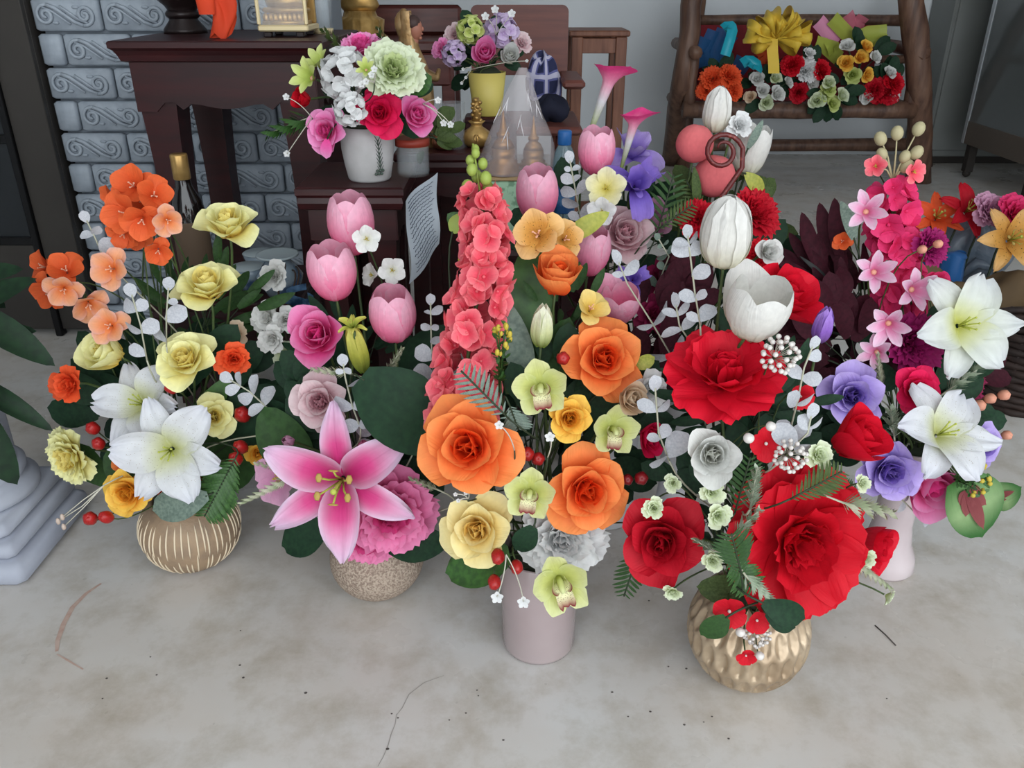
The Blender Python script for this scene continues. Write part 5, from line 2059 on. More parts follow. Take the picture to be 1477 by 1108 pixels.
t, c = vase_at('B', 'round_vase', 'round beige vase with pitted pebble texture', 545, VB, round_prof(.084, .125, .038, .055), mat('pebbled_stone', '#8f7c6e', .75, col2='#b7a594', scale=260, bump=.7, bscale=260, lo=.42, hi=.56), .125, .052)

m_cyl = mat('glossy_taupe_glaze', '#978687', .18, col2='#a59696', scale=4, coat=.6)
t, c = vase_at('C', 'cylinder_vase', 'glossy grey pink straight cylinder vase', 777, VC, [(0, 0), (.05, 0), (.058, .004), (.061, .012), (.0615, .1), (.062, .19), (.06, .193), (.056, .19), (.056, .15), (0, .15)], m_cyl, .185, .05)

def scales(a, v):
    row = v * 5
    off = .5 * (int(row) % 2)
    u = (a / (2 * pi) * 24 + off) % 1.0
    w = row % 1.0
    hw_ = .46 * max(.02, 1 - abs(2 * w - 1)) ** .6
    return 1 - .085 * max(0, 1 - ((u - .5) / hw_) ** 2) * min(1, 3 * (1 - abs(2 * w - 1)))
m_champ = mat('champagne_metallic', '#bda98f', .28, .4, col2='#9a846b', scale=14)
t, c = vase_at('D', 'round_vase', 'round champagne gold vase carved with leaf shaped facets', 1075, VD, [(0, 0), (.045, 0)] + [(.094 * sin(rad(28 + 116 * i / 54)), .165 * (cos(rad(28)) - cos(rad(28 + 116 * i / 54))) / (cos(rad(28)) - cos(rad(144)))) for i in range(1, 55)] + [(.05, .163), (.048, .13), (0, .13)],
                m_champ, .162, .046, fn=scales, seg=160)

m_satin = mat('pale_pink_satin_glaze', '#b9a9ac', .25, col2='#c9bcbe', scale=6, coat=.4)
t, c = vase_at('E', 'flared_vase', 'tall pale pink vase with spreading foot', 1280, VE, [(0, 0), (.05, 0), (.055, .008), (.052, .03), (.04, .06), (.034, .1), (.034, .16), (.04, .22), (.046, .262), (.044, .265), (.036, .22), (0, .2)], m_satin, .255, .038)
t, c = vase_at('F', 'cylinder_vase', 'plain white cylinder vase behind the orange rose arrangement', 872, VF, [(0, 0), (.055, 0), (.06, .006), (.06, .22), (.056, .222), (.054, .18), (0, .18)], mat('plain_white_glaze', '#b8b8bc', .35), .21, .05)
t, c = vase_at('G', 'trumpet_vase', 'tall white trumpet vase behind the white rose', 972, VG, [(0, 0), (.052, 0), (.056, .006), (.04, .03), (.034, .1), (.036, .2), (.046, .3), (.056, .345), (.053, .345), (.042, .29), (0, .25)], MATS['plain_white_glaze'], .335, .045)

ZPOT = ZB
t, c = vase_at('H', 'flower_pot', 'small white flower pot with printed sprig on altar table', 531, 1.625, [(0, 0), (.038, 0), (.041, .004), (.046, .03), (.05, .06), (.05, .085), (.046, .1), (.044, .1), (.044, .07), (0, .07)], mat('white_pot', '#b9b8b8', .45, col2='#aeadac', scale=30), .095, .04, z=ZB, cat='pot')
sp_ = MB()
def pot_pt(a, z):
    r = .0475 + .003 * min(1, z / .06)
    return (r * sin(a), -r * cos(a), z)
for (a0, z0, a1, z1) in ((.55, .08, .62, .02),):
    sp_.tube([pot_pt(a0 + (a1 - a0) * i / 6, z0 + (z1 - z0) * i / 6) for i in range(7)], .0009, 4)
for i in range(8):
    z = .078 - i * .008
    for s_ in (-1, 1):
        sp_.tube([pot_pt(.56 + .008 * i, z), pot_pt(.56 + .008 * i + s_ * .13, z + .011)], [.0011, .0004], 4)
for i in range(6):
    sp_.ball(pot_pt(.42 + .06 * i, .018 + .006 * (i % 2)), .003, 6, 4)
sp_.obj('printed_sprig', mat('sprig_print', '#49564d', .7), t)
t, c = vase_at('I', 'yellow_pot', 'pale yellow tapered flower pot on the altar table', 703, 2.12, [(0, 0), (.032, 0), (.035, .003), (.046, .1), (.043, .1), (.038, .06), (0, .06)], mat('pale_yellow_pot', '#cdbd66', .5, col2='#c3b25c', scale=6), .095, .038, z=ZC, cat='pot')
# yellow pot is raised on a small wooden block
blk = P(703, 166, 2.12).z - ZC
if blk > .01:
    for o in list(bpy.data.objects):
        if o.name == t.name:
            o.location.z = ZC + blk
    ARR['I'] = (ARR['I'][0] + Vector((0, 0, blk)), ARR['I'][1])
    tb = thing('wood_block', 'dark wooden block lifting the yellow pot', 'stand', (c.x, c.y, ZC))
    loc_box(tb, 'block', m_wood, (-.055, -.04, 0), (.055, .04, blk), .004)
    register_tree(t, ('vase_body',))
    register_tree(tb)
    loc_box(tb, 'lip', m_wood, (-.058, -.043, blk - .012), (.058, -.04, blk - .004), .001)

# ================================================================ flowers
# ---- A: yellow and orange arrangement in the streaked vase
a = 'A'
R = lambda *k, **kw: flower(*k, **kw)
R(a, 'rose', 'yellow', 'rose', 'pale yellow rose at the very top of the streaked vase arrangement', 328, 317, 96, 1.32, (.1, 1, .35), asp=(1, 1, 1.1), var=1)
R(a, 'rose', 'yellow', 'rose', 'pale yellow rose just under the topmost yellow rose', 297, 407, 98, 1.28, (.05, 1, .4), asp=(1, 1, 1.1), var=2, roll=1)
R(a, 'rose', 'yellow', 'rose', 'pale yellow rose above the upper white lily, facing forward', 265, 515, 92, 1.22, (0, .9, .7), var=0)
R(a, 'cuprose', 'yellow', 'rose', 'yellow rose tucked below the peach orchid, leaning outward', 151, 507, 84, 1.235, (-.4, .6, .7), var=0)
R(a, 'peony', 'yellow', 'rose', 'shaggy pale yellow rose at the outer edge by the white column', 96, 662, 78, 1.22, (-.7, -.1, .9), asp=(1, 1.05, 1))
R(a, 'rose', 'amber', 'rose', 'small amber rose right above the streaked vase', 182, 712, 74, 1.15, (-.25, .2, 1), var=0, roll=2)
R(a, 'rose', 'yellow', 'rose', 'small yellow rose between the white lily and green leaves', 309, 601, 66, 1.22, (.5, .5, .8), var=1)
R(a, 'widelily', 'lily_white', 'lily', 'white freckled lily, upper of the pair, petals swept back', 200, 580, 118, 1.20, (-.25, .75, .75), roll=.4, asp=(1, 1, 1.2))
R(a, 'widelily', 'lily_white', 'lily', 'large white freckled lily facing out over streaked vase', 243, 652, 142, 1.145, (.05, .25, 1), roll=.2)
oo = 'loose orange orchid blossoms of the streaked vase'
for i, (x, y, w, dd, n, pm) in enumerate([
        (192, 268, 70, 1.30, (-.2, .6, .8), 'orange_orchid'), (222, 282, 62, 1.28, (.5, .4, .8), 'orange_orchid'), (180, 308, 74, 1.27, (-.5, .1, 1), 'orange_orchid'),
        (205, 318, 66, 1.26, (.1, -.4, 1), 'orange_orchid'), (242, 318, 52, 1.25, (.6, -.1, 1), 'peach_orchid'), (178, 338, 50, 1.27, (-.2, -.6, 1), 'orange_orchid'), (162, 290, 58, 1.30, (-.8, .3, .6), 'orange_orchid'), (208, 292, 62, 1.285, (.0, .5, 1), 'orange_orchid'), (196, 338, 52, 1.27, (.2, -.7, .8), 'orange_orchid')]):
    R(a, 'orangeorchid', pm, 'orange_orchid', {268: 'uppermost orange orchid of the crowded spray, against white bricks', 282: 'orange orchid of the crowded spray beside the dark bottle neck', 290: 'orange orchid turned away at the outer side of the crowded spray'}.get(y, 'peach orchid at the edge of the crowded orange spray' if pm[0] == 'p' else 'orange orchid blossom in the thick of the crowded orange spray'), x, y, w, dd, n, roll=i, group=oo, stem='stem_green', sr=.0014)
for i, (x, y, w, dd, n, pm) in enumerate([
        (62, 385, 58, 1.30, (-.7, .5, .6), 'orange_orchid'), (95, 390, 62, 1.29, (.2, .6, .6), 'orange_orchid'), (72, 420, 60, 1.28, (-.6, -.2, .8), 'orange_orchid'),
        (92, 418, 58, 1.26, (.3, -.3, 1), 'peach_orchid')]):
    R(a, 'orangeorchid', pm, 'orange_orchid', {390: 'full face orange orchid out beside the black post', 418: 'peach orchid under the full face outer orange orchid'}.get(y, 'outermost orange orchid blossoms hanging out over dark strap leaves'), x, y, w, dd, n, roll=i * .8, group=oo, sr=.0014)
R(a, 'orangeorchid', 'peach_orchid', 'orange_orchid', 'orange orchid tilted down between the two orange clusters', 128, 440, 62, 1.25, (.4, -.6, .8), roll=.5, sr=.0014)
R(a, 'orangeorchid', 'peach_orchid', 'orange_orchid', 'peach orchid with pale pink outer petals', 160, 388, 66, 1.25, (-.2, .3, 1), roll=.9, sr=.0014)
R(a, 'orangeorchid', 'orange_orchid', 'orange_orchid', 'single small orange orchid beside the thick green stem', 228, 362, 48, 1.25, (.2, -.5, 1), roll=.9, sr=.0014)
R(a, 'orangeorchid', 'peach_orchid', 'orange_orchid', 'peach orange orchid blossom resting over the tan rose', 158, 470, 62, 1.22, (-.1, .4, 1), roll=.2, sr=.0014)
R(a, 'minicarn', 'orange_red', 'carnation', 'orange red carnation at the left edge of streaked vase arrangement', 97, 555, 68, 1.20, (-.5, .3, 1), asp=(1, .85, 1))
R(a, 'minicarn', 'orange_red', 'carnation', 'orange red carnation beside the forward facing yellow rose', 337, 518, 60, 1.25, (.4, .4, 1), asp=(1, .85, 1))
R(a, 'minicarn', 'cream', 'carnation', 'small peach carnation above the orange red one', 340, 482, 42, 1.34, (.3, .5, 1))
R(a, 'cuprose', 'orange', 'small_rose', 'peach orange bud tucked under the white lily', 183, 664, 44, 1.20, (-.5, .3, .8))
R(a, 'cuprose', 'orange_red', 'small_rose', 'orange bud at the tip of the white lily', 284, 688, 46, 1.185, (.4, .3, .9))
R(a, 'cuprose', 'orange_red', 'small_rose', 'orange bud peeping out beneath the large white lily', 246, 706, 40, 1.175, (0, -.2, 1))
R(a, 'minirose', 'amber', 'small_rose', 'brownish amber small rose next to red berries', 372, 655, 40, 1.22, (.4, .2, 1))
for i, (x, y, w, dd, lb) in enumerate([(247, 560, 22, 1.20, 'red berry between the white lily and yellow rose'), (134, 618, 24, 1.2, 'red berry pair beside the shaggy yellow rose'),
        (142, 640, 24, 1.19, 'red berry pair beside the shaggy yellow rose'), (347, 645, 26, 1.2, 'red berries above the fern of the streaked vase'), (340, 662, 26, 1.19, 'red berries above the fern of the streaked vase'),
        (130, 748, 26, 1.13, 'red berries hanging under the amber rose'), (153, 746, 24, 1.13, 'red berries hanging under the amber rose'), (350, 598, 30, 1.24, 'red berry behind the small yellow rose')]):
    R(a, 'berry', 'berry_red', 'berry_sprig', lb, x, y, w, dd, (.2 * (i % 3 - 1), .6, .6), asp=(1, 1, 1.1), cat='berry', group='red berries of streaked vase', sr=.0012, under=.5)
sprig(a, 'white eucalyptus sprig beside the topmost orange orchids', [(150, 372), (138, 345), (125, 318)], 1.28, 32, seed=2)
sprig(a, 'white eucalyptus sprig in front of the tucked yellow rose', [(212, 520), (203, 470), (190, 425)], 1.2, 38, seed=3)
sprig(a, 'white eucalyptus sprig under the second yellow rose', [(240, 500), (240, 455), (243, 415)], 1.23, 36, seed=5, n=3)
sprig(a, 'white eucalyptus sprig reaching out past the small yellow rose', [(385, 588), (360, 565), (332, 548)], 1.2, 36, seed=7, n=3)
filler(a, 'dark green leaves packed in the heart of streaked vase arrangement', (235, 600), 1.27, 120, 50, 'leaf_dark', lpx=60, seed=3)
filler(a, 'green leaves climbing between the yellow roses', (280, 470), 1.33, 95, 26, 'leaf_green', lpx=48, seed=8, shape='blade')
fern(a, 'dark green fern frond drooping over the streaked vase', (340, 660), (295, 745), 1.16, 85, 'leaf_mid', n=15, face=(.2, .5, 1))
leaf_stem(a, 'grey green leaf resting on streaked vase rim', (300, 715), (215, 738), 1.14, 'oval', 'leaf_grey', .9)
leaf_stem(a, 'dark broad leaf between the streaked and pebbled vases', (330, 640), (400, 560), 1.25, 'broad', 'leaf_dark')
leaf_stem(a, 'green blade leaf standing behind the small yellow rose', (275, 640), (325, 545), 1.24, 'blade', 'leaf_mid', 1.1)
leaf_stem(a, 'green blade leaf pointing at the orange bud', (300, 700), (365, 610), 1.19, 'broad', 'leaf_green')
leaf_stem(a, 'dark leaf under the shaggy yellow rose', (150, 700), (110, 640), 1.25, 'oval', 'leaf_green')
leaf_stem(a, 'dark green leaf just behind amber rose', (200, 700), (150, 650), 1.21, 'broad', 'leaf_green')
root, mouth = root_for(a, 'stamen_spray', 'long pale lily stamens reaching out beside the white column', 'flower')
A0 = P(150, 700, 1.14) - mouth
for i, (x, y) in enumerate(((84, 752), (92, 760), (90, 746))):
    q = P(x, y, 1.12) - mouth
    fl_ = MB().tube([A0, A0.lerp(q, .5) + Vector((0, 0, .004 * i - .006)), q], .0010, 4).obj('filament', MATS['wire_pale'], root)
    MB().ball(q, .004, 6, 4, (1, 1, 1.6)).obj('anther', mat('pale_anther', '#b9a79a', .7), fl_)
register_tree(root)
stem_to(root, mouth, A0, Vector((-.6, -.5, -.2)).normalized(), .0012, MATS['stem_pale'])

# ---- B: pink arrangement in the pebbled vase
a = 'B'
R(a, 'tulip', 'pink_tulip', 'tulip', 'pink tulip highest of the three beside the handwritten note', 507, 328, 66, 1.28, (.0, 1, .12), asp=(1, 1, 1.06), var=0, under=.5)
R(a, 'tulip', 'pink_tulip', 'tulip', 'pink tulip in front of the small altar table leg', 480, 397, 66, 1.25, (-.02, 1, .14), asp=(1, 1, .98), var=1, under=.5)
R(a, 'tulip', 'pink_tulip', 'tulip', 'pink tulip above the dark glossy leaf, mouth open', 567, 458, 66, 1.20, (0, 1, .22), asp=(1, 1, 1.0), var=0, under=.5, roll=.5)
R(a, 'blossom', 'white', 'blossom', 'white five petal blossom lying on the topmost pink tulip', 529, 345, 46, 1.22, (.2, .2, 1), sr=.0013)
R(a, 'blossom', 'white', 'blossom', 'white five petal blossom just left of the note', 566, 390, 46, 1.25, (.1, .2, 1), sr=.0013, roll=.5)
R(a, 'blossom', 'white', 'blossom', 'white blossom seen from behind near the note', 536, 397, 40, 1.28, (-.6, .3, .6), sr=.0013)
R(a, 'cuprose', 'rose_pink', 'rose', 'bright pink rose beside the yellow green lily bud', 457, 482, 92, 1.19, (-.15, .65, .8), var=1, asp=(1, 1, .9))
R(a, 'rose', 'pale_pink', 'rose', 'pale blush rose above the pink star lily', 459, 580, 88, 1.15, (-.15, .45, 1), var=1)
R(a, 'minirose', 'peony_pink', 'small_rose', 'small deep pink rose under the dark glossy leaf', 567, 607, 44, 1.15, (.2, .2, 1), asp=(1, 1.15, 1))
R(a, 'bud', 'peony_pink', 'rose_bud', 'round pink rose bud above the star lily petals', 525, 643, 25, 1.12, (.1, .4, 1), asp=(1, 1, .65))
R(a, 'bud', 'dusty_pink', 'rose_bud', 'pale pink bud at the outer side of the star lily', 416, 636, 22, 1.13, (-.3, .6, .8), asp=(1, 1, .9))
R(a, 'bud', 'lily_bud', 'lily_bud', 'yellow green lily bud with opening tip', 516, 505, 40, 1.17, (-.12, 1, .2), asp=(1, 1, 1.35), under=.7)
R(a, 'lily', 'lily_bud', 'lily_bud', 'yellow tip petals opening on the lily bud', 508, 468, 42, 1.168, (-.1, 1, .35), asp=(.9, .9, 1.2), roll=.3)
R(a, 'lily', 'lily_pink', 'lily', 'big pink star lily with white edged petals', 488, 697, 190, 1.06, (-.1, .3, 1), roll=-.05)
R(a, 'peony', 'peony_pink', 'peony', 'full pink peony hanging over the pebbled vase', 563, 740, 128, 1.10, (.25, .15, 1))
R(a, 'peony', 'peony_pink', 'peony', 'pink peony drooping over pebbled vase rim below lily', 528, 778, 96, 1.09, (-.05, -.35, 1))
R(a, 'blossom', 'dusty_pink', 'blossom', 'dusty pink ruffled blossom behind the frosted spikes', 402, 690, 84, 1.14, (-.6, .1, .8), asp=(1, 1.1, 1))
R(a, 'blossom', 'dusty_pink', 'blossom', 'dusty pink petal flower peeping above the dark glossy leaf', 605, 560, 62, 1.22, (.1, .6, .6))
sprig(a, 'white eucalyptus sprig over the blush rose', [(520, 618), (508, 585), (498, 545), (495, 525)], 1.11, 34, seed=4, n=4)
sprig(a, 'white eucalyptus sprig beside the small deep pink rose', [(545, 655), (540, 615), (533, 580)], 1.12, 34, seed=11, n=3)
sprig(a, 'grey white eucalyptus sprig next to the coral spike', [(625, 545), (622, 490), (621, 437)], 1.17, 30, seed=6, n=5)
spk = 'frosted feathery tips of the pebbled vase'
for (p0, p1, dd, w, lb) in [((500, 538), (449, 533), 1.12, 17, 'frosted feathery tip above the blush rose'), ((425, 680), (368, 668), 1.08, 17, 'frosted feathery tips crossing the dusty pink blossom'),
                        ((412, 692), (346, 726), 1.06, 17, 'frosted feathery tips crossing the dusty pink blossom'), ((560, 535), (580, 502), 1.14, 15, 'frosted feathery tip below the open tulip'),
                        ((560, 660), (567, 632), 1.1, 15, 'frosted feathery tip beside the round pink bud'), ((630, 706), (590, 690), 1.08, 15, 'frosted feathery tip above the pink peony')]:
    spike(a, lb, p0, p1, dd, w, group=spk)
leaf_stem(a, 'large glossy blue green leaf beneath the coral spike', (520, 545), (655, 650), 1.16, 'broad', 'leaf_dark', .95, D2=1.12, face=(.3, .7, 1))
leaf_stem(a, 'dark glossy leaf lying over the pebbled vase, pointing left', (470, 760), (398, 790), 1.12, 'broad', 'leaf_dark', 1.0, face=(0, .8, 1))
leaf_stem(a, 'dark glossy leaf lying over the pebbled vase, pointing right', (560, 790), (650, 780), 1.12, 'broad', 'leaf_dark', .8, face=(0, .8, 1))
leaf_stem(a, 'dark leaf behind the bright pink rose', (520, 560), (415, 570), 1.22, 'broad', 'leaf_dark', .9)
leaf_stem(a, 'dark broad leaf behind the open pink tulip', (590, 560), (640, 470), 1.24, 'broad', 'leaf_dark', .9)
leaf_stem(a, 'dark green leaf beside the blush rose', (440, 680), (375, 590), 1.18, 'broad', 'leaf_green', .9)
filler(a, 'dark leaves packed in the heart of pebbled vase arrangement', (510, 640), 1.19, 120, 48, 'leaf_dark', lpx=60, seed=5)
filler(a, 'dark leaves between the tulip stems', (510, 520), 1.28, 70, 18, 'leaf_dark', lpx=46, seed=15, shape='blade')
# white blossom branch standing in the china vase
ARR['V'] = (Vector((XP(407, 1.67, ZL), 1.67, P(407, 378, 1.67).z - .03)), .012)
brg = 'white blossoms on the bare branch'
for (x, y, w, lb, n) in [(396, 398, 50, 'white double blossom at the top of the bare branch', (-.2, .5, 1)), (384, 458, 52, 'white double blossom midway on the branch, above a similar one', (-.4, .3, 1)),
                     (412, 462, 44, 'half closed white blossom tied with blue ribbon', (.3, .3, 1)), (392, 490, 46, 'white double blossom on the branch under a similar one', (-.1, .1, 1)), (414, 512, 42, 'cream blossom low on the bare branch', (.2, .1, 1))]:
    R('V', 'minicarn', 'white' if y < 500 else 'greenwhite', 'branch_blossom', lb, x, y, w, 1.40 - .0006 * (y - 398), n, stem='stem_brown', sr=.0018, group=brg)
t = thing('blue_ribbon', 'crumpled blue iridescent ribbon on the bare branch', 'ribbon', P(428, 435, 1.41))
mrb = mat('iridescent_blue', '#4f6f8f', .25, .3, col2='#16304a', scale=30, lo=.45, hi=.6)
for i in range(4):
    MB().grid(lambda u, v, i=i: (.022 * sin(u * 6 + i) + .004 * i, .01 * cos(u * 5 + i * 2), .03 * (u - .5) + .012 * (v - .5) + .012 * sin(i * 2)), 14, 2).obj('loop', mrb, t)

# ---- C: orange arrangement in the cylinder vase
a = 'C'
floret_spike(a, 'coral pink stock spike leaning beside the note', [(668, 600), (672, 540), (682, 460), (700, 390), (700, 330), (692, 275)], 1.12, 98, 66, 50, 'coral', 130, D2=1.20)
R(a, 'cuprose', 'orange', 'rose', 'orange rose highest in the cylinder vase, seen from the side', 805, 397, 98, 1.13, (.1, .95, .35), var=0, asp=(1, 1, 1.0))
R(a, 'rose', 'orange', 'rose', 'orange rose beside the green white tulip bud', 872, 517, 124, 1.07, (.15, .65, .9), var=1)
R(a, 'rose', 'orange', 'rose', 'widest orange rose hanging beside the coral spike foot', 674, 645, 152, 1.02, (-.25, .55, 1), var=2)
R(a, 'rose', 'orange', 'rose', 'orange rose directly above the white lacy flower', 848, 710, 128, .98, (.25, .3, 1), var=3, roll=1.2)
R(a, 'rose', 'amber', 'rose', 'small amber rose between two green orchids', 822, 604, 68, 1.01, (.1, .35, 1), var=0)
R(a, 'rose', 'cream_yellow', 'rose', 'cream yellow rose beside the hanging red berries', 687, 765, 112, .98, (-.25, .45, 1), var=1, roll=2)
R(a, 'orchid', 'orchid_green', 'orchid', 'lime green orchid with freckled lip under the tulip bud', 780, 560, 100, 1.02, (-.1, .3, 1), roll=.2)
R(a, 'orchid', 'orchid_green', 'orchid', 'lime green orchid turned away beside the cream peach rose', 884, 621, 88, 1.02, (.4, .3, 1), roll=-.2)
R(a, 'orchid', 'orchid_green', 'orchid', 'lime green orchid beside the cream yellow rose', 764, 712, 92, .965, (-.1, .3, 1), roll=-.1)
R(a, 'orchid', 'orchid_green', 'orchid', 'lime green orchid hanging low over the cylinder vase', 808, 840, 112, .93, (.15, -.05, 1), roll=.3, asp=(.9, 1.1, 1))
R(a, 'bud', 'bud_white', 'tulip_bud', 'closed white tulip bud with green base', 782, 473, 46, 1.10, (.05, 1, .15), asp=(1, 1, .95), under=.7)
R(a, 'peony', 'bright_white', 'carnation', 'large white lacy carnation over the cylinder vase', 812, 780, 124, .965, (.1, .25, 1), asp=(1, .85, 1))
R(a, 'cuprose', 'cream', 'rose', 'cream peach rose behind the second orange rose', 912, 575, 62, 1.05, (.4, .4, .8))
R(a, 'minicarn', 'bright_white', 'carnation', 'white carnation beside the cream peach rose', 938, 562, 62, 1.04, (.4, .3, .9))
R(a, 'cuprose', 'crimson_rose', 'rose', 'crimson rose half hidden by a white leaf', 938, 632, 62, 1.05, (.5, .1, .9), asp=(.8, 1.1, 1))
R(a, 'orangeorchid', 'gold_orchid', 'gold_orchid', 'golden spotted orchid above the topmost orange rose', 775, 338, 84, 1.17, (-.3, .5, .8), roll=.4)
R(a, 'orangeorchid', 'gold_orchid', 'gold_orchid', 'pale gold orchid petals behind the topmost orange rose', 815, 345, 60, 1.18, (.5, .4, .8), roll=1.2)
R(a, 'orangeorchid', 'gold_petal', 'gold_orchid', 'pale gold blossom between two orange roses', 852, 445, 62, 1.12, (.2, .7, .6), roll=.4)
leaf_stem(a, 'curved yellow petal leaf beside the pink tulip', (815, 345), (880, 305), 1.24, 'blade', 'bud_yellow', 1.3)
leaf_stem(a, 'yellow small leaf sticking out behind orange rose', (915, 530), (945, 515), 1.08, 'oval', 'bud_yellow', 1.1)
for i, (x, y, w, dd, lb) in enumerate([(718, 803, 26, .95, 'red hanging berry nearest the cream yellow rose'), (745, 818, 24, .94, 'red hanging berry with dark calyx by the low orchid'), (713, 840, 25, .94, 'red hanging berry lowest of the three'),
        (760, 655, 28, 1.0, 'red berries between the orange rose and amber rose'), (776, 662, 26, 1.0, 'red berries between the orange rose and amber rose'), (745, 665, 26, 1.0, 'red berries between the orange rose and amber rose'),
        (812, 517, 26, 1.05, 'red berry beside the second orange rose'), (925, 690, 26, 1.0, 'dark red berries between the cylinder and champagne vases'), (905, 692, 22, 1.01, 'dark red berries between the cylinder and champagne vases')]):
    R(a, 'berry', 'berry_red' if x < 900 else 'berry_dark', 'berry_sprig', lb, x, y, w, dd, (.1, -.5, .8) if y > 780 else (0, .5, .9), cat='berry', group='red berries of cylinder vase', sr=.0012, under=.5)
wire_flowers(a, 'two tiny white star flowers on wires over the cylinder vase', (730, 800), [(717, 861), (755, 868)], .93, 11)
wire_flowers(a, 'tiny white wired star flower by the widest orange rose', (742, 650), [(720, 613)], .97, 8)
wire_flowers(a, 'tiny white wired star flower by the amber rose', (790, 660), [(793, 630)], .96, 9)
wire_flowers(a, 'tiny white wired dots under the widest orange rose', (675, 720), [(657, 713), (672, 711), (661, 722)], .97, 4)
R(a, 'fluff', 'leaf_mid', 'filler_sprig', 'yellow green filler sprig right of the coral spike', 722, 520, 92, 1.08, (.05, 1, .2), asp=(.8, .8, 1.25), cat='foliage')
R(a, 'fluff', 'leaf_mid', 'filler_sprig', 'yellow green filler tuft midway up coral spike', 672, 385, 60, 1.18, (-.1, 1, .2), asp=(.5, .5, 1), cat='foliage')
fern(a, 'grey green fern tip beneath the filler sprig', (735, 605), (665, 535), 1.05, 60, 'leaf_grey', n=9)
fern(a, 'grey fern tip pointing down beside the amber rose', (735, 585), (748, 620), 1.0, 55, 'leaf_grey', n=7)
fern(a, 'thin dark green needle frond beside the red rose', (930, 770), (900, 860), .98, 60, 'leaf_green', n=10)
leaf_stem(a, 'long green tulip leaf standing behind the orange rose', (745, 570), (775, 330), 1.14, 'blade', 'leaf_mid', 1.1, D2=1.2)
leaf_stem(a, 'grey green blade leaf left of the tulip bud', (760, 560), (735, 440), 1.12, 'blade', 'leaf_grey', 1.1)
leaf_stem(a, 'green blade leaf behind the tulip bud', (790, 545), (822, 460), 1.13, 'broad', 'leaf_green', .8)
leaf_stem(a, 'broad bright green leaf under the cream yellow rose', (735, 800), (635, 825), .99, 'broad', 'leaf_mid', 1.0, face=(-.2, .9, .8))
leaf_stem(a, 'dark leaf above the hanging berries', (770, 760), (742, 800), .96, 'broad', 'leaf_dark', .9)
leaf_stem(a, 'green leaves flanking the coral spike', (672, 330), (645, 308), 1.2, 'broad', 'leaf_mid', 1.1, group='leaf pair at the coral spike')
leaf_stem(a, 'green leaves flanking the coral spike', (652, 335), (668, 308), 1.19, 'broad', 'bud_green', 1.1, group='leaf pair at the coral spike')
filler(a, 'dark leaves packed in the heart of cylinder vase arrangement', (790, 640), 1.06, 135, 54, 'leaf_dark', lpx=55, seed=9)
filler(a, 'dark leaves between upper orange roses', (800, 480), 1.14, 80, 20, 'leaf_green', lpx=46, seed=10, shape='blade')

# ---- F: pink tulips, callas and purple irises behind
a = 'F'
R(a, 'tulip', 'pink_tulip', 'tulip', 'pink tulip in front of the bagged brass stupas', 775, 284, 60, 1.32, (-.02, 1, .2), asp=(1, 1, 1.05), var=0, under=.5)
R(a, 'tulip', 'pink_tulip', 'tulip', 'pink tulip beside the blue capped water bottle', 860, 222, 50, 1.40, (0, 1, .12), asp=(1, 1, 1.06), var=1, under=.5)
R(a, 'tulip', 'pink_tulip', 'tulip', 'pink tulip leaning between orange rose and pink rose', 852, 366, 54, 1.28, (.1, 1, .2), asp=(1, 1, 1.06), under=.5)
R(a, 'opentulip', 'pink_tulip', 'tulip', 'half opened pink tulip beneath the white leaf sprig', 893, 442, 60, 1.22, (.0, 1, .35), asp=(1, 1, .75), under=.5)
R(a, 'calla', 'calla', 'calla_lily', 'tall pink tipped calla lily in front of the stool', 882, 108, 56, 1.44, (.32, 1, .15), asp=(1, 1, .85), roll=2.6, under=1.9)
R(a, 'calla', 'calla', 'calla_lily', 'shorter pink tipped calla lily above the purple iris', 916, 172, 44, 1.42, (.2, 1, .15), asp=(1, 1, .9), roll=3.4, under=1.9)
R(a, 'iris', 'purple', 'iris', 'violet iris lower, below the shorter calla', 916, 268, 92, 1.38, (.15, .7, .8), roll=.2)
R(a, 'iris', 'lavender', 'iris', 'pale violet iris behind the shorter calla', 912, 222, 92, 1.44, (.2, .8, .6), roll=.9)
R(a, 'iris', 'purple', 'iris', 'small purple flower beneath the pink peony rose', 913, 404, 52, 1.28, (.1, .5, .9))
R(a, 'cuprose', 'pale_pink', 'rose', 'soft pink rose below the white yellow alstroemeria', 902, 336, 84, 1.30, (.2, .6, .8), var=1)
R(a, 'cuprose', 'dusty_pink', 'rose', 'mauve pink rose behind the soft pink rose', 940, 318, 74, 1.36, (.5, .5, .7))
R(a, 'blossom', 'alstro', 'alstroemeria', 'white and yellow alstroemeria between tulip and iris', 874, 272, 66, 1.33, (-.1, .5, .9))
R(a, 'blossom', 'bright_white', 'blossom', 'white petals under the alstroemeria', 868, 305, 48, 1.31, (-.2, .1, 1))
sprig(a, 'white eucalyptus sprig between two pink tulips', [(838, 320), (830, 275), (822, 232)], 1.36, 32, seed=14, n=5)
sprig(a, 'long slanting white leaved sprig crossing to the crimson rose', [(975, 525), (940, 465), (905, 410), (892, 378)], 1.12, 44, seed=17, shape='oval', n=4)
sprig(a, 'small pale leaved twig beside the dark needle branch', [(945, 420), (965, 370), (950, 345)], 1.33, 22, 'leaf_grey', seed=19)
fern(a, 'dark green forked branch beside the violet iris', (945, 345), (972, 252), 1.36, 58, 'leaf_green', n=7)
fern(a, 'dark green twig reaching to the red carnation', (950, 330), (1000, 295), 1.34, 40, 'leaf_olive', n=8)
R(a, 'minicarn', 'wine', 'carnation', 'dark wine carnation behind the white leaved sprig', 945, 455, 66, 1.3, (.2, .5, .8))
R(a, 'minicarn', 'wine', 'carnation', 'dark wine carnation under the mauve rose', 955, 400, 62, 1.34, (.3, .5, .8))
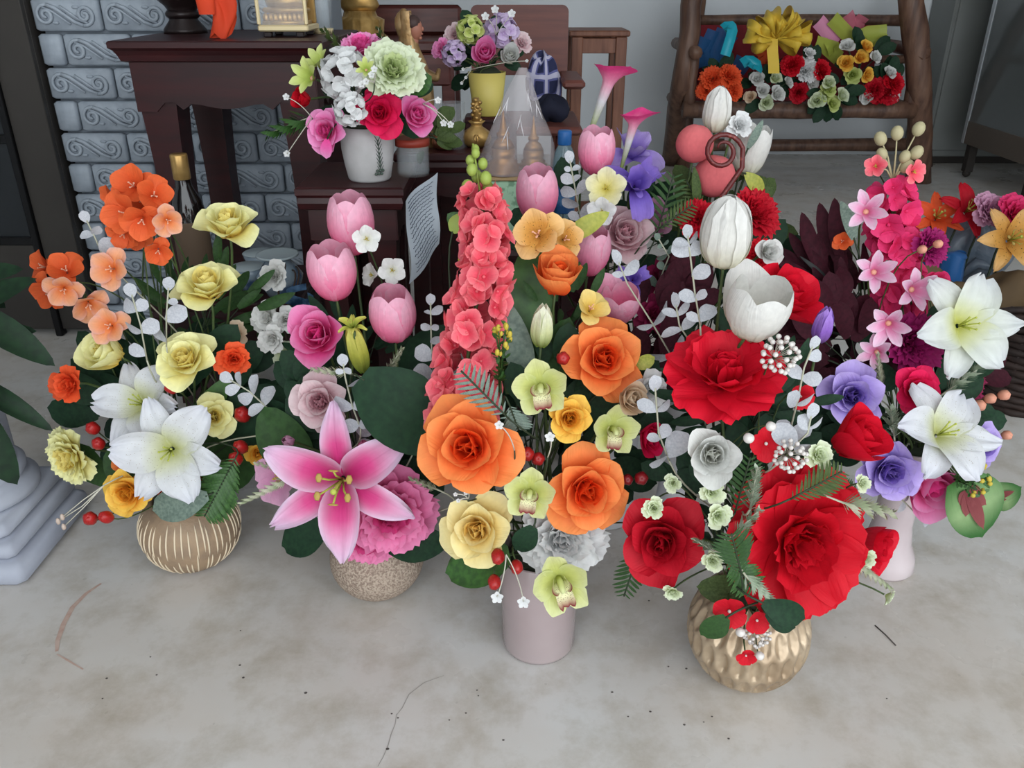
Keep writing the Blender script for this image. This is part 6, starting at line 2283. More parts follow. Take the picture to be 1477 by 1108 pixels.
filler(a, 'dark burgundy leaves below the half opened tulip', (930, 480), 1.28, 85, 44, 'leaf_burgundy', lpx=55, seed=23)
filler(a, 'dark green leaves behind the pink tulips', (860, 340), 1.42, 95, 28, 'leaf_dark', lpx=50, seed=24)
filler(a, 'deep burgundy leaves around the crimson rose', (935, 555), 1.22, 50, 14, 'leaf_burgundy', lpx=50, seed=25)

# ---- G: white tulips, peaches and red carnations
a = 'G'
R(a, 'tulip', 'tulip_white', 'tulip', 'small white tulip topmost above the peaches', 1035, 160, 45, 1.42, (.02, 1, .1), asp=(1, 1, 1.15), under=.5, var=2)
R(a, 'opentulip', 'tulip_white', 'tulip', 'white tulip half hidden behind the brown curl', 1083, 222, 50, 1.44, (.12, 1, .1), asp=(1, 1, 1.2), under=.5)
R(a, 'minicarn', 'bright_white', 'carnation', 'small white ruffled flower beside the topmost tulip', 1068, 180, 42, 1.40, (.2, .5, .8))
R(a, 'peach', 'peach', 'peach', 'fuzzy coral peach, upper and fully exposed', 1002, 208, 54, 1.39, (0, 1, .3), cat='fruit', under=.45)
R(a, 'peach', 'peach', 'peach', 'fuzzy coral peach below, partly behind the brown curl', 1030, 255, 60, 1.40, (0, 1, .3), cat='fruit', under=.45)
R(a, 'carnation', 'deep_red', 'carnation', 'dark red carnation behind the big white tulip', 1092, 305, 84, 1.33, (.3, .6, .7))
R(a, 'carnation', 'deep_red', 'carnation', 'dark red carnation low behind the white tulip', 1005, 315, 62, 1.34, (-.4, .4, .8))
R(a, 'carnation', 'red', 'carnation', 'red carnation glimpsed under the small white rose', 1098, 368, 56, 1.25, (.1, .3, .9))
R(a, 'minirose', 'white', 'small_rose', 'small cream rose right of the big white tulip', 1110, 363, 46, 1.2, (.4, .4, .8))
root, mouth = root_for(a, 'curled_vine', 'brown glittering curled vine in front of the peaches', 'decoration')
cpts = []
for i in range(40):
    u = i / 39
    if u < .35:
        q = u / .35
        x, y = 1040 + 32 * q, 285 - 45 * q
    else:
        q = (u - .35) / .65
        an = rad(10) + q * 2 * pi * 1.45
        rr = 30 * (1 - .75 * q)
        x, y = 1043 + rr * cos(an), 215 - rr * sin(an) * 1.05 + 8 * (1 - q)
    cpts.append(P(x, y, 1.33) - mouth)
MB().tube(cpts, [.004] * 30 + [.004 - .0003 * i for i in range(10)], 7).obj('curl', mat('brown_glitter', '#5a1c1c', .35, col2='#8a4038', scale=120, lo=.6, hi=.7), root)
register_tree(root)
stem_to(root, mouth, cpts[0], Vector((0, 0, 1)), .003, MATS['stem_brown'])
leaf_stem(a, 'thin grey blade leaf beside the small white ruffled flower', (1078, 215), (1102, 172), 1.4, 'blade', 'leaf_grey', .9)
leaf_stem(a, 'yellow green leaf under the half hidden white tulip', (1075, 250), (1102, 280), 1.42, 'oval', 'bud_yellow', .9)
leaf_stem(a, 'thin green blade below the coral peaches', (1005, 300), (1003, 240), 1.36, 'blade', 'leaf_olive', .8)
fern(a, 'small dark needle twig left of peaches', (1015, 310), (990, 260), 1.38, 36, 'leaf_olive', n=7)
filler(a, 'dark olive leaves below the coral peaches', (1040, 330), 1.42, 70, 22, 'leaf_olive', lpx=44, seed=31)
filler(a, 'dark leaves behind the white trumpet vase', (1040, 440), 1.34, 95, 44, 'leaf_dark', lpx=54, seed=32)

# ---- D: red and white arrangement in the champagne vase
a = 'D'
R(a, 'tulip', 'tulip_white', 'tulip', 'largest white tulip standing closed above the red carnation', 1048, 338, 82, 1.02, (-.02, 1, .12), asp=(1, 1, 1.06), var=2, under=.5)
R(a, 'opentulip', 'tulip_white', 'tulip', 'wide white tulip with one petal folded open', 1090, 452, 94, .98, (.1, 1, .3), asp=(1, 1, .82), under=.5, roll=-.6)
R(a, 'poppy', 'bright_red', 'poppy', 'broad bright red poppy like flower below white tulips', 1046, 530, 156, .98, (-.1, 1, .42), asp=(1, 1, 1))
R(a, 'cuprose', 'bright_red', 'rose', 'red rose behind the wide white tulip', 1135, 425, 108, 1.12, (.4, .8, .5), var=1)
R(a, 'cuprose', 'white', 'rose', 'white rose above the small mint carnations', 1028, 656, 86, .905, (-.1, .5, 1), var=1, asp=(1, 1, .95))
R(a, 'bigpeony', 'red', 'peony', 'huge deep red peony hanging over the champagne vase', 1160, 790, 182, .89, (.2, .15, 1), asp=(1, 1.2, 1))
R(a, 'rose', 'deep_red', 'rose', 'dark red rose left of the champagne vase', 953, 783, 128, .93, (-.35, .25, 1), var=0, asp=(1, 1.05, 1))
R(a, 'cuprose', 'bright_red', 'rose', 'red velvet rose seen side on by the lavender roses', 1237, 632, 108, .97, (.45, .75, .5), var=0, asp=(.95, 1, 1.1))
R(a, 'cuprose', 'bright_red', 'rose', 'red rose behind the huge peony by the pink vase', 1262, 785, 84, .99, (.6, .1, .7), var=1)
for i, (x, y, w, dd, n, lb) in enumerate([(1105, 640, 58, .92, (.1, .3, 1), 'red four petal flower with pearl beside white rose'), (1052, 882, 56, .87, (-.2, .1, 1), 'red four petal flower on the champagne vase front'),
        (1092, 895, 44, .87, (.3, -.1, 1), 'red four petal flower right of the other on vase front'), (1076, 946, 34, .86, (0, -.4, 1), 'lowest small red flower dangling on the champagne vase'), (1155, 572, 44, .97, (.5, .2, 1), 'red petals beside the white leaf sprig')]):
    R(a, 'fourpetal', 'red', 'four_petal_flower', lb, x, y, w, dd, n, roll=i, sr=.0012)
R(a, 'pearls', 'pearl', 'pearl_cluster', 'silver pearl bead cluster under the wide white tulip', 1125, 512, 58, .96, (.2, .6, .8), cat='decoration', sr=.0012)
R(a, 'pearls', 'pearl', 'pearl_cluster', 'silver pearl bead cluster beside the mint leaf', 1140, 658, 50, .90, (.1, .4, 1), cat='decoration', sr=.0012)
R(a, 'pearls', 'pearl', 'pearl_cluster', 'tiny pearl bead cluster low on the champagne vase', 1092, 915, 40, .87, (.1, .2, 1), cat='decoration', sr=.0012)
for (x, y, w, lb) in [(1080, 632, 16, 'single pearl bead beside the red four petal flower'), (1112, 615, 15, 'single pearl bead above the red four petal flower'), (1068, 912, 14, 'single pearl bead on the champagne vase front'), (1096, 946, 13, 'single pearl bead beside the lowest red flower')]:
    R(a, 'peach', 'pearl', 'pearl_pick', lb, x, y, w, .885 if y < 700 else .855, (0, .5, 1), cat='decoration', sr=.0009)
wc = 'small mint white carnations of champagne vase'
for i, (x, y, w, dd, n, lb) in enumerate([
        (943, 733, 36, .88, (-.2, .6, .9), 'mint white mini carnation on top of dark red rose'), (970, 697, 30, .92, (-.5, .4, .8), 'mint white mini carnation at the outer side of white rose'),
        (1028, 710, 40, .89, (0, .5, 1), 'mint white mini carnation directly under the white rose'), (1036, 745, 42, .87, (.1, .3, 1), 'mint white mini carnation above a frosted spike, under its twin'),
        (1028, 810, 36, .87, (-.1, .3, 1), 'mint white mini carnation between dark rose and peony'), (970, 856, 30, .90, (-.3, -.4, 1), 'mint white mini carnation under the dark red rose'),
        (1183, 657, 46, .90, (.3, .6, .8), 'mint white carnation beside the pearl cluster'), (1245, 697, 28, .90, (.4, .5, .8), 'small white bud below the velvet rose'),
        (1248, 806, 36, .90, (.2, .1, 1), 'mint white mini carnation beside the huge peony'), (1283, 862, 28, .90, (.8, -.2, .7), 'mint white carnation on a long stem over floor')]):
    R(a, 'minicarn', 'greenwhite', 'mini_carnation', lb, x, y, w, dd, n, sr=.0013, group=wc, roll=i)
sprig(a, 'white eucalyptus sprig rising beside the purple bud', [(1135, 640), (1150, 580), (1160, 530), (1172, 500)], .95, 36, seed=41, n=4)
sprig(a, 'white eucalyptus leaves left of the velvet rose', [(1140, 650), (1165, 625), (1170, 600)], .91, 46, seed=42, n=2)
sprig(a, 'white eucalyptus sprig left of largest white tulip', [(1010, 470), (1002, 420), (995, 365), (992, 340)], 1.03, 36, seed=43, n=5)
sprig(a, 'white leaf sprig spreading behind the bright red flower', [(1000, 500), (980, 470), (975, 440)], 1.06, 44, seed=44, n=3, shape='oval')
sprig(a, 'broad white leaf sprig in front of crimson rose', [(965, 665), (950, 625), (945, 560)], .98, 44, seed=45, n=3)
for (p0, p1, dd, w, lb, mk) in [((1082, 735), (1092, 675), .88, 28, 'frosted green spike above the huge peony edge', 'leaf_frost'), ((1060, 770), (1096, 735), .86, 26, 'frosted spike pointing to the huge peony', 'leaf_frost'),
        ((1075, 830), (1128, 885), .85, 26, 'long frosted spike lying on the vase front', 'leaf_frost'), ((1215, 725), (1288, 742), .88, 34, 'frosted pinkish spike beside lavender rose', 'spike_pale'),
        ((1030, 795), (1000, 778), .88, 16, 'frosted tip touching the dark red rose', 'leaf_frost'), ((1235, 815), (1285, 850), .89, 16, 'frosted tip by the long stemmed carnation', 'spike_pale')]:
    spike(a, lb, p0, p1, dd, w, mk)
fern(a, 'green needle frond between white rose and peony', (1060, 740), (1082, 660), .91, 60, 'leaf_green', n=9)
fern(a, 'green needle frond beside the mint carnations', (1070, 830), (1055, 770), .88, 70, 'leaf_green', n=9)
fern(a, 'green needle frond over the champagne vase', (1050, 800), (1085, 850), .86, 70, 'leaf_mid', n=9)
fern(a, 'green needle frond above the huge red peony', (1140, 720), (1215, 680), .91, 60, 'leaf_olive', n=10)
fern(a, 'green frond beneath velvet rose', (1180, 720), (1230, 715), .93, 60, 'leaf_green', n=9)
leaf_stem(a, 'dark green leaf pair on the champagne vase', (1100, 870), (1165, 895), .86, 'oval', 'leaf_dark', .9, group='dark leaves on champagne vase')
leaf_stem(a, 'dark green leaf pair on the champagne vase', (1105, 885), (1150, 908), .855, 'oval', 'leaf_dark', .9, group='dark leaves on champagne vase')
leaf_stem(a, 'dark green leaf left of the dangling red flowers', (1048, 890), (1010, 922), .86, 'broad', 'leaf_green', 1.0)
leaf_stem(a, 'brown papery leaf over vase shoulder', (1075, 850), (1005, 850), .92, 'broad', 'leaf_olive', .9)
filler(a, 'dark green leaves in the heart of champagne vase', (1075, 740), .97, 115, 44, 'leaf_dark', lpx=52, seed=51)
filler(a, 'dark leaves behind the bright red flower', (1075, 590), 1.03, 95, 36, 'leaf_dark', lpx=46, seed=52, shape='blade')
filler(a, 'dark olive leaves beside the pearl clusters', (1165, 610), 1.12, 60, 18, 'leaf_dark', lpx=46, seed=53)

# ---- E: pink, purple and white lily arrangement at the right
a = 'E'
floret_spike(a, 'hot pink stock spike with tan buds on top', [(1300, 440), (1292, 390), (1290, 330), (1284, 270)], 1.30, 78, 66, 50, 'hot_pink', 60, top='bud_tan', seed=8, topn=0, name='stock_spike')
root, mouth = root_for(a, 'bud_spray', 'tan round buds on forked twigs crowning the pink spike', 'flower')
A0 = P(1288, 262, 1.30) - mouth
for (x, y, r) in [(1270, 200, 9), (1294, 192, 9), (1325, 186, 9), (1322, 220, 9), (1272, 222, 8), (1305, 226, 8), (1268, 240, 8), (1308, 240, 9)]:
    q = P(x, y, 1.295) - mouth
    b = MB().ball((0, 0, 0), r * mpp(q + mouth), 10, 7, (1, 1, 1.2)).xf(T(q) @ frame(q - A0, (0, -1, 0)))
    tw_ = MB().tube([A0, A0.lerp(q, .5) + Vector((0, 0, .006)), q], [.002, .0014, .001], 5).obj('twig', MATS['bud_tan'], root)
    b.obj('bud', MATS['bud_tan'], tw_)
register_tree(root)
stem_to(root, mouth, A0, Vector((0, 0, 1)), .002, MATS['stem_green'])
R(a, 'blossom', 'coral', 'blossom', 'small pink blossom left under the tan buds', 1263, 240, 36, 1.30, (-.5, .3, .8), sr=.0012)
R(a, 'blossom', 'coral', 'blossom', 'small pink blossom right under the tan buds', 1318, 248, 40, 1.30, (.6, .1, .8), sr=.0012)
for (x, y, w, n, lb, rl) in [(1250, 305, 74, (-.2, .4, 1), 'pink star magnolia topmost, beside hot pink florets', .4), (1262, 392, 74, (-.1, .5, 1), 'pink star magnolia second down, above the burgundy leaves', 1.1),
                         (1318, 418, 76, (.2, .3, 1), 'pink star magnolia nearest the white lily', .2), (1282, 468, 78, (-.3, 0, 1), 'pink star magnolia drooping on the purple carnation', .7), (1264, 508, 62, (-.5, .3, .8), 'pale pink star magnolia behind the lavender rose', .2)]:
    R(a, 'star', 'star_pink', 'star_magnolia', lb, x, y, w, 1.24 if y < 440 else 1.175, n, roll=rl, sr=.0016)
R(a, 'carnation', 'magenta_ball', 'carnation', 'purple magenta carnation beside the hot pink spike', 1345, 355, 62, 1.30, (.5, .4, .8))
R(a, 'carnation', 'magenta_ball', 'carnation', 'large purple magenta carnation under the star magnolias', 1320, 495, 100, 1.22, (.2, .4, 1))
R(a, 'carnation', 'wine', 'carnation', 'dark wine carnation behind the frosted spike', 1392, 552, 80, 1.27, (.5, .3, .8))
R(a, 'minirose', 'hot_pink', 'small_rose', 'small hot pink rose right of the star magnolias', 1352, 408, 44, 1.25, (.4, .3, .9))
R(a, 'rose', 'lavender', 'rose', 'lavender rose beside the velvet red rose top', 1230, 572, 96, 1.12, (-.2, .5, 1), var=1)
R(a, 'rose', 'lavender', 'rose', 'lavender rose tucked right under the velvet red rose', 1285, 682, 94, 1.08, (0, .2, 1), var=2)
R(a, 'rose', 'lavender', 'rose', 'lavender rose at outer edge below the white lilies', 1418, 645, 70, 1.16, (.5, .1, .9), var=0)
R(a, 'rose', 'crimson_rose', 'rose', 'crimson pink round rose above the lower white lily', 1323, 562, 70, 1.15, (.1, .4, 1), var=0)
R(a, 'cuprose', 'rose_pink', 'rose', 'vivid pink rose facing down over the pale pink vase', 1345, 700, 100, 1.12, (.3, -.2, 1), var=1)
R(a, 'widelily', 'lily_plain', 'lily', 'white lily at the right, upper of two, near the brown paper', 1395, 468, 140, 1.22, (.3, .45, .8), roll=.5)
R(a, 'widelily', 'lily_white', 'lily', 'white freckled lily above the vivid pink rose', 1365, 622, 140, 1.12, (.2, .75, .7), roll=.1)
R('D', 'bud', 'purple_bud', 'tulip_bud', 'closed purple tulip bud alone by the dark foliage', 1187, 471, 40, 1.08, (0, 1, .2), asp=(1, 1, .92), under=.7)
spike(a, 'long frosted spike leaning out below the upper white lily', (1365, 565), (1432, 517), 1.16, 26, 'leaf_frost')
spike(a, 'frosted tuft between crimson and red velvet roses', (1290, 630), (1285, 590), 1.1, 30, 'leaf_frost')
spike(a, 'pink frosted tip above the lavender rose', (1270, 555), (1266, 510), 1.14, 14, 'spike_pale')
for (b0, t0, cd_, lb) in [((1385, 690), (1425, 780), 0, 'caladium leaf with red heart, lower and larger'), ((1420, 720), (1474, 705), .07, 'caladium leaf with red heart, smaller, pointing outward')]:
    root, mouth = root_for(a, 'caladium', lb, 'leaf')
    A0, B0 = P(*b0, 1.10 + cd_), P(*t0, 1.07 + cd_)
    L = (B0 - A0).length
    Mx = frame(B0 - A0, vec((.1, .5, 1)))
    pm_ = petal_mat('caladium', '#3f6b32', '#2f5a2a', mid='#86a070', edge='#2f5a2c', edge_w=.55, epow=5)
    lf_ = link('leaf', petal(MB(), L=1, W=.46, a0=-8, a1=20, Rc=1.3, b=.5, tm=.35, r=.9, rt=.06, pt=.06, nu=8, nv=9).mesh('leaf', pm_), root, T(A0 - mouth) @ Mx @ S(L))
    rm = petal_mat('caladium_heart', '#6a2b30', '#7d4242')
    hb_ = MB()
    for s_, l_ in ((0, .62), (-.5, .36), (.5, .36), (-1.0, .22), (1.0, .22)):
        q = petal(MB(), L=l_, W=.1, a0=0, a1=6, Rc=1.2, b=.5, tm=.4, r=.95, rt=.05, pt=.1, nu=4, nv=5)
        q.xf(T((0, -.05, .2)) @ Matrix.Rotation(s_, 4, 'Y'))
        hb_.add(q.v, q.f, q.uv)
    link('red_heart', hb_.mesh('red_heart', rm), lf_)
    register_tree(root)
    stem_to(root, mouth, A0 - mouth, (B0 - A0).normalized(), .0016, MATS['stem_green'])
R(a, 'fluff', 'leaf_mid', 'filler_sprig', 'yellow green berry sprig above the caladium leaves', 1398, 692, 74, 1.08, (.4, .5, .8), cat='foliage', asp=(1, 1, .9))
bp = 'peach coloured bud berries of the pale pink vase'
for i, (x, y, w, lb) in enumerate([(1412, 585, 22, 'peach berries beyond the frosted spike'), (1428, 575, 20, 'peach berries beyond the frosted spike'), (1448, 570, 20, 'peach berries beyond the frosted spike'), (1452, 628, 18, 'peach berry at the outer lavender rose'),
                               (1353, 352, 16, 'pink berry on the purple carnation'), (1330, 360, 16, 'pink berry on the purple carnation')]):
    R(a, 'berry', 'bud_peach', 'berry_sprig', lb, x, y, w, 1.2, (.5, .5, .8), cat='berry', group=bp, sr=.0011, under=.5)
leaf_stem(a, 'dark pointed leaf left of the topmost star magnolia', (1232, 345), (1216, 290), 1.28, 'blade', 'leaf_grey', 1.2)
leaf_stem(a, 'thin dark blade curving out left of the burgundy leaves', (1205, 420), (1160, 368), 1.3, 'strap', 'leaf_black', 1.0)
leaf_stem(a, 'long thin grass blade arching right over brown paper', (1360, 405), (1476, 480), 1.3, 'strap', 'leaf_olive', .5)
R(a, 'orangeorchid', 'orange_orchid', 'small_orchid', 'small brown orange flower left of the pink spike', 1215, 348, 32, 1.3, (-.5, .3, .8), sr=.0012)
filler(a, 'dark burgundy foliage left of the star magnolias', (1228, 455), 1.28, 90, 60, 'leaf_burgundy', lpx=66, seed=61, shape='blade')
filler(a, 'black red leaves behind the lavender rose', (1225, 515), 1.22, 75, 40, 'leaf_burgundy', lpx=64, seed=62)
filler(a, 'dark leaves in the heart of pale pink vase arrangement', (1320, 590), 1.22, 105, 50, 'leaf_dark', lpx=50, seed=63)
filler(a, 'wine coloured leaves behind the upper white lily', (1370, 540), 1.30, 60, 16, 'leaf_burgundy', lpx=50, seed=64)
sprig(a, 'pale sprig at the shoulder of the pale pink vase', [(1300, 720), (1320, 740), (1345, 748)], 1.12, 22, 'leaf_white', seed=65)

# ---- H: bouquet in the white pot on the altar table
a = 'H'
DH = 1.60
R(a, 'rose', 'hot_rose', 'rose', 'pink rose leaning left out of the white pot', 468, 188, 64, 1.545, (-.4, .3, 1), var=0)
R(a, 'rose', 'crimson_rose', 'rose', 'crimson rose at the front of the white pot', 548, 162, 74, 1.54, (.1, .3, 1), var=1)
R(a, 'cuprose', 'hot_rose', 'rose', 'pink rose at the right side of white pot', 602, 165, 58, 1.56, (.5, .4, .8), var=1)
R(a, 'peony', 'hot_rose', 'rose', 'pink bloom crowning the white pot bouquet', 520, 64, 62, 1.62, (0, .9, .5))
R(a, 'floretball', 'bright_white', 'hydrangea', 'white hydrangea left of the white pot bouquet centre', 497, 108, 84, 1.55, (-.2, .5, 1), sr=.0018)
R(a, 'floretball', 'bright_white', 'hydrangea', 'white hydrangea florets hanging above the leaning pink rose', 505, 158, 56, 1.53, (-.2, .2, 1), sr=.0018)
R(a, 'peony', 'greenwhite', 'dahlia', 'green white dahlia right of the bouquet top', 568, 98, 84, 1.57, (.3, .6, .8))
R(a, 'minicarn', 'bright_white', 'carnation', 'white ruffled flower above the right pink rose', 583, 133, 54, 1.54, (.3, .4, .9))
R(a, 'star', 'lime', 'lime_flower', 'lime green starry flower at the left of bouquet', 447, 112, 62, 1.57, (-.6, .3, .8))
R(a, 'star', 'lime', 'lime_flower', 'lime green starry flower above the white hydrangea', 462, 92, 56, 1.59, (-.4, .7, .6))
R(a, 'star', 'lime', 'lime_flower', 'lime green small flower in the bouquet centre', 528, 100, 36, 1.55, (.1, .6, .9))
R(a, 'cuprose', 'red', 'rose', 'red petals hidden low at the bouquet left', 436, 142, 38, 1.58, (-.6, .2, .7))
spike(a, 'green frosted sprig pointing left from the white pot', (445, 170), (384, 194), 1.56, 34, 'leaf_mid')
spike(a, 'green feathery tip beside the crowning pink bloom', (560, 80), (545, 40), 1.6, 20, 'leaf_olive')
spike(a, 'brown feathery tip left of the crowning pink bloom', (495, 70), (465, 42), 1.62, 22, 'leaf_olive')
wire_flowers(a, 'tiny white star flowers amid the white pot bouquet', (540, 120), [(536, 108), (528, 118), (522, 122), (540, 100)], 1.53, 6)
wire_flowers(a, 'tiny white star flowers right of the pink rose', (610, 150), [(632, 145), (640, 178), (650, 180)], 1.56, 6)
wire_flowers(a, 'tiny white star flowers low left of the pot', (450, 170), [(413, 140), (414, 222)], 1.57, 6)
leaf_stem(a, 'green leaf right of the green white dahlia', (588, 130), (622, 108), 1.58, 'broad', 'leaf_mid', 1.3)
leaf_stem(a, 'pale pink pointed petal hanging under the leaning rose', (472, 200), (470, 230), 1.54, 'oval', 'petal_hot_rose', 1.0)
filler(a, 'dark leaves inside the white pot bouquet', (530, 150), 1.62, 62, 26, 'leaf_dark', lpx=36, seed=71)
filler(a, 'brown dried leaves beside the glass jar', (620, 200), 1.64, 30, 14, 'leaf_olive', lpx=26, seed=72)

# ---- I: bouquet in the yellow pot
a = 'I'
R(a, 'cuprose', 'hot_rose', 'rose', 'pink rose in the middle of the yellow pot', 700, 76, 48, 2.06, (-.05, .6, .9), asp=(1, 1, 1.2))
R(a, 'cuprose', 'white', 'rose', 'white rose in the yellow pot', 736, 80, 38, 2.06, (.2, .6, .9), asp=(1, 1, 1.1))
R(a, 'floretball', 'lilac', 'hydrangea', 'lilac hydrangea on top of yellow pot bouquet', 722, 46, 56, 2.1, (.1, .7, .8))
R(a, 'floretball', 'lilac', 'hydrangea', 'pale mauve hydrangea beside the pink rose edge', 655, 78, 42, 2.08, (-.4, .4, .9))
R(a, 'minicarn', 'hot_rose', 'carnation', 'small mauve carnation at the far left of yellow pot', 636, 70, 32, 2.1, (-.6, .4, .8))
R(a, 'floretball', 'lime', 'hydrangea', 'lime green hydrangea of the yellow pot bouquet', 678, 44, 46, 2.11, (-.2, .7, .8))
R(a, 'minicarn', 'pale_pink', 'carnation', 'blush carnation right of the lilac hydrangea', 754, 62, 34, 2.1, (.5, .5, .8))
R(a, 'minicarn', 'pale_pink', 'carnation', 'dull pink carnation above the mauve hydrangea', 655, 48, 34, 2.12, (-.4, .6, .8))
wire_flowers(a, 'tiny pale star flowers above the yellow pot bouquet', (715, 50), [(714, 14), (738, 20), (700, 24)], 2.1, 7)
wire_flowers(a, 'tiny pearl white dots below mauve hydrangea', (680, 100), [(668, 100), (672, 112), (666, 120), (760, 88)], 2.05, 3)
filler(a, 'dark leaves inside the yellow pot bouquet', (700, 80), 2.13, 48, 22, 'leaf_dark', lpx=30, seed=73)

run_stems()
run_fillers()
# ---------------------------------------------------------------- bouquets and ribbons on the log bench
SEATZ = zs_ + .035
def bench_root(px, D, label, name, cat, group=None):
    return thing(name, label, cat, (XP(px, D, SEATZ), D, SEATZ), group)

def head_on(root, kind, pm, px, py, w, D, n=(0, .5, 1), roll=0, var=0):
    h = P(px, py, D)
    s = w * mpp(h)
    M = T(h - root.location) @ aim(vec(n).normalized(), roll) @ S(s)
    for pn, me, Mx in proto(kind, pm, var):
        link(pn, me, root, M @ Mx)

def bouquet(px, D, label, heads, mk='leaf_dark', nleaf=10, r=30):
    """hand-tied bouquet lying on the seat: each flower head one mesh, bound by a handle of stems"""
    root = bench_root(px, D, label, 'bouquet', 'bouquet', 'bouquets on the log bench')
    cx = sum(h[2] for h in heads) / len(heads)
    cy = sum(h[3] for h in heads) / len(heads)
    def gen(off):
        parts = []
        for i, (kind, pm, x, y, w) in enumerate(heads):
            h = P(x, y, D - .03 + off)
            s = w * mpp(h)
            M = T(h) @ aim(vec(((x - cx) / 40, .5 + (cy - y) / 60, 1)).normalized(), i) @ S(s)
            for pn, mm, Mx in proto(kind, pm, 0):
                parts.append(('flower_head', mm, M @ Mx, None))
        return parts
    best = settle(gen, [j * .02 for j in range(0, 16)] + [-.02, -.04, -.06])
    put(root, best)
    off = best[3]
    C = P(cx, cy, D + .06 + off) - root.location
    tw = MB()
    for i, (kind, pm, x, y, w) in enumerate(heads):
        q = P(x, y, D - .02 + off) - root.location
        tw.tube([Vector((.01 * (i % 3 - 1), .06 + off, .006)), Vector((C.x * .6, C.y * .6 + .04, max(.02, C.z * .6))), q], .004, 4)
    st_ = tw.obj('stems', MATS['stem_dark'], root)
    register(root.name, surface([(st_.data, T(root.location))]))
    random.seed(int(px))
    me = leaf_mesh('oval', MATS[mk])
    k = mpp(P(cx, cy, D))
    base = Vector(root.location)
    for i in range(nleaf):
        pick = None
        for tr in range(30):
            an = random.uniform(0, 2 * pi)
            d = Vector((cos(an), random.uniform(-.3, .3), sin(an)))
            M = T(base + C + d * r * k * random.uniform(.3, .7) + Vector((0, -.03, 0))) @ frame(d, (0, -1, .4)) @ S(28 * k * (1 if tr < 15 else .65))
            h = hits(surface([(me, M)]), (root.name,))
            if pick is None or h < pick[0]:
                pick = (h, M)
            if h == 0:
                break
        link('leaf', me, root, T(-base) @ pick[1])
        register(root.name, surface([(me, pick[1])]))
    return root

bouquet(1035, 4.42, 'vivid orange chrysanthemum bunch on the log bench', [('carnation', 'orange_red', 1028, 112, 40), ('carnation', 'orange_red', 1054, 108, 40), ('carnation', 'orange_red', 1040, 128, 42), ('carnation', 'orange_red', 1018, 130, 32), ('carnation', 'orange_red', 1060, 130, 32)], nleaf=6)
bouquet(1108, 4.40, 'white and mint rose bouquet under the yellow bow', [('minirose', 'white', 1092, 113, 24), ('minirose', 'greenwhite', 1119, 112, 22), ('minirose', 'white', 1100, 131, 22), ('minirose', 'white', 1122, 136, 26), ('minirose', 'cream', 1082, 140, 20), ('minirose', 'greenwhite', 1106, 148, 24), ('minirose', 'white', 1138, 118, 18)], nleaf=14)
bouquet(1160, 4.44, 'white chrysanthemum bouquet among red blooms', [('carnation', 'bright_white', 1162, 100, 40), ('minicarn', 'bright_white', 1168, 76, 20), ('minirose', 'white', 1172, 122, 22), ('peony', 'red', 1142, 92, 32), ('peony', 'red', 1188, 100, 32), ('peony', 'deep_red', 1152, 134, 28)], nleaf=8)
bouquet(1200, 4.40, 'mint green rose bouquet at the bench front edge', [('minirose', 'lime', 1195, 128, 24), ('minirose', 'greenwhite', 1178, 145, 26), ('minirose', 'lime', 1202, 150, 24), ('minirose', 'greenwhite', 1216, 138, 24), ('minirose', 'lime', 1190, 138, 22), ('minirose', 'greenwhite', 1196, 118, 22)], nleaf=10)
bouquet(1240, 4.43, 'golden and white rose bouquet wrapped in lime tulle', [('minirose', 'amber', 1220, 90, 26), ('minirose', 'amber', 1242, 82, 24), ('minirose', 'amber', 1250, 66, 22), ('minirose', 'white', 1222, 66, 24), ('minirose', 'white', 1264, 82, 22), ('minirose', 'amber', 1252, 108, 22), ('minirose', 'lime', 1230, 108, 28)], nleaf=10)
bouquet(1275, 4.42, 'red rose bouquet with white buds by the right post', [('peony', 'deep_red', 1278, 130, 44), ('peony', 'red', 1292, 118, 32), ('minirose', 'white', 1284, 104, 22), ('minirose', 'white', 1290, 138, 20), ('minirose', 'white', 1250, 142, 20), ('peony', 'deep_red', 1262, 128, 32)], nleaf=8)

def tulle_mat(name, c, alpha=.8):
    return mat(name, c, .6, alpha=alpha)

# yellow tulle bow with a hanging tail
D = 4.36
root = bench_root(1118, D, 'big yellow tulle bow with hanging ribbon tail', 'tulle_bow', 'bow')
my = tulle_mat('yellow_tulle', '#e0bc40', .95)
ctr = P(1118, 55, D) - root.location
k = mpp(P(1118, 55, D))
random.seed(5)
for i in range(9):
    an = rad(-20 + i * 27)
    d = Vector((cos(an), -.25, sin(an) * .8))
    def loop(u, v, d=d, i=i):
        a_ = u * pi
        q = ctr + d * (46 * k * sin(a_) ** .8 * (.75 + .25 * (i % 2)))
        sd = Vector((-d.z, 0, d.x))
        return q + sd * ((v - .5) * 34 * k * sin(a_)) + Vector((0, -.07 * sin(2 * a_) + .02 * sin(v * 9 + i), .012 * sin(v * 12 + u * 5)))
    MB().grid(loop, 12, 8).obj('loop', my, root)
t0 = P(1114, 56, D - .05) - root.location
t1 = P(1116, 106, D - .06) - root.location
wv = Vector((8 * k, 0, 0))
MB().grid(lambda u, v: t0.lerp(t1, v) + wv * (u - .5) * 2 + Vector((0, .006 * sin(v * 6), 0)), 4, 8).obj('tail', my, root)

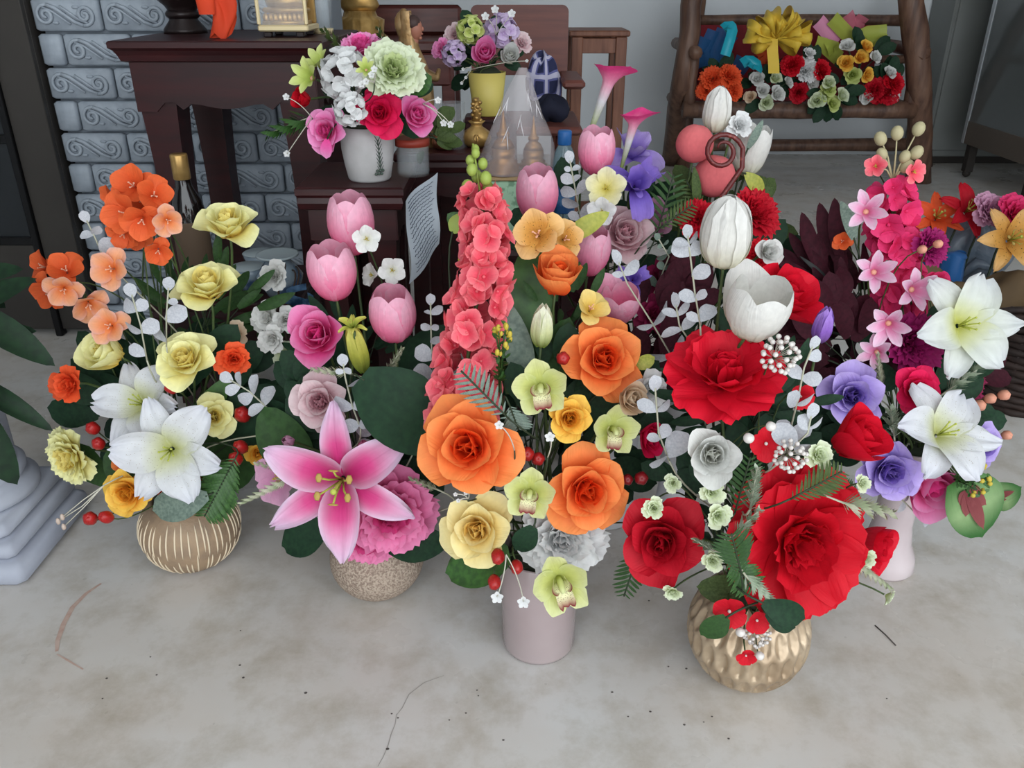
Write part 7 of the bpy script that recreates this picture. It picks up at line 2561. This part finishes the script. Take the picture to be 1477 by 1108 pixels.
def ribbon_thing(label, name, pts_list, D, wpx, m, base_px):
    root = bench_root(base_px, D, label, name, 'ribbon')
    def gen(off):
        parts = []
        for pts in pts_list:
            W = [P(x, y, D + off - .02 * i) for i, (x, y) in enumerate(pts)]
            k = mpp(P(*pts[0], D))
            n = len(W)
            def f(u, v):
                q = v * (n - 1)
                i = min(n - 2, int(q))
                p = W[i].lerp(W[i + 1], q - i)
                d = (W[i + 1] - W[i]).normalized()
                s_ = Vector((d.z, 0, -d.x)).normalized()
                return p + s_ * (u - .5) * wpx * k + Vector((0, -.012 * sin(u * pi), 0))
            parts.append(('strip', MB().grid(f, 5, 4 * n).mesh('strip', m), I4, None))
        return parts
    put(root, settle(gen, offsets(.16, .02)))
    return root
mt_ = mat('turquoise_satin', '#1f9fb4', .3)
ribbon_thing('turquoise satin ribbon loops beside the blue tulle', 'satin_ribbon', [[(1043, 42), (1051, 36), (1057, 42), (1054, 54), (1046, 80)], [(1070, 92), (1080, 86), (1094, 96), (1092, 102)]], 4.40, 15, mt_, 1070)
mb_ = tulle_mat('blue_tulle', '#235d94', .9)
ribbon_thing('royal blue tulle wrap at the bench left end', 'tulle_wrap', [[(1022, 96), (1018, 70), (1030, 44)], [(1032, 98), (1032, 70), (1044, 42)], [(1045, 98), (1042, 72), (1056, 50)], [(1015, 95), (1008, 75), (1018, 55)], [(1078, 100), (1066, 92), (1058, 88)]], 4.5, 20, mb_, 1032)
ribbon_thing('pale pink satin ribbon standing behind the bouquets', 'satin_ribbon', [[(1206, 62), (1192, 44), (1180, 30)]], 4.55, 20, mat('pink_satin', '#d58cab', .4), 1195)
ml_ = tulle_mat('lime_tulle', '#a3ad45', .85)
ribbon_thing('lime tulle wrap around the golden rose bouquet', 'tulle_wrap', [[(1235, 62), (1215, 42), (1200, 26)], [(1230, 60), (1250, 48), (1278, 46)], [(1240, 66), (1262, 56), (1276, 60)], [(1210, 84), (1190, 66), (1176, 62)], [(1205, 76), (1200, 66), (1192, 72)]], 4.52, 20, ml_, 1230)
ribbon_thing('rose pink tulle wrap behind lime tulle', 'tulle_wrap', [[(1232, 46), (1226, 30), (1222, 20)], [(1236, 44), (1240, 30), (1246, 24)]], 4.58, 18, tulle_mat('rose_tulle', '#c4697c', .85), 1235)
ribbon_thing('orange tulle wrap under the yellow bow', 'tulle_wrap', [[(1100, 92), (1102, 78), (1094, 70)], [(1104, 92), (1108, 80), (1112, 72)]], 4.46, 16, tulle_mat('orange_tulle', '#cf4f24', .9), 1102)

# ---------------------------------------------------------------- bagged flowers and brown paper on the floor at the right
m_bagc = mat('cloudy_plastic', '#7f8a97', .3, col2='#5f6f80', scale=12, bump=.6, bscale=25, alpha=.85)
p = Vector((XP(1403, 2.86, .1), 2.86, 0))
t = thing('plastic_bag', 'cloudy grey plastic bag bundle on the floor near cabinet', 'bag', p)
hB = P(1400, 314, 2.86).z
def bagf(u, v):
    a_, b_ = u * 2 * pi, v * pi
    r = 1 + .12 * sin(4 * a_ + 3 * v) + .08 * sin(9 * a_ - 7 * v) + .05 * sin(15 * a_ + 4)
    return (.115 * r * cos(a_) * sin(b_), .10 * r * sin(a_) * sin(b_), hB * .5 * (1 - cos(b_)) * (1 + .06 * sin(5 * a_)))
MB().grid(bagf, 48, 22, True).obj('bundle', m_bagc, t)
MB().tube([(-.085, -.07, .05), (-.04, -.1, .12), (.03, -.1, .1), (.085, -.07, .06)], [.012, .02, .018, .01], 8).obj('twist', m_bagc, t)
mblue = mat('blue_plastic', '#24578f', .35)
for (x, y, w, dw_, lb) in [(1350, 325, 30, 2.86, 'blue plastic wrap scrap beside the cloudy bag top'), (1378, 372, 44, 2.665, 'blue plastic wrap scrap in front of the cloudy bag')]:
    q = P(x, y, dw_)
    k = mpp(q) * w
    t = thing('plastic_wrap', lb, 'plastic', (q.x, q.y, 0))
    def wr(u, v, k=k):
        a_ = u * 2 * pi
        return (.5 * k * cos(a_) * (1 - .3 * v) * (1 + .15 * sin(3 * a_)), .3 * k * sin(a_), q.z * (.0 + 1.05 * v) + .1 * k * sin(2 * a_) * v + .001)
    MB().grid(wr, 20, 8, True).obj('crumple', mblue, t)
    MB().ball((0, 0, q.z * 1.02), .3 * k, 10, 6, (1.3, .8, .6)).obj('crumple_top', mblue, t)

for o_ in list(bpy.data.objects):
    if o_.parent is None and o_.name.split('.')[0] in ('plastic_bag', 'plastic_wrap') and o_.name not in [r_[0] for r_ in REG]:
        register_tree(o_)

def floor_flower(label, name, px, py, w, D, kind, pm, n=(0, .6, 1), roll=0):
    """flower stem standing on the floor"""
    keep = {}
    def gen(off):
        h = P(px, py, D + off)
        s = w * mpp(h)
        keep[off] = (h, s)
        M = T(h) @ aim(vec(n).normalized(), roll) @ S(s)
        return [(pn, me, M @ Mx, None) for pn, me, Mx in proto(kind, pm, 0)]
    best = settle(gen, offsets(.36, .02))
    h, s = keep[best[3]]
    pick = None
    for i in range(24):                               # foot of the stem on free floor
        f = Vector((h.x + .02 * (i % 5 - 2), h.y + .02 + .02 * (i // 5), 0))
        u = h - vec(n).normalized() * .25 * s
        mb = MB().tube([(0, 0, .001), (u - f) * .5 + Vector((0, .015, .02)), u - f], .004, 6)
        V = np.array(mb.v) + np.array(f)
        sf = (V.min(0), V.max(0), BVHTree.FromPolygons(V.tolist(), mb.f))
        hh = hits(sf)
        if pick is None or hh < pick[0]:
            pick = (hh, f, mb, sf)
        if hh == 0:
            break
    root = thing(name, label, 'flower', pick[1])
    put(root, best)
    pick[2].obj('stem', MATS['stem_dark'], root)
    register(root.name, pick[3])
floor_flower('dull red poinsettia beside the hot pink spike', 'poinsettia', 1352, 312, 64, 2.85, 'lily', 'orange_red', (-.2, .7, .8))
floor_flower('dull red poinsettia above the cloudy bag', 'poinsettia', 1398, 302, 70, 2.9, 'lily', 'deep_red', (.1, .7, .8), 1)
floor_flower('dusty pink ruffled flower above the cloudy bag', 'ruffled_flower', 1432, 303, 52, 2.8, 'peony', 'dusty_pink', (.1, .6, 1))
floor_flower('magenta flower by the cabinet leg', 'ruffled_flower', 1470, 310, 60, 2.7, 'peony', 'hot_pink', (.1, .5, 1))
floor_flower('golden poinsettia beside the cloudy bag', 'poinsettia', 1460, 345, 84, 2.56, 'lily', 'gold_orchid', (-.1, .5, 1), .5)
floor_flower('wine red flower head behind gold poinsettia', 'ruffled_flower', 1474, 325, 40, 2.65, 'minicarn', 'wine', (.1, .5, 1))

m_kraft = mat('brown_kraft_paper', '#5d4a31', .8, col2='#4b3a26', scale=6, bump=.3, bscale=9)
t = thing('kraft_paper', 'crumpled brown kraft paper sheet on the floor', 'paper', G(1420, 470))
g0 = t.location
def kp(u, v):
    x = -.26 + .62 * u
    y = -.10 + .22 * v
    return (x + .02 * sin(v * 9), y, .03 + .10 * v + .022 * sin(u * 17 + v * 5) * (.4 + v) + .02 * sin(u * 7 - v * 11))
MB().grid(kp, 26, 18).obj('sheet', m_kraft, t)
def kp2(u, v):
    return (-.2 + .5 * u, -.12 + .05 * v + .01 * sin(u * 12), .002 + .06 * v + .012 * sin(u * 15))
MB().grid(kp2, 22, 6).obj('folded_edge', m_kraft, t)
t = thing('dark_basket', 'dark brown woven basket behind the upper white lily', 'basket', (XP(1480, 1.95, .1), 1.95, 0))
m_bask = mat('dark_wicker', '#2a1a14', .7, col2='#1d120e', scale=30)
hk = P(1450, 478, 1.9).z
n_r = 12
for i in range(n_r):
    z = hk * (i + .5) / n_r
    rr = .10 + .02 * i / n_r
    MB().tube([((rr + .004 * sin(j * pi / 2 + i * pi)) * cos(2 * pi * j / 32), (rr + .004 * sin(j * pi / 2 + i * pi)) * sin(2 * pi * j / 32), z) for j in range(33)], hk / n_r * .55, 6).obj('weave_ring', m_bask, t)
for j in range(16):
    an = 2 * pi * j / 16
    MB().tube([(.10 * cos(an), .10 * sin(an), 0), (.121 * cos(an), .121 * sin(an), hk)], .005, 5).obj('stake', m_bask, t)

# ---------------------------------------------------------------- strappy plant at the left edge
pc = Vector((XP(-230, 1.16, .1), 1.16, 0))
t = thing('strap_leaf_plant', 'dark green strap leaved plant beside the white column', 'plant', pc)
m_pl = mat('plant_leaf', '#16301a', .55, col2='#0e2013', scale=10, spec=.25)
me = leaf_mesh('blade', m_pl)
MB().lathe([(0, 0), (.06, 0), (.08, .14), (.075, .14), (.07, .1), (0, .1)], 24).obj('pot', mat('brown_pot', '#3a2a22', .7), t)
for (b0, t0, dd, wd) in [((-60, 470), (35, 395), 1.18, .9), ((-60, 440), (78, 523), 1.14, 1.0), ((-60, 540), (75, 618), 1.10, .7), ((-70, 560), (25, 705), 1.08, 1.2), ((-80, 420), (20, 380), 1.2, 1.0), ((-70, 500), (40, 470), 1.16, 1.0), ((-60, 400), (5, 440), 1.2, 1.2), ((-80, 520), (-10, 640), 1.05, 1.1)]:
    A0, B0 = P(*b0, dd), P(*t0, dd - .03)
    L = (B0 - A0).length
    link('leaf', me, t, T(A0 - pc) @ frame(B0 - A0, vec((.2, .8, .7))) @ S(L * wd, L, L))
    MB().tube([(0, 0, .1), (A0 - pc) * .5 + Vector((0, 0, .08)), A0 - pc], .004, 5).obj('leaf_stalk', MATS['stem_dark'], t)
